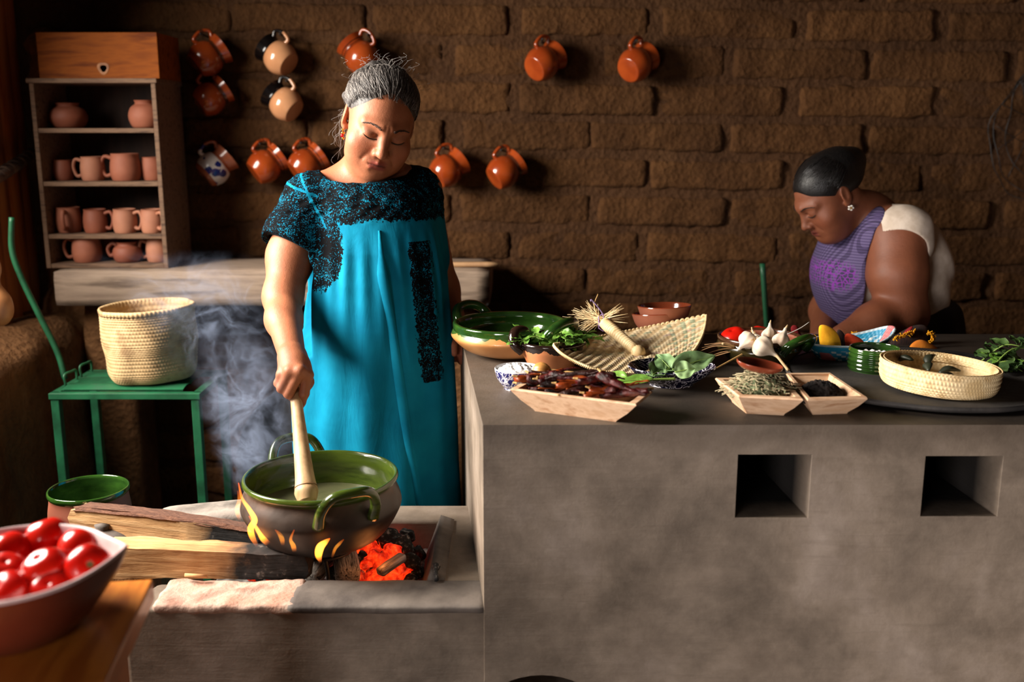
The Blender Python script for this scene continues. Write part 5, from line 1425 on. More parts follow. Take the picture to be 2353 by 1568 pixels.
V, F = lathe([(0,0), (Rp*.82,0)], 40, cap=False); mesh('bottom', V, [tuple(reversed(f)) for f in F], M_STRAW, pbk)
for k in range(7):
    a = k*.9; V, F = tube([(0,0,0),(.02,.004,.006),(.042,0,0)], [.004,.010,.003], 8, 12, flat=.6)
    c = pbk.location + Vector((-.02+.035*math.cos(a), .03+.03*math.sin(a), .022+.010*(k%3)))
    tag(mesh('dark_pod', V, F, mat('dark green pod %d'%k, (30,34,22), (52,56,36), .5, 20), None, loc=c, rot=(rnd.uniform(-.4,.4), rnd.uniform(-.4,.4), a)), 'dark curled pod lying inside the pale palm bowl', 'pod', 'dark pods in the palm bowl')
# herbs at the right edge
rh = thing('herb_sprigs', 'dark green leafy sprigs at the right end of the counter beyond the palm bowl', 'herbs', (at_y(2330, 870, 2.09).x, 2.09, ZC))
M_LEAFD = mat('dark leaf', (44,70,34), (78,104,50), .5, 24, (1,1,1), 4, .3, 60, .001)
lm2 = []
for k in range(4):
    V, F = leaf_shape(.052, .034, rnd.uniform(0,.3), rnd.uniform(.1,.4), 11, 7, .25, k+9); me = bpy.data.meshes.new('leaf'); me.from_pydata(V, [], F); me.shade_smooth(); me.materials.append(M_LEAFD if k else M_LEAF); lm2.append(me)
for s in range(7):
    p0 = Vector((-.05+rnd.uniform(-.03,.03), rnd.uniform(-.06,.06), .012)); p2 = p0 + Vector((rnd.uniform(.05,.14), rnd.uniform(-.05,.05), rnd.uniform(.0,.05)))
    V, F = tube([p0, (p0+p2)/2+Vector((0,0,.02)), p2], [.002,.0018,.001], 5, 10); mesh('stem', V, F, M_STEMG, rh)
    for q in range(6):
        l = bpy.data.objects.new('leaf', lm2[rnd.randrange(4)]); link(l, rh); l.location = p0.lerp(p2, q/5)+Vector((0,0,.014)); l.rotation_euler = (rnd.uniform(-.5,.5), rnd.uniform(-.5,.3), rnd.uniform(-2.4,2.4)); l.scale = (rnd.uniform(.6,1),)*3
# green rod behind the counter
a = at_y(1752, 606, 2.95); b = at_y(1763, 760, 2.95)
V, F = tube([b+(b-a)*2.2, b, a], .0085, 12, 12); o = mesh('green_rod', V, F, M_GMETAL); tag(o, 'upright green painted rod standing behind the counter against the wall', 'rod')
dz_ = (b+(b-a)*2.2).z
o.data.transform(Matrix.Identity(4))
lo_ = min(v.co.z for v in o.data.vertices)
for v in o.data.vertices:
    if v.co.z < lo_ + .02: v.co.z = .0
# ---------------------------------------------------------------- bodies and clothes as implicit surfaces
class Sdf:
    """smooth blend of ellipsoids and tapered limbs; turned into one continuous skin"""
    def __init__(s): s.ops = []
    def ell(s, c, r, k=.02, M=None, op='u'):
        s.ops.append((op, 'e', np.array(c, np.float32), np.array(r, np.float32), k, None if M is None else np.array(M, np.float32)[:3,:3])); return s
    def cap(s, a, b, ra, rb=None, k=.02, op='u'):
        s.ops.append((op, 'c', np.array(a, np.float32), np.array(b, np.float32), k, (ra, ra if rb is None else rb))); return s
    def fn(s, f, k=.02, op='u'):
        s.ops.append((op, 'f', f, None, k, None)); return s
    def chain(s, pts, rad, k=.02, op='u'):
        for i in range(len(pts)-1): s.cap(pts[i], pts[i+1], rad[i], rad[i+1], k, op)
        return s
    def head(s, H, items, q=1.0):
        """adds primitives given in head space; H is the head matrix"""
        R3 = np.array(H.to_3x3())
        for it in items:
            op = it[0]
            if it[1] == 'e':
                Mx = it[5] if len(it) > 5 else None
                Rl = R3 if Mx is None else R3 @ np.array(Mx.to_3x3())
                s.ell(H @ (Vector(it[2])*q), np.array(it[3])*q, it[4]*q, Rl, op)
            else: s.cap(H @ (Vector(it[2])*q), H @ (Vector(it[3])*q), it[5]*q, it[6]*q, it[4]*q, op)
        return s
    def __call__(s, P):
        D = np.full(len(P), 9.0, np.float32)
        for op, t, a, b, k, x in s.ops:
            if t == 'e': c0 = a; rb = float(b.max())
            elif t == 'c': c0 = (a+b)/2; rb = float(np.linalg.norm(b-a))/2+max(x)
            if t == 'f': I = slice(None); Q = P
            else:
                I = np.nonzero((np.abs(P-c0) < rb+k+.045).all(1))[0]
                if not len(I): continue
                Q = P[I]
            if t == 'e':
                q = Q - a
                if x is not None: q = q @ x
                k0 = np.sqrt(((q/b)**2).sum(1)); k1 = np.sqrt(((q/(b*b))**2).sum(1))
                d = np.where(k1 > 1e-9, k0*(k0-1)/np.maximum(k1, 1e-9), -b.min())
            elif t == 'c':
                ba = b-a; pa = Q-a; h = np.clip((pa@ba)/max(1e-12, float(ba@ba)), 0, 1)
                d = np.sqrt(((pa-h[:,None]*ba)**2).sum(1)) - (x[0]+(x[1]-x[0])*h)
            else: d = a(Q)
            E = D[I]
            if op == 'u':
                h = np.clip(.5+.5*(E-d)/k, 0, 1); E = E*(1-h)+d*h - k*h*(1-h)
            elif op == 's':
                h = np.clip(.5-.5*(E+d)/k, 0, 1); E = E*(1-h)-d*h + k*h*(1-h)
            elif op == 'i':
                h = np.clip(.5-.5*(E-d)/k, 0, 1); E = E*(1-h)+d*h + k*h*(1-h)
            elif op == 'a': E = E + d
            D[I] = E
        return D.astype(np.float32)
def polygonise(f, lo, hi, h):
    """naive surface nets on a narrow band"""
    lo = np.array(lo, np.float32); n = np.ceil((np.array(hi)-lo)/h/4).astype(int)*4+1
    ax = [lo[i]+h*np.arange(n[i], dtype=np.float32) for i in range(3)]
    cax = [a[::4] for a in ax]
    G = np.stack(np.meshgrid(*cax, indexing='ij'), -1).reshape(-1,3)
    C = f(G).reshape([len(c) for c in cax])
    near = np.abs(C) < 4*h*2.0
    m = near.copy()
    for axn in range(3):
        mm = m.copy(); sl = [slice(None)]*3
        a = [slice(None)]*3; b = [slice(None)]*3; a[axn] = slice(1,None); b[axn] = slice(None,-1)
        mm[tuple(a)] |= m[tuple(b)]; mm[tuple(b)] |= m[tuple(a)]; m = mm
    idx = [np.minimum((np.arange(n[i])+2)//4, len(cax[i])-1) for i in range(3)]
    D = C[np.ix_(*idx)].copy(); mf = m[np.ix_(*idx)]
    I = np.argwhere(mf)
    for s0 in range(0, len(I), 400000):
        q = I[s0:s0+400000]; P = lo + h*q.astype(np.float32)
        D[q[:,0], q[:,1], q[:,2]] = f(P)
    ins = D < 0
    cnt = np.zeros([k-1 for k in n], np.int8)
    offs = [(i,j,k) for i in (0,1) for j in (0,1) for k in (0,1)]
    nx, ny, nz = [k-1 for k in n]
    for (i,j,k) in offs: cnt += ins[i:i+nx, j:j+ny, k:k+nz]
    act = (cnt > 0) & (cnt < 8); A = np.argwhere(act)
    vid = np.full(act.shape, -1, np.int64); vid[act] = np.arange(len(A))
    S = np.zeros((len(A),3), np.float64); N = np.zeros(len(A))
    for (i,j,k) in offs:
        for axn in range(3):
            o = [i,j,k]
            if o[axn]: continue
            o2 = list(o); o2[axn] = 1
            d0 = D[A[:,0]+o[0], A[:,1]+o[1], A[:,2]+o[2]]; d1 = D[A[:,0]+o2[0], A[:,1]+o2[1], A[:,2]+o2[2]]
            w = (d0 < 0) != (d1 < 0); t = np.where(w, d0/np.where(w, d0-d1, 1), 0)
            for c in range(3): S[:,c] += np.where(w, o[c]+(t if c == axn else 0), 0)
            N += w
    V = lo + h*(A + S/N[:,None])
    F = []
    for axn in range(3):
        a = [slice(None)]*3; b = [slice(None)]*3; a[axn] = slice(None,-1); b[axn] = slice(1,None)
        s0 = ins[tuple(a)]; s1 = ins[tuple(b)]
        E = np.argwhere(s0 != s1); u, v = [(1,2),(2,0),(0,1)][axn]
        E = E[(E[:,u] > 0) & (E[:,v] > 0) & (E[:,u] < n[u]-1) & (E[:,v] < n[v]-1)]
        if not len(E): continue
        def cell(du, dv):
            q = E.copy(); q[:,u] += du; q[:,v] += dv
            return vid[q[:,0], q[:,1], q[:,2]]
        Q = np.stack([cell(-1,-1), cell(0,-1), cell(0,0), cell(-1,0)], 1)
        fl = ~s0[E[:,0], E[:,1], E[:,2]]
        Q[fl] = Q[fl][:, ::-1]
        F.append(Q)
    F = np.concatenate(F); F = F[(F >= 0).all(1)]
    return V, F
def skin(name, sdf, lo, hi, h, m, parent, colf=None, relax=1):
    V, F = polygonise(sdf, lo, hi, h)
    for _ in range(relax):
        acc = np.zeros_like(V); c = np.zeros(len(V))
        for a, b in ((0,1),(1,2),(2,3),(3,0)):
            np.add.at(acc, F[:,a], V[F[:,b]]); np.add.at(c, F[:,a], 1); np.add.at(acc, F[:,b], V[F[:,a]]); np.add.at(c, F[:,b], 1)
        V = V*.5 + .5*acc/np.maximum(c,1)[:,None]
    me = bpy.data.meshes.new(name); nV, nF = len(V), len(F)
    me.vertices.add(nV); me.vertices.foreach_set('co', (V - np.array(parent.location)).astype(np.float32).ravel())
    me.loops.add(nF*4); me.loops.foreach_set('vertex_index', F.astype(np.int32).ravel())
    me.polygons.add(nF); me.polygons.foreach_set('loop_start', np.arange(0, nF*4, 4, dtype=np.int32))
    me.update(calc_edges=True); me.validate(); me.shade_smooth()
    if colf is not None:
        a = me.color_attributes.new('Col', 'FLOAT_COLOR', 'POINT'); a.data.foreach_set('color', colf(V).astype(np.float32).ravel())
    for mm in (m if isinstance(m, (list,tuple)) else [m]): me.materials.append(mm)
    o = bpy.data.objects.new(name, me); link(o, parent); return o

def skin_mat(name, rough=.54):
    m = bpy.data.materials.new(name); t = NT(m)
    a = t.add('ShaderNodeAttribute'); a.attribute_name = 'Col'
    co = t.coords(); n = t.noise(co, 28, 5, .6); n2 = t.math('ADD', t.noise(co, 420, 3, .6), t.math('MULTIPLY', t.noise(co, 110, 4, .6), 1.6))
    t.con(t.mix(1.0, a.outputs['Color'], t.ramp(n, [(.3, (.86,.82,.80,1)), (.7, (1.06,1.04,1.02,1))]), 'MULTIPLY'), t.b.inputs['Base Color'])
    t.b.inputs['Roughness'].default_value = rough; t.b.inputs['Specular IOR Level'].default_value = .45
    t.b.inputs['Subsurface Weight'].default_value = .12; t.b.inputs['Subsurface Radius'].default_value = (.010,.004,.002); t.b.inputs['Subsurface Scale'].default_value = .5
    t.con(t.bump(n2, .30, .0010), t.b.inputs['Normal'])
    return m
M_SKIN = skin_mat('skin')

def head_items(full=1.0, eyes='down', yaw_fix=0):
    """head centred between the ears, face towards -Y"""
    T = []
    T += [('u','e',(0,.014,.034),(.072,.090,.078),.02)]
    T += [('u','e',(0,-.026,-.026),(.0635,.064,.083),.035)]
    T += [('u','e',(0,-.064,-.091),(.030*full,.026,.024),.026)]           # chin
    T += [('u','e',(0,-.022,-.080),(.046*full,.045,.024),.03)]            # under-jaw
    for s in (-1,1):
        T += [('u','e',(s*.041,-.050,-.036),(.027*full,.030,.030),.022)]  # cheek
        T += [('u','e',(s*.034,-.042,-.070),(.024*full,.029,.024),.025)]  # jowl
        T += [('u','c',(s*.010,-.0865,.020),(s*.044,-.066,.018),.016,.010,.009)]   # brow ridge
    for s in (-1,1):
        T += [('s','e',(s*.030,-.0985,.000),(.021,.018,.0115),.014)]      # socket
    for s in (-1,1):
        T += [('u','e',(s*.0315,-.0715,-.001),(.0175,.0150,.0140),.004)]  # lidded eyeball
        T += [('u','c',(s*.018,-.0850,.0090),(s*.045,-.0735,.0068),.005,.0036,.0034)]  # upper lid fold
        T += [('u','c',(s*.017,-.0840,-.0135),(s*.043,-.0720,-.0125),.009,.0046,.0040)]  # lower lid / bag
    T += [('u','c',(0,-.083,.012),(0,-.1005,-.026),.014,.0085,.0100)]     # nose bridge
    T += [('u','e',(0,-.1045,-.0335),(.0118,.0115,.0098),.008)]           # nose tip
    for s in (-1,1):
        T += [('u','e',(s*.0128,-.0945,-.0365),(.0082,.0100,.0078),.005)]
        T += [('s','e',(s*.0066,-.1020,-.0445),(.0036,.0046,.0030),.003)]
        T += [('s','c',(s*.022,-.0935,-.034),(s*.034,-.0815,-.060),.008,.0022,.0006)]   # fold from nose to mouth
    T += [('u','e',(0,-.0780,-.0635),(.027,.0145,.020),.014)]             # mouth mound
    T += [('u','c',(-.0150,-.0885,-.0605),(0,-.0935,-.0585),.004,.0034,.0052), ('u','c',(.0150,-.0885,-.0605),(0,-.0935,-.0585),.004,.0034,.0052)]
    T += [('u','c',(-.0135,-.0875,-.0705),(.0135,-.0875,-.0705),.005,.0060,.0060)]
    T += [('s','c',(-.0195,-.0905,-.0650),(0,-.0985,-.0640),.003,.0016,.0018), ('s','c',(.0195,-.0905,-.0650),(0,-.0985,-.0640),.003,.0016,.0018)]
    T += [('s','c',(-.010,-.094,-.0805),(.010,-.094,-.0805),.008,.0022,.0022)]
    T += [('s','c',(.0045,-.0990,.0170),(.0035,-.0955,.0330),.004,.0012,.0008), ('s','c',(-.0050,-.0990,.0170),(-.0045,-.0955,.0300),.004,.0009,.0006)]
    for s in (-1,1):                                                       # ears
        Rm = Matrix.Rotation(s*.30, 4, 'Z') @ Matrix.Rotation(-.18, 4, 'X')
        T += [('u','e',(s*.0745,.014,-.004),(.0065,.0175,.030),.006,Rm)]
        T += [('s','e',(s*.0815,.010,.000),(.0050,.0100,.018),.004,Rm)]
        T += [('u','e',(s*.0715,.004,-.029),(.0055,.0080,.0095),.005)]
    return T
def face_cols(V, H, base, lipc, blush, extra=None):
    Hi = np.array(H.inverted()); L = V @ Hi[:3,:3].T + Hi[:3,3]
    C = np.tile(np.array(lin(base)), (len(V),1))
    def blend(w, c): 
        nonlocal C
        C = C*(1-w[:,None]) + np.array(lin(c))*w[:,None]
    g = lambda c, r: np.exp(-(((L-np.array(c))/np.array(r))**2).sum(1))
    inh = np.abs(L).max(1) < .14
    blend(.35*(g((-.044,-.06,-.036),(.022,.03,.020))+g((.044,-.06,-.036),(.022,.03,.020)))*inh, blush)
    lip = np.clip(1.6*(np.exp(-((L[:,0]/.0185)**4)-(((L[:,2]+.0650)/.0105)**4)-(((L[:,1]+.092)/.016)**2))), 0, 1)
    blend(.85*lip*inh, lipc)
    line = np.exp(-((L[:,0]/.018)**4)-(((L[:,2]+.0648)/.0022)**2)-(((L[:,1]+.092)/.016)**2)); blend(.85*line*inh, (60,20,18))
    for s in (-1,1):
        blend(.35*g((s*.031,-.082,.006),(.018,.012,.007))*inh, (118,72,56))
        blend(.35*g((s*.031,-.080,-.014),(.016,.012,.006))*inh, (128,78,60))
    if extra: C = extra(C, L, V)
    return C
def brows_lashes(person, H, sdf, hairc, seed=3, wide=.0030, q=1.0):
    H = H @ Matrix.Scale(q, 4); rr = random.Random(seed)
    def surf(x, z):
        """point of the face at head-space x, z"""
        ys = np.linspace(-.125, -.03, 190); P = np.array([H @ Vector((x, y, z)) for y in ys], np.float32); d = sdf(P)
        k = int(np.argmax(d < 0)); return Vector((x, float(ys[max(k-1, 0)]), z))
    for s in (-1,1):
        mb = MB()
        base = []
        for k in range(12):
            u = k/11; x = s*(.0125+.037*u); z = .0190+.0062*math.sin(u*2.4)-.0045*u*u; base.append(surf(x, z))
        B = spline([tuple(b) for b in base], 80)
        for k in range(80):
            u = k/79
            for r_ in range(1):
                p = Vector(B[k]) + Vector((0, 0, rr.uniform(-wide,wide)*(1-.65*u))); d = Vector((s*.0048, .0016*u*2, .0020*(1-u*1.7)))
                V, F = tube([H @ p, H @ (p+d*.6+Vector((0,-.0008,0))), H @ (p+d)], [.00045,.0004,.0002], 4); mb.add(V, F)
        o = mb.build('eyebrow', hairc, person); o.data.transform(Matrix.Translation(-person.location))
        mb = MB(); pts = []
        for k in range(9):
            u = k/8; pts.append(surf(s*(.0165+.030*u), -.0062-.0046*math.sin(u*PI)+.0022*u)+Vector((0,-.0004,0)))
        V, F = tube([H @ p for p in pts], [.0004,.0008,.0010,.0011,.0011,.0011,.0010,.0009,.0004], 6, 26); mb.add(V, F)
        for k in range(22):
            p = Vector(spline([tuple(p) for p in pts], 22)[k]); u = k/21
            V, F = tube([H @ p, H @ (p+Vector((s*.0008*u, -.0016, -.0016))), H @ (p+Vector((s*.0015*u, -.0026, -.0026)))], [.0003,.0002,.0001], 4); mb.add(V, F)
        o = mb.build('eyelashes', M_BLACKHAIR, person); o.data.transform(Matrix.Translation(-person.location))
def hair_mat(name, c1, c2, c3, rough=.42):
    m = bpy.data.materials.new(name); t = NT(m)
    co = t.coords((60,60,9)); n = t.noise(co, 3.2, 5, .6, .6)
    t.con(t.ramp(n, [(.3, lin(c1)), (.5, lin(c2)), (.68, lin(c3))]), t.b.inputs['Base Color'])
    t.b.inputs['Roughness'].default_value = rough; t.b.inputs['Specular IOR Level'].default_value = .4
    t.con(t.bump(n, .5, .002), t.b.inputs['Normal']); return m
M_BLACKHAIR = mat('black hair', (12,10,10), (24,20,19), .38, 40)
M_BROW = mat('dark brow hair', (62,44,36), (84,62,50), .6, 40)
M_BLACKHAIR2 = hair_mat('sleek black hair', (9,8,9), (13,11,11), (22,19,18), .45)
M_GREYHAIR = hair_mat('grey hair', (34,31,30), (70,65,63), (112,106,102), .5)
M_GREYSTR = [mat('grey hair strand', (66,61,59), (88,82,79), .5, 30), mat('silver hair strand', (124,117,112), (150,143,138), .45, 30), mat('dark hair strand', (34,30,30), (48,43,42), .45, 30)]

# ---------------------------------------------------------------- the woman at the hearth
YW1 = 2.38
feet = at_y(880, 1000, YW1)
w1 = thing('person', 'gray-haired person in a turquoise dress with black embroidery stirring the big pot', 'person', (feet.x, YW1+.03, 0))
Hc = at_y(872, 279, YW1)
H1 = Matrix.Translation(Hc) @ Matrix.Rotation(math.radians(13), 4, 'Y') @ Matrix.Rotation(math.radians(20), 4, 'Z') @ Matrix.Rotation(math.radians(20), 4, 'X')
R1 = H1.to_3x3().normalized().to_4x4()
Hn = Matrix.Translation(Hc) @ R1
body = Sdf()
body.head(Hn, head_items(1.12), 1.04)
nb = at_y(848, 402, YW1+.055); 
shR = at_y(712, 458, YW1+.03); shL = at_y(962, 440, YW1+.09)
mid = (shR+shL)/2
body.cap(Hn @ Vector((0,.030,-.045)), nb+Vector((0,.01,-.02)), .055, .060, .03)
body.ell(Hn @ Vector((0,-.018,-.104)), (.046,.042,.024), .022, R1.to_3x3())          # soft double chin
body.ell(mid+Vector((0,.01,-.10)), (.135,.095,.15), .05)
body.cap(nb+Vector((-.02,.02,-.01)), shR, .050, .052, .045); body.cap(nb+Vector((.02,.02,-.01)), shL, .050, .052, .045)
elR = at_y(650, 682, YW1-.08); wrR = at_y(672, 822, YW1-.28)
upm = at_y(668, 590, YW1-.02)
body.chain([shR, upm, elR], [.054, .052, .0430], .03)
fm = at_y(652, 735, YW1-.145)
body.chain([elR, fm, wrR], [.0425, .0385, .0285], .025)
elL = at_y(1016, 665, YW1+.15); wrL = at_y(1052, 762, YW1+.06)
body.chain([shL, elL, wrL], [.05, .040, .027], .03)
body.ell(mid+Vector((.02,.02,-.40)), (.12,.10,.28), .05)                           # trunk under the dress
# her right hand, closed on the spoon
YH = YW1-.315
def hp_(x, y, dy): return at_y(x, y, YH+dy)
mcp = {'i': hp_(706,862,.000), 'm': hp_(689,853,-.016), 'r': hp_(666,853,-.014), 'p': hp_(648,861,-.002)}
for key, r in (('i',.0140),('m',.0145),('r',.0140),('p',.0128)):
    body.cap(wrR, mcp[key], .0235, r, .014)
body.ell((wrR+mcp['m'])/2+Vector((0,.006,-.006)), (.028,.020,.030), .015)
for key in mcp: body.ell(mcp[key]+Vector((0,-.003,.002)), (.0105,.0105,.0105), .004)
kf = .0042
body.chain([mcp['i'], hp_(699,905,-.002), hp_(692,925,.004), hp_(685,944,.010)], [.0125,.0108,.0098,.0078], kf)
body.chain([mcp['m'], hp_(663,905,-.010), hp_(672,912,.020), hp_(686,900,.034)], [.0125,.0110,.0098,.0085], kf)
body.chain([mcp['r'], hp_(647,893,-.008), hp_(660,902,.022), hp_(676,893,.036)], [.0120,.0105,.0095,.0082], kf)
body.chain([mcp['p'], hp_(639,881,.002), hp_(652,890,.026), hp_(668,884,.038)], [.0108,.0093,.0085,.0075], kf)
body.chain([wrR+Vector((.012,.012,-.012)), hp_(705,878,.036), hp_(694,905,.036), hp_(690,925,.030)], [.0190,.0140,.0118,.0092], .010)
# her left hand, resting behind the cazuela
YL = YW1+.055
mL = [at_y(1048+11*i, 786+2*i, YL) for i in range(4)]
for i, q in enumerate(mL): body.cap(wrL, q, .022, .0125, .012)
for i, (x, y) in enumerate(((1046,826),(1059,832),(1071,832),(1083,824))):
    a = at_y(x-2, y-22, YL-.014); b = at_y(x, y, YL+.004); body.chain([mL[i], a, b], [.0118,.0098,.0078], .004)
body.chain([wrL+Vector((-.01,-.01,-.01)), at_y(1040,795,YL-.03), at_y(1044,812,YL-.04)], [.017,.0115,.0085], .008)
def w1cols(V):
    def ex(C, L, W):
        d = np.minimum.reduce([np.linalg.norm(W-np.array(hp_(685,944,.010)), axis=1)])
        w = np.exp(-(d/.010)**2)*.5; C = C*(1-w[:,None])+np.array(lin((190,110,92)))*w[:,None]
        wl = np.exp(-(np.linalg.norm(W-np.array(at_y(1062,812,YL)), axis=1)/.045)**2)*.6
        return C*(1-wl[:,None])+np.array(lin((170,92,72)))*wl[:,None]
    return face_cols(V, Hn @ Matrix.Scale(1.04, 4), (172,108,76), (146,66,58), (186,96,70), ex)
lo = (-.66, 1.98, .74); hi = (.02, 2.66, 1.56)
skin('body', body, lo, hi, .0026, M_SKIN, w1, w1cols)

# hair swept back, braids pinned over the head
hair = Sdf()
hair.head(Hn, [('u','e',(0,.022,.040),(.082,.098,.080),.02), ('u','e',(0,.075,-.005),(.062,.050,.065),.04),
    ('s','e',(0,-.092,-.008),(.068,.085,.087),.016), ('s','e',(0,-.07,-.10),(.2,.07,.09),.02)])
hair.head(Hn, [('s','e',(-.082,.002,-.018),(.020,.018,.034),.010), ('s','e',(.082,.002,-.018),(.020,.018,.034),.010)])
for s in (-1,1):
    P = [(s*.070,-.020,.036), (s*.076,.000,.034), (s*.080,.020,.034), (s*.078,.060,.020), (s*.055,.095,.0)]
    P = spline(P, 12)
    for i in range(7, 11):
        hair.head(Hn, [('u','c',tuple(P[i]),tuple(P[i+1]),.012,.006+.0015*math.sin(i*1.6),.006+.0015*math.sin((i+1)*1.6))])
# braid across the crown
P = spline([(-.070,.05,.070), (-.035,.065,.100), (0,.07,.108), (.035,.065,.100), (.070,.05,.070)], 16)
for i in range(15): hair.head(Hn, [('u','c',tuple(P[i]),tuple(P[i+1]),.010,.009+.002*math.sin(i*1.9),.009+.002*math.sin(i*1.9+1.9))])
c = np.array(Hc)
hobj = skin('hair', hair, c-.19, c+.19, .0030, M_GREYHAIR, w1)
# combed strands lying on the hair
rr = random.Random(5)
Hv = Hn
def scalp(d, r=1.0):
    d = Vector(d).normalized(); e = Vector((.0835,.1000,.0815)); k = 1/math.sqrt((d.x/e.x)**2+(d.y/e.y)**2+(d.z/e.z)**2)
    return Vector((0,.022,.040)) + d*k*r
mbs = [MB(), MB(), MB()]
for k in range(1500):
    a = rr.uniform(-1.62, 1.62)
    st = Vector((math.sin(a)*.98, -.80+.52*abs(math.sin(a))**2, .40-.62*abs(math.sin(a))**2.2+rr.uniform(-.06,.3)))
    sgn = 1 if a > 0 else -1
    en = Vector((sgn*rr.uniform(-.15,.6), .85, rr.uniform(-.1,.75)))
    if k % 4 == 0: st = Vector((sgn*.98, rr.uniform(-.42,.12), rr.uniform(-.30,.16))); en = Vector((sgn*rr.uniform(.3,.7), .85, rr.uniform(-.3,.1)))
    mdv = (st.normalized()*.5+en.normalized()*.5)+Vector((sgn*.22*abs(st.x), 0, .22*(1-.8*abs(st.x))))
    pts = [Hv @ scalp(st, 1.000+rr.uniform(0,.012)), Hv @ scalp(st.lerp(mdv,.55), 1.012+rr.uniform(0,.02)), Hv @ scalp(mdv, 1.015+rr.uniform(0,.025)), Hv @ scalp(mdv.lerp(en,.6), 1.01+rr.uniform(0,.02)), Hv @ scalp(en, 1.0)]
    V, F = tube(pts, [.0004,.0006,.0007,.0006,.0004], 4, 12)
    mbs[rr.choice((0,0,0,1,1,2))].add(V, F)
for i, m_ in enumerate(mbs):
    o = m_.build('combed_strands', M_GREYSTR[i], hobj); o.data.transform(Matrix.Translation(-w1.location)); o['kind'] = 'stuff'
mbf = MB()                                                     # loose flyaway hairs
for k in range(90):
    a = rr.uniform(-1.2, 1.2)
    if k < 40:   # behind the ear and at the nape, on the lit side
        p0 = Hv @ Vector((-.070+rr.uniform(-.012,.01), .02+rr.uniform(-.01,.05), rr.uniform(-.06,.03)))
        e = Vector((rr.uniform(-.030,.004), rr.uniform(-.01,.03), rr.uniform(-.075,-.01)))
    else:
        p0 = Hv @ scalp(Vector((math.sin(a), rr.uniform(-.2,.6), math.cos(a)))); d = (p0-Hc).normalized(); e = d*rr.uniform(.008,.024)+Vector((rr.uniform(-.03,.03), rr.uniform(-.02,.02), rr.uniform(-.004,.014)))
    V, F = tube([p0, p0+e*.4+Vector((rr.uniform(-.016,.010), 0, rr.uniform(-.004,.014))), p0+e*.8+Vector((rr.uniform(-.012,.012), 0, 0)), p0+e], .00022, 3, 12); mbf.add(V, F)
o = mbf.build('loose_hairs', M_GREYSTR[1], hobj); o.data.transform(Matrix.Translation(-w1.location)); o['kind'] = 'stuff'
brows_lashes(w1, Hn, body, M_BROW, 3, .0030, 1.04)
# earring
er = Hn @ Vector((-.0745,.004,-.040))
mb = MB()
for dz, r in ((0,.0038), (-.008,.0048), (-.020,.0036)):
    V, F = lathe(profile_round([(0,-r),(r*.8,-r*.5),(r,0),(r*.8,r*.5),(0,r)], 10), 12, cap=False); mb.add(V, F, Matrix.Translation(er+Vector((-.002,0,dz))-w1.location))
ero = mb.build('earring', mat('gold', (200,150,60), (224,180,90), .25, 10, metal=1.0), w1)
V, F = lathe(profile_round([(0,-.005),(.0035,-.002),(.004,0),(.0035,.003),(0,.005)], 10), 12, cap=False)
mesh('red_stone', V, F, mat('red stone', (150,10,16), (180,20,24), .1, 10), ero, loc=er+Vector((-.0035,-.003,-.014))-w1.location)

# the dress: wide gathered cloth hanging from a yoke
tabz = [(1.60,.60), (430,.75), (470,.9), (520,.97), (600,1.0)]
rows = []                                                       # (px left, px right, py)
for (pl, pr2, py_, dep) in ((775,920,385,.060), (735,965,415,.085), (715,992,460,.105), (708,1003,510,.120), (706,1015,570,.140), (698,1026,640,.150), (690,1034,740,.158), (682,1040,850,.162), (676,1044,950,.166), (680,1047,1050,.168), (684,1054,1160,.170)):
    a = at_y(pl, py_, YW1+.03); b = at_y(pr2, py_, YW1+.03); rows.append((a.z, (a.x+b.x)/2, (b.x-a.x)/2, dep))
rows.append((.10, rows[-1][1]+.005, rows[-1][2]+.02, .18))
rows.sort(); Zr = np.array([r[0] for r in rows]); CX = np.array([r[1] for r in rows]); RX = np.array([r[2] for r in rows]); RY = np.array([r[3] for r in rows])
dcy = YW1+.035
zyoke = at_y(880, 522, YW1-.08).z
def dress_f(P):
    z = P[:,2]; cx = np.interp(z, Zr, CX); rx = np.interp(z, Zr, RX); ry = np.interp(z, Zr, RY)
    x = (P[:,0]-cx)/rx; y = (P[:,1]-dcy)/ry
    th = np.arctan2(y, x); k0 = np.sqrt(x*x+y*y)
    below = np.clip((zyoke-z)/.10, 0, 1); low = np.clip((zyoke-z)/.5, 0, 1)
    fold = (.022*np.sin(th*13+1.2+2.0*np.sin(z*3))*(.35+.65*low) + .032*np.sin(th*25+z*4)*np.clip(1-1.6*low,0,1) + .010*np.sin(th*7-z*6))*below
    fold += .020*low*np.sin(th*5+.8+z*2.5)
    rr_ = 1+fold
    cutz = np.maximum(z-at_y(880,392,YW1).z, .10-z)
    d = (k0-rr_)*np.minimum(rx, ry)*.9
    return np.maximum(d, cutz).astype(np.float32)
dress = Sdf(); dress.fn(dress_f)
dress.cap(nb+Vector((-.03,.02,-.03)), shR+Vector((.01,0,-.006)), .058, .064, .03); dress.cap(nb+Vector((.03,.02,-.03)), shL+Vector((-.012,0,-.006)), .058, .062, .03)
slv = at_y(676, 548, YW1-.01)
dress.chain([shR+Vector((0,0,-.004)), slv, at_y(672, 566, YW1-.015)], [.064,.068,.071], .03)
slL = at_y(978, 590, YW1+.11)
dress.chain([shL+Vector((-.006,0,-.004)), slL], [.060,.060], .03)
dress.fn(lambda P: .0022*np.sin(P[:,0]*150+9*np.sin(P[:,2]*40))*np.clip((P[:,2]-zyoke-.0)*30,0,1)*np.sin(P[:,2]*130+P[:,1]*90), op='a')
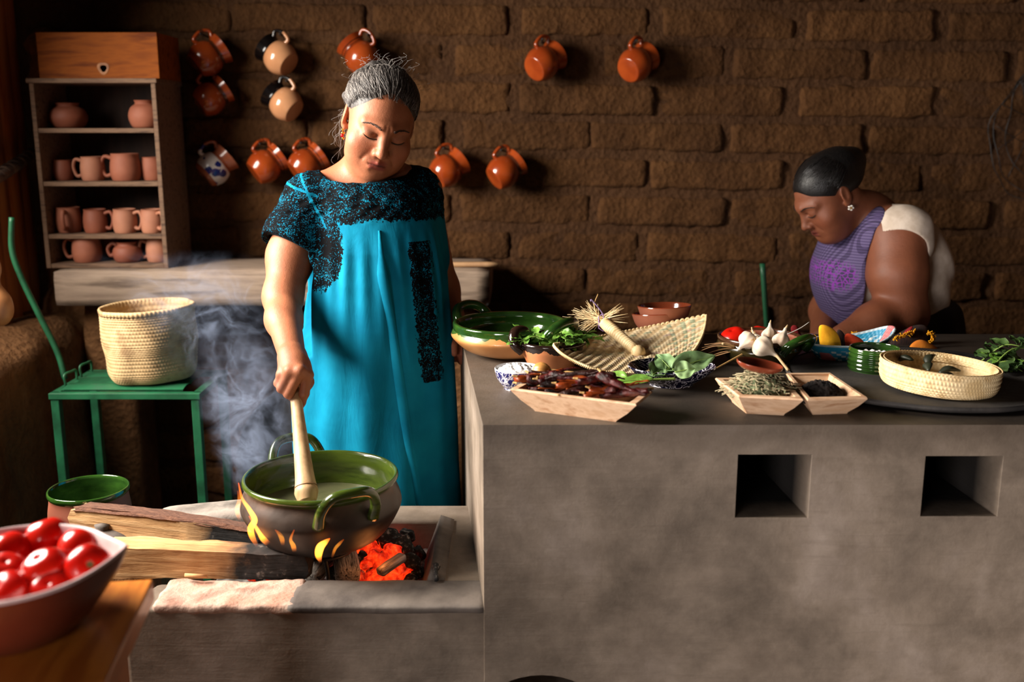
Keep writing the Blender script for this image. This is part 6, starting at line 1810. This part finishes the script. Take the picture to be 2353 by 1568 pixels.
# sleeve opening and neckline
armd = (elR-shR).normalized()
dress.chain([upm+armd*(-.035), elR, elR+armd*.1], [.060,.058,.058], .006, 's')
def sleeve_cut(P):                                              # everything of the sleeve beyond its hem
    hem = np.array(at_y(672, 570, YW1-.015)); n = np.array(armd+Vector((-.30,0,-.1))); n = n/np.linalg.norm(n)
    near = np.linalg.norm(P-np.array(elR), axis=1)-.155
    d1 = (P-hem)@n
    xlim = P[:,0]-at_y(722, 600, YW1).x
    return np.maximum(np.maximum(-d1, near), xlim).astype(np.float32)
dress.fn(sleeve_cut, .004, 's')
nk = nb+Vector((.004,-.012,.034))
dress.ell(nk+Vector((-.006,0,0)), (.112,.104,.064), .006, Matrix.Rotation(math.radians(16), 3, 'X') @ Matrix.Rotation(math.radians(-4), 3, 'Y'), 's')
def dress_mat():
    m = bpy.data.materials.new('turquoise cotton with black embroidery'); t = NT(m)
    a = t.add('ShaderNodeAttribute'); a.attribute_name = 'Col'; sc = t.add('ShaderNodeSeparateColor'); t.con(a.outputs['Color'], sc.inputs[0])
    co = t.coords(); 
    dn = t.add('ShaderNodeTexNoise'); dn.inputs['Scale'].default_value = 60; dn.inputs['Detail'].default_value = 2; t.con(co, dn.inputs['Vector'])
    off = t.add('ShaderNodeVectorMath', operation='SCALE'); off.inputs['Scale'].default_value = .012; t.con(dn.outputs['Color'], off.inputs[0])
    ad = t.add('ShaderNodeVectorMath', operation='ADD'); t.con(co, ad.inputs[0]); t.con(off.outputs[0], ad.inputs[1])
    v = t.add('ShaderNodeTexVoronoi'); v.inputs['Scale'].default_value = 75; t.con(ad.outputs[0], v.inputs['Vector'])
    fl = t.noise(co, 150, 3, .6, 2.2)
    v2 = t.add('ShaderNodeTexVoronoi'); v2.feature = 'DISTANCE_TO_EDGE'; v2.inputs['Scale'].default_value = 60; t.con(ad.outputs[0], v2.inputs['Vector'])
    n = t.noise(co, 26, 3, .5, .5)
    petal = t.math('LESS_THAN', v.outputs['Distance'], t.math('ADD', .52, t.math('MULTIPLY', n, .42)))
    vein = t.math('GREATER_THAN', v2.outputs['Distance'], .028)
    petal = t.math('LESS_THAN', v.outputs['Distance'], .20)
    mot = t.math('MAXIMUM', petal, t.math('GREATER_THAN', t.math('ADD', fl, t.math('MULTIPLY', t.math('SUBTRACT', n, .5), .35)), .405))
    k = t.math('MULTIPLY', mot, t.math('GREATER_THAN', t.math('ADD', sc.outputs['Red'], t.math('MULTIPLY', t.math('SUBTRACT', t.noise(co, 85, 2, .5, 1.0), .5), 1.7)), .5))
    k = t.math('MAXIMUM', k, t.math('GREATER_THAN', sc.outputs['Green'], .5))
    clean = t.math('GREATER_THAN', sc.outputs['Blue'], .5)
    k = t.math('MULTIPLY', k, t.math('SUBTRACT', 1.0, clean))
    tw = t.noise(t.coords((1,1,1)), 9, 4)
    cotton = t.ramp(tw, [(.3, lin((6,104,136))), (.7, lin((16,130,162)))])
    t.con(t.mix(k, cotton, lin((6,6,9))), t.b.inputs['Base Color'])
    t.b.inputs['Roughness'].default_value = .8; t.b.inputs['Specular IOR Level'].default_value = .06
    wrk = t.noise(t.coords((10,10,2.5)), 2.2, 4, .55, .8)
    h = t.math('ADD', t.math('MULTIPLY', k, .6), t.math('MULTIPLY', wrk, .9))
    t.con(t.bump(h, .40, .006), t.b.inputs['Normal'])
    return m
M_DRESS = dress_mat()
nkc = np.array(nk)
vent = np.array(at_y(735, 655, YW1-.11))
pan_t = at_y(958, 560, YW1-.10); pan_b = at_y(992, 885, YW1-.10)
def dress_cols(V):
    C = np.zeros((len(V),4)); C[:,3] = 1
    wav = .006*np.sin(V[:,0]*90)+.004*np.sin(V[:,0]*210+1)
    yk = V[:,2] > (zyoke + .018*np.sin((V[:,0]-CX.mean())*9+1.0) + wav)
    # sleeve and the rounded vine that reaches below it
    tr = np.array(at_y(735, 600, YW1-.10)); q = V-tr
    vx = (V[:,0]-at_y(722, 560, YW1-.1).x)/.062; vz = (V[:,2]-at_y(722, 575, YW1-.1).z)/.098
    vine = (vx**2+vz**2 < 1) & (V[:,1] < dcy)
    slv_ = (V[:,0] < at_y(716, 560, YW1-.05).x) & (V[:,2] > at_y(700, 650, YW1).z) & (V[:,2] > at_y(700, 600, YW1-.05).z)
    u = (V[:,2]-pan_b.z)/(pan_t.z-pan_b.z); px = pan_b.x+(pan_t.x-pan_b.x)*u
    pan = (np.abs(V[:,0]-px) < .026+.004*np.sin(V[:,2]*120)) & (u > 0) & (u < 1) & (V[:,1] < dcy-.05)
    C[:,0] = np.clip((V[:,2]-(zyoke+.014*np.sin((V[:,0]-CX.mean())*9+1.0)))/.020+.5, 0, 1)
    C[:,0] = np.maximum(C[:,0], np.where(V[:,1] < dcy, np.clip((1.0-np.sqrt(vx**2+vz**2))*3.5+.5, 0, 1), 0))
    C[:,0] = np.maximum(C[:,0], slv_)
    C[:,0] = np.maximum(C[:,0], np.where((u > 0) & (u < 1) & (V[:,1] < dcy-.05), np.clip((.030-np.abs(V[:,0]-px))/.014, 0, 1), 0))
    # black scalloped edges: neckline
    e = np.linalg.norm((V-nkc)/np.array((.112,.104,.064)), axis=1)
    C[:,1] = ((e < 1.14) & (V[:,2] > zyoke))
    # turquoise seams
    seam = np.abs((V[:,0]-at_y(722,455,YW1).x) - .55*(at_y(722,455,YW1).z-V[:,2])) < .0030
    C[:,2] = (seam & (V[:,2] > at_y(700,520,YW1).z) & (V[:,1] < dcy)) * 1.0
    bl = np.abs((V[:,2]-at_y(700,436,YW1).z) + .35*(V[:,0]-at_y(700,436,YW1).x)) < .003
    C[:,2] = np.maximum(C[:,2], bl & (V[:,0] < at_y(735,440,YW1).x))
    return C
dob = skin('dress', dress, (-.66, 2.12, .08), (.03, 2.66, 1.40), .0036, M_DRESS, w1, dress_cols)
# pleat band down the middle
mb = MB()
pc = []
for (x, y) in ((872,530),(880,640),(900,760),(918,880),(935,1000),(950,1090),(960,1160)):
    q = at_y(x, y, 2.2)
    # march towards the cloth
    o_ = cam.location; dv = (q-o_).normalized(); tt = 1.7
    for _ in range(60):
        p = o_+dv*tt; d_ = float(dress(np.array([p], np.float32))[0])
        if d_ < .0008: break
        tt += max(.0008, d_*.7)
    pc.append(o_+dv*tt)
prof = []
P = spline([tuple(p) for p in pc], 40); V = []; F = []
for p in P:
    kk = min(1, (P[0][2]-p[2])/.14+.25)
    for dx, dy in ((-.015*kk,.006), (-.014*kk,.001), (-.008*kk,-.0040), (.006*kk,-.0046), (.011*kk,-.001), (.012*kk,.006)): V.append(tuple(Vector(p)+Vector((dx,dy,0))-w1.location))
for i in range(39):
    for j in range(5): F.append((i*6+j, i*6+j+1, (i+1)*6+j+1, (i+1)*6+j))
M_COT = mat('turquoise cotton', (6,104,136), (16,130,162), .8, 9, (1,1,1), 4, .2, 40, .002, spec=.06)
mesh('pleat', V, F, M_COT, dob)
# shoes on the floor
for s in (-.07, .07):
    V, F = lathe(profile_round([(0,0),(.035,0),(.042,.01),(.040,.035),(.028,.055),(0,.06)], 16), 24, cap=False); mesh('shoe', [(x, y*2.4, z) for x, y, z in V], F, M_IRON, w1, loc=(s,-.05,.001))
    V, F = tube([(s,0,.04),(s,.01,.3),(s,.01,.62)], [.035,.05,.07], 14, 12); mesh('leg', V, F, mat('leg skin %d'%(s*100), (150,96,70), (170,112,84), .5, 8), w1)

# the wooden spoon she stirs with
sp_t = hp_(676, 878, .024); sp_b = at_y(706, 1148, PY-.03)
spn = thing('wooden_spoon', 'long turned wooden stirring stick held in the pot', 'spoon', sp_b)
u_ = lambda t: (sp_b.lerp(sp_t, t)-sp_b)
V, F = tube([u_(-.02), u_(.05), u_(.10), u_(.2), u_(.5), u_(.8), u_(1.0), u_(1.12)], [.018,.024,.0225,.0195,.0155,.0125,.0120,.0115], 18, 60)
mesh('stick', V, F, mat('pale stirrer wood', (176,138,96), (212,176,132), .5, 6, (8,8,1.2), 5, .15, 30, .001), spn)
V, F = tube([u_(.092), u_(.098)], .0236, 18); mesh('groove_ring', V, F, mat('dark ring', (120,84,52), (140,100,64), .6, 20), spn)

# ---------------------------------------------------------------- the woman leaning over the counter
YW2 = 2.70
H2c = at_y(1900, 448, YW2)
w2f = at_y(2050, 700, YW2+.06)
w2 = thing('person', 'dark-haired person in a purple apron and white top bending over the counter', 'person', (w2f.x, YW2+.12, 0))
R2 = (Matrix.Rotation(math.radians(-76), 4, 'Z') @ Matrix.Rotation(math.radians(38), 4, 'X'))
Hn2 = Matrix.Translation(H2c) @ R2
b2 = Sdf(); b2.head(Hn2, head_items(1.08), .94)
nb2 = at_y(1992, 505, YW2+.07)
b2.cap(Hn2 @ Vector((0,.030,-.045)), nb2, .050, .060, .03)
b2.ell(Hn2 @ Vector((0,-.03,-.098)), (.040,.038,.026), .03, R2.to_3x3())
ch2 = at_y(2010, 610, YW2+.10)
b2.ell(ch2, (.135,.15,.15), .05, Matrix.Rotation(math.radians(-18), 3, 'Y'))
b2.ell(at_y(2040, 690, YW2+.12), (.14,.15,.16), .06)
sh2 = at_y(2062, 545, YW2-.05); el2 = at_y(2076, 722, YW2-.10); wr2 = at_y(1935, 776, YW2-.16)
b2.chain([sh2, at_y(2062,630,YW2-.085), el2], [.074,.073,.060], .03)
b2.chain([el2, at_y(2010,742,YW2-.13), wr2], [.058,.050,.034], .03)
b2.cap(nb2, sh2, .06, .064, .05)
sh3 = at_y(1985, 560, YW2+.24); el3 = at_y(1905, 715, YW2+.20); wr3 = at_y(1890, 778, YW2+.0)
b2.chain([sh3, el3, wr3], [.064,.052,.034], .03); b2.cap(nb2, sh3, .06, .06, .05)
def hand2(w, d, s):
    d = Vector(d).normalized(); sd = Vector((0,0,1)).cross(d).normalized()*s
    for i in range(4):
        o = sd*(.027-.018*i); k1 = w+d*.062+o; k2 = k1+d*.034+Vector((0,0,-.010)); k3 = k2+d*.018+Vector((0,0,-.018))
        b2.cap(w, k1, .020, .0120, .012); b2.chain([k1,k2,k3], [.0115,.0098,.0080], .004)
    b2.chain([w+sd*.012, w+d*.035+sd*.040+Vector((0,0,-.008)), w+d*.062+sd*.040+Vector((0,0,-.022))], [.017,.0115,.0085], .008)
hand2(wr2, (-.8,.5,-.25), 1); hand2(wr3, (.35,-.8,-.3), -1)
def w2cols(V): return face_cols(V, Hn2 @ Matrix.Scale(.94, 4), (126,74,50), (104,48,42), (134,68,48))
skin('body', b2, (.66, 2.38, .74), (1.34, 3.14, 1.46), .0030, M_SKIN, w2, w2cols)
hr2 = Sdf()
hr2.head(Hn2, [('u','e',(0,.020,.036),(.079,.098,.080),.02), ('u','e',(0,.085,.030),(.055,.045,.055),.04), ('u','e',(0,.118,.030),(.038,.036,.040),.015),
    ('s','e',(0,-.100,-.022),(.062,.080,.085),.014), ('s','e',(0,-.065,-.10),(.2,.075,.092),.02), ('s','e',(-.084,.006,-.012),(.022,.022,.036),.008), ('s','e',(.084,.006,-.012),(.022,.022,.036),.008)], .94)
c = np.array(H2c)
h2o = skin('hair', hr2, c-.2, c+.2, .0030, M_BLACKHAIR2, w2)
mb = MB(); rr = random.Random(15)
for k in range(420):
    a = rr.uniform(-1.4, 1.4); sgn = 1 if a > 0 else -1
    st_ = Vector((math.sin(a)*.98, -.80+.52*abs(math.sin(a))**2, .36-.50*abs(math.sin(a))**2.2+rr.uniform(-.04,.3))); en = Vector((sgn*rr.uniform(.05,.4), .9, rr.uniform(-.1,.5)))
    md = (st_.normalized()*.5+en.normalized()*.5)+Vector((sgn*.22, 0, .22))
    def sc_(d, r):
        d = Vector(d).normalized(); e = Vector((.079,.098,.080)); kk = 1/math.sqrt((d.x/e.x)**2+(d.y/e.y)**2+(d.z/e.z)**2)
        return Hn2 @ ((Vector((0,.020,.036)) + d*kk*r)*.94)
    V, F = tube([sc_(st_,1.0), sc_(st_.lerp(md,.55),1.008+rr.uniform(0,.01)), sc_(md,1.01+rr.uniform(0,.012)), sc_(md.lerp(en,.6),1.008), sc_(en,1.0)], [.0004,.0007,.0008,.0007,.0004], 4, 10); mb.add(V, F)
o = mb.build('combed_strands', M_BLACKHAIR, h2o); o.data.transform(Matrix.Translation(-w2.location)); o['kind'] = 'stuff'
brows_lashes(w2, Hn2, b2, M_BLACKHAIR, 8, .0022, .94)
e2 = Hn2 @ Vector((.0725,.004,-.038))
mb = MB()
for k in range(5):
    a = k*2*PI/5; V, F = lathe(profile_round([(0,-.003),(.0035,-.001),(.0038,.001),(0,.003)], 8), 10, cap=False); mb.add(V, F, Matrix.Translation(e2+Vector((.0052*math.cos(a), -.006, .0052*math.sin(a)-.002))-w2.location) @ Matrix.Scale(1.0,4))
eo = mb.build('earring', mat('pearly enamel', (214,206,196), (232,226,218), .25, 10), w2)
V, F = lathe(profile_round([(0,-.003),(.0022,0),(0,.003)], 6), 10, cap=False); mesh('centre_bead', V, F, mat('gold bead', (180,140,70), (200,160,90), .3, 10, metal=1), eo, loc=e2+Vector((0,-.009,-.002))-w2.location)
# white top
top = Sdf()
top.ell(ch2+Vector((.014,.0,.004)), (.150,.165,.160), .05, Matrix.Rotation(math.radians(-18), 3, 'Y'))
top.ell(at_y(2050, 672, YW2+.12), (.148,.160,.13), .06)
top.ell(at_y(2088, 600, YW2+.12), (.100,.14,.13), .06)
top.cap(nb2+Vector((.02,.01,-.015)), sh2+Vector((.008,.0,.0)), .060, .088, .04); top.cap(nb2+Vector((0,.02,-.02)), sh3, .060, .070, .04)
top.chain([at_y(2058,592,YW2-.085)+Vector((-.004,-.03,0)), at_y(2060,650,YW2-.09)+Vector((-.006,-.03,0)), el2+Vector((-.01,-.05,0))], [.076,.082,.09], .006, 's')
top.chain([at_y(1960,590,YW2+.24), el3], [.07,.07], .006, 's')
top.ell(nb2+Vector((-.030,-.002,.045)), (.085,.10,.060), .008, Matrix.Rotation(math.radians(-40), 3, 'Y'), 's')
top.fn(lambda P: .0035*np.sin(P[:,2]*55+P[:,0]*38+3*np.sin(P[:,0]*20))*np.clip((P[:,0]-1.0)*12,0,1), op='a')
M_TOP = mat('white knit cotton', (196,178,160), (216,200,184), .85, 40, (1,1,1), 4, .2, 200, .001)
skin('white_top', top, (.66, 2.38, .80), (1.40, 3.14, 1.40), .0036, M_TOP, w2)
# purple checked apron
apr = Sdf()
apr.ell(ch2+Vector((.000,-.003,.002)), (.158,.172,.162), .05, Matrix.Rotation(math.radians(-18), 3, 'Y'))
apr.ell(at_y(1990, 668, YW2+.09), (.130,.150,.125), .06)
apr.ell(at_y(1950, 610, YW2+.09), (.080,.130,.110), .05)
apr.cap(nb2+Vector((.02,.0,-.005)), sh2+Vector((-.03,.02,.002)), .066, .076, .04); apr.cap(nb2+Vector((0,.02,-.01)), sh3, .066, .074, .04)
def ap_keep(P):                                                  # bib in front, broad strap over the shoulder
    a = np.array(at_y(2036, 445, YW2-.06)); b = np.array(at_y(1986, 560, YW2-.1)); 
    x0 = at_y(1992, 600, YW2-.06).x; xs = np.interp(P[:,2], [at_y(2000,760,YW2).z, at_y(2000,590,YW2).z, at_y(2000,520,YW2).z, at_y(2000,470,YW2).z, at_y(2000,440,YW2).z], [x0+.012, x0-.004, x0+.012, x0+.046, x0+.085])
    return (P[:,0]-xs).astype(np.float32)
apr.fn(ap_keep, .006, 'i')
apr.chain([at_y(2066,560,YW2-.07), at_y(2062,640,YW2-.09), el2+Vector((0,-.02,0))], [.074,.077,.066], .006, 's')
apr.ell(nb2+Vector((-.045,-.025,.030)), (.070,.078,.085), .008, Matrix.Rotation(math.radians(-30), 3, 'Y'), 's')
apr.fn(lambda P: .0022*np.sin(P[:,0]*60+P[:,2]*30), op='a')
def check_mat():
    m = bpy.data.materials.new('purple checked cotton'); t = NT(m)
    co = t.coords(); sx = t.add('ShaderNodeSeparateXYZ'); t.con(co, sx.inputs[0])
    f = 2*PI/.0075
    a = t.math('GREATER_THAN', t.math('SINE', t.math('MULTIPLY', t.math('ADD', sx.outputs['X'], sx.outputs['Y']), f*.8)), 0)
    b = t.math('GREATER_THAN', t.math('SINE', t.math('MULTIPLY', sx.outputs['Z'], f)), 0)
    k = t.math('MULTIPLY', t.math('ADD', a, b), .5)
    base = t.ramp(k, [(0, lin((48,38,70))), (.5, lin((72,59,98))), (1, lin((98,86,124)))])
    at = t.add('ShaderNodeAttribute'); at.attribute_name = 'Col'; sc = t.add('ShaderNodeSeparateColor'); t.con(at.outputs['Color'], sc.inputs[0])
    vv = t.add('ShaderNodeTexVoronoi'); vv.feature = 'DISTANCE_TO_EDGE'; vv.inputs['Scale'].default_value = 75; t.con(co, vv.inputs['Vector'])
    em = t.math('LESS_THAN', vv.outputs['Distance'], .07)
    base = t.mix(t.math('MULTIPLY', em, sc.outputs['Red']), base, lin((128,44,156)))
    t.con(base, t.b.inputs['Base Color']); t.b.inputs['Roughness'].default_value = .85; return m
emc = np.array(at_y(1935, 640, YW2-.06))
def ap_cols(V):
    C = np.zeros((len(V),4)); C[:,3] = 1; C[:,0] = np.clip(1.6-1.4*(((V[:,0]-emc[0])/.05)**2+((V[:,2]-emc[2])/.045)**2), 0, 1); return C
skin('apron', apr, (.60, 2.36, .76), (1.36, 3.16, 1.42), .0036, check_mat(), w2, ap_cols)
# dark skirt to the floor
zs0 = at_y(2050, 715, YW2+.1).z
V, F = lathe(profile_round([(.235,.02),(.225,.3),(.205,.6),(.185,zs0-.04),(.15,zs0+.03),(.05,zs0+.05),(0,zs0+.052)], 40), 60, lambda u,v,r,z: .008*math.sin(v*2*PI*11)*(1-u), cap=True)
mesh('skirt', V, F, mat('navy skirt', (14,14,24), (24,24,38), .9, 20), w2, loc=(.045,.03,0))
for s in (-.07,.07):
    V, F = lathe(profile_round([(0,0),(.035,0),(.042,.01),(.040,.035),(.028,.055),(0,.06)], 16), 24, cap=False); mesh('shoe', [(x*2.4, y, z) for x, y, z in V], F, M_IRON, w2, loc=(-.05,s,.001))
# ---------------------------------------------------------------- smoke that drifts from the fire
def smoke_mat():
    m = bpy.data.materials.new('wood smoke'); m.use_nodes = True; t = NT(m)
    t.n.remove(t.b)
    g = t.add('ShaderNodeTexCoord'); co = g.outputs['Object']                  # metres about the foot of the plume
    w = t.add('ShaderNodeTexNoise'); w.inputs['Scale'].default_value = 7; w.inputs['Detail'].default_value = 3; t.con(co, w.inputs['Vector'])
    ws = t.add('ShaderNodeVectorMath', operation='MULTIPLY_ADD'); t.con(w.outputs['Color'], ws.inputs[0]); ws.inputs[1].default_value = (.16,.16,.16); t.con(co, ws.inputs[2])
    n = t.noise(ws.outputs[0], 13, 3, .55, .8)
    rid = t.math('SUBTRACT', 1.0, t.math('MULTIPLY', t.math('ABSOLUTE', t.math('SUBTRACT', n, .5)), 11.0), clamp=True)
    rid = t.math('POWER', rid, 2.0)
    soft = t.noise(co, 9, 4, .5, .5)
    sx = t.add('ShaderNodeSeparateXYZ'); t.con(co, sx.inputs[0])
    # plume leans left as it climbs, and widens
    z = sx.outputs['Z']
    cx = t.math('ADD', t.math('MULTIPLY', z, -.22), t.math('MULTIPLY', t.math('SINE', t.math('MULTIPLY', z, 9.0)), .035))
    rad = t.math('ADD', .070, t.math('MULTIPLY', z, .24))
    dx = t.math('DIVIDE', t.math('SUBTRACT', sx.outputs['X'], cx), rad); dy = t.math('DIVIDE', sx.outputs['Y'], .09)
    r2 = t.math('ADD', t.math('MULTIPLY', dx, dx), t.math('MULTIPLY', dy, dy))
    wob = t.math('MULTIPLY', t.math('SUBTRACT', t.noise(co, 6, 3, .5, .5), .5), 2.4)
    fall = t.math('SUBTRACT', 1.0, t.math('ADD', r2, wob), clamp=True)
    fall = t.math('MULTIPLY', fall, fall)
    fade = t.math('MULTIPLY', t.math('MULTIPLY', t.math('ADD', z, .02), 14.0, clamp=True), t.math('SUBTRACT', 1.0, t.math('MULTIPLY', z, 1.95), clamp=True))
    d = t.math('MULTIPLY', t.math('MULTIPLY', fall, fade), t.math('ADD', t.math('MULTIPLY', rid, 24.0), t.math('MULTIPLY', t.math('SUBTRACT', soft, .50, clamp=True), 7.0)))
    v = t.add('ShaderNodeVolumePrincipled'); v.inputs['Color'].default_value = (.50,.60,.85,1); v.inputs['Anisotropy'].default_value = .25
    t.con(d, v.inputs['Density']); t.con(v.outputs[0], t.out.inputs['Volume'])
    return m
sf = at_y(592, 1120, 2.06)
mb = MB().box((-.42, -.10, -.04), (.20, .10, .62))
smk = mb.build('smoke_plume', smoke_mat(), None, False, loc=(sf.x, 2.06, sf.z)); smk['kind'] = 'stuff'
tag(smk, 'thin bluish smoke drifting up from the fire left of the pot', 'smoke')
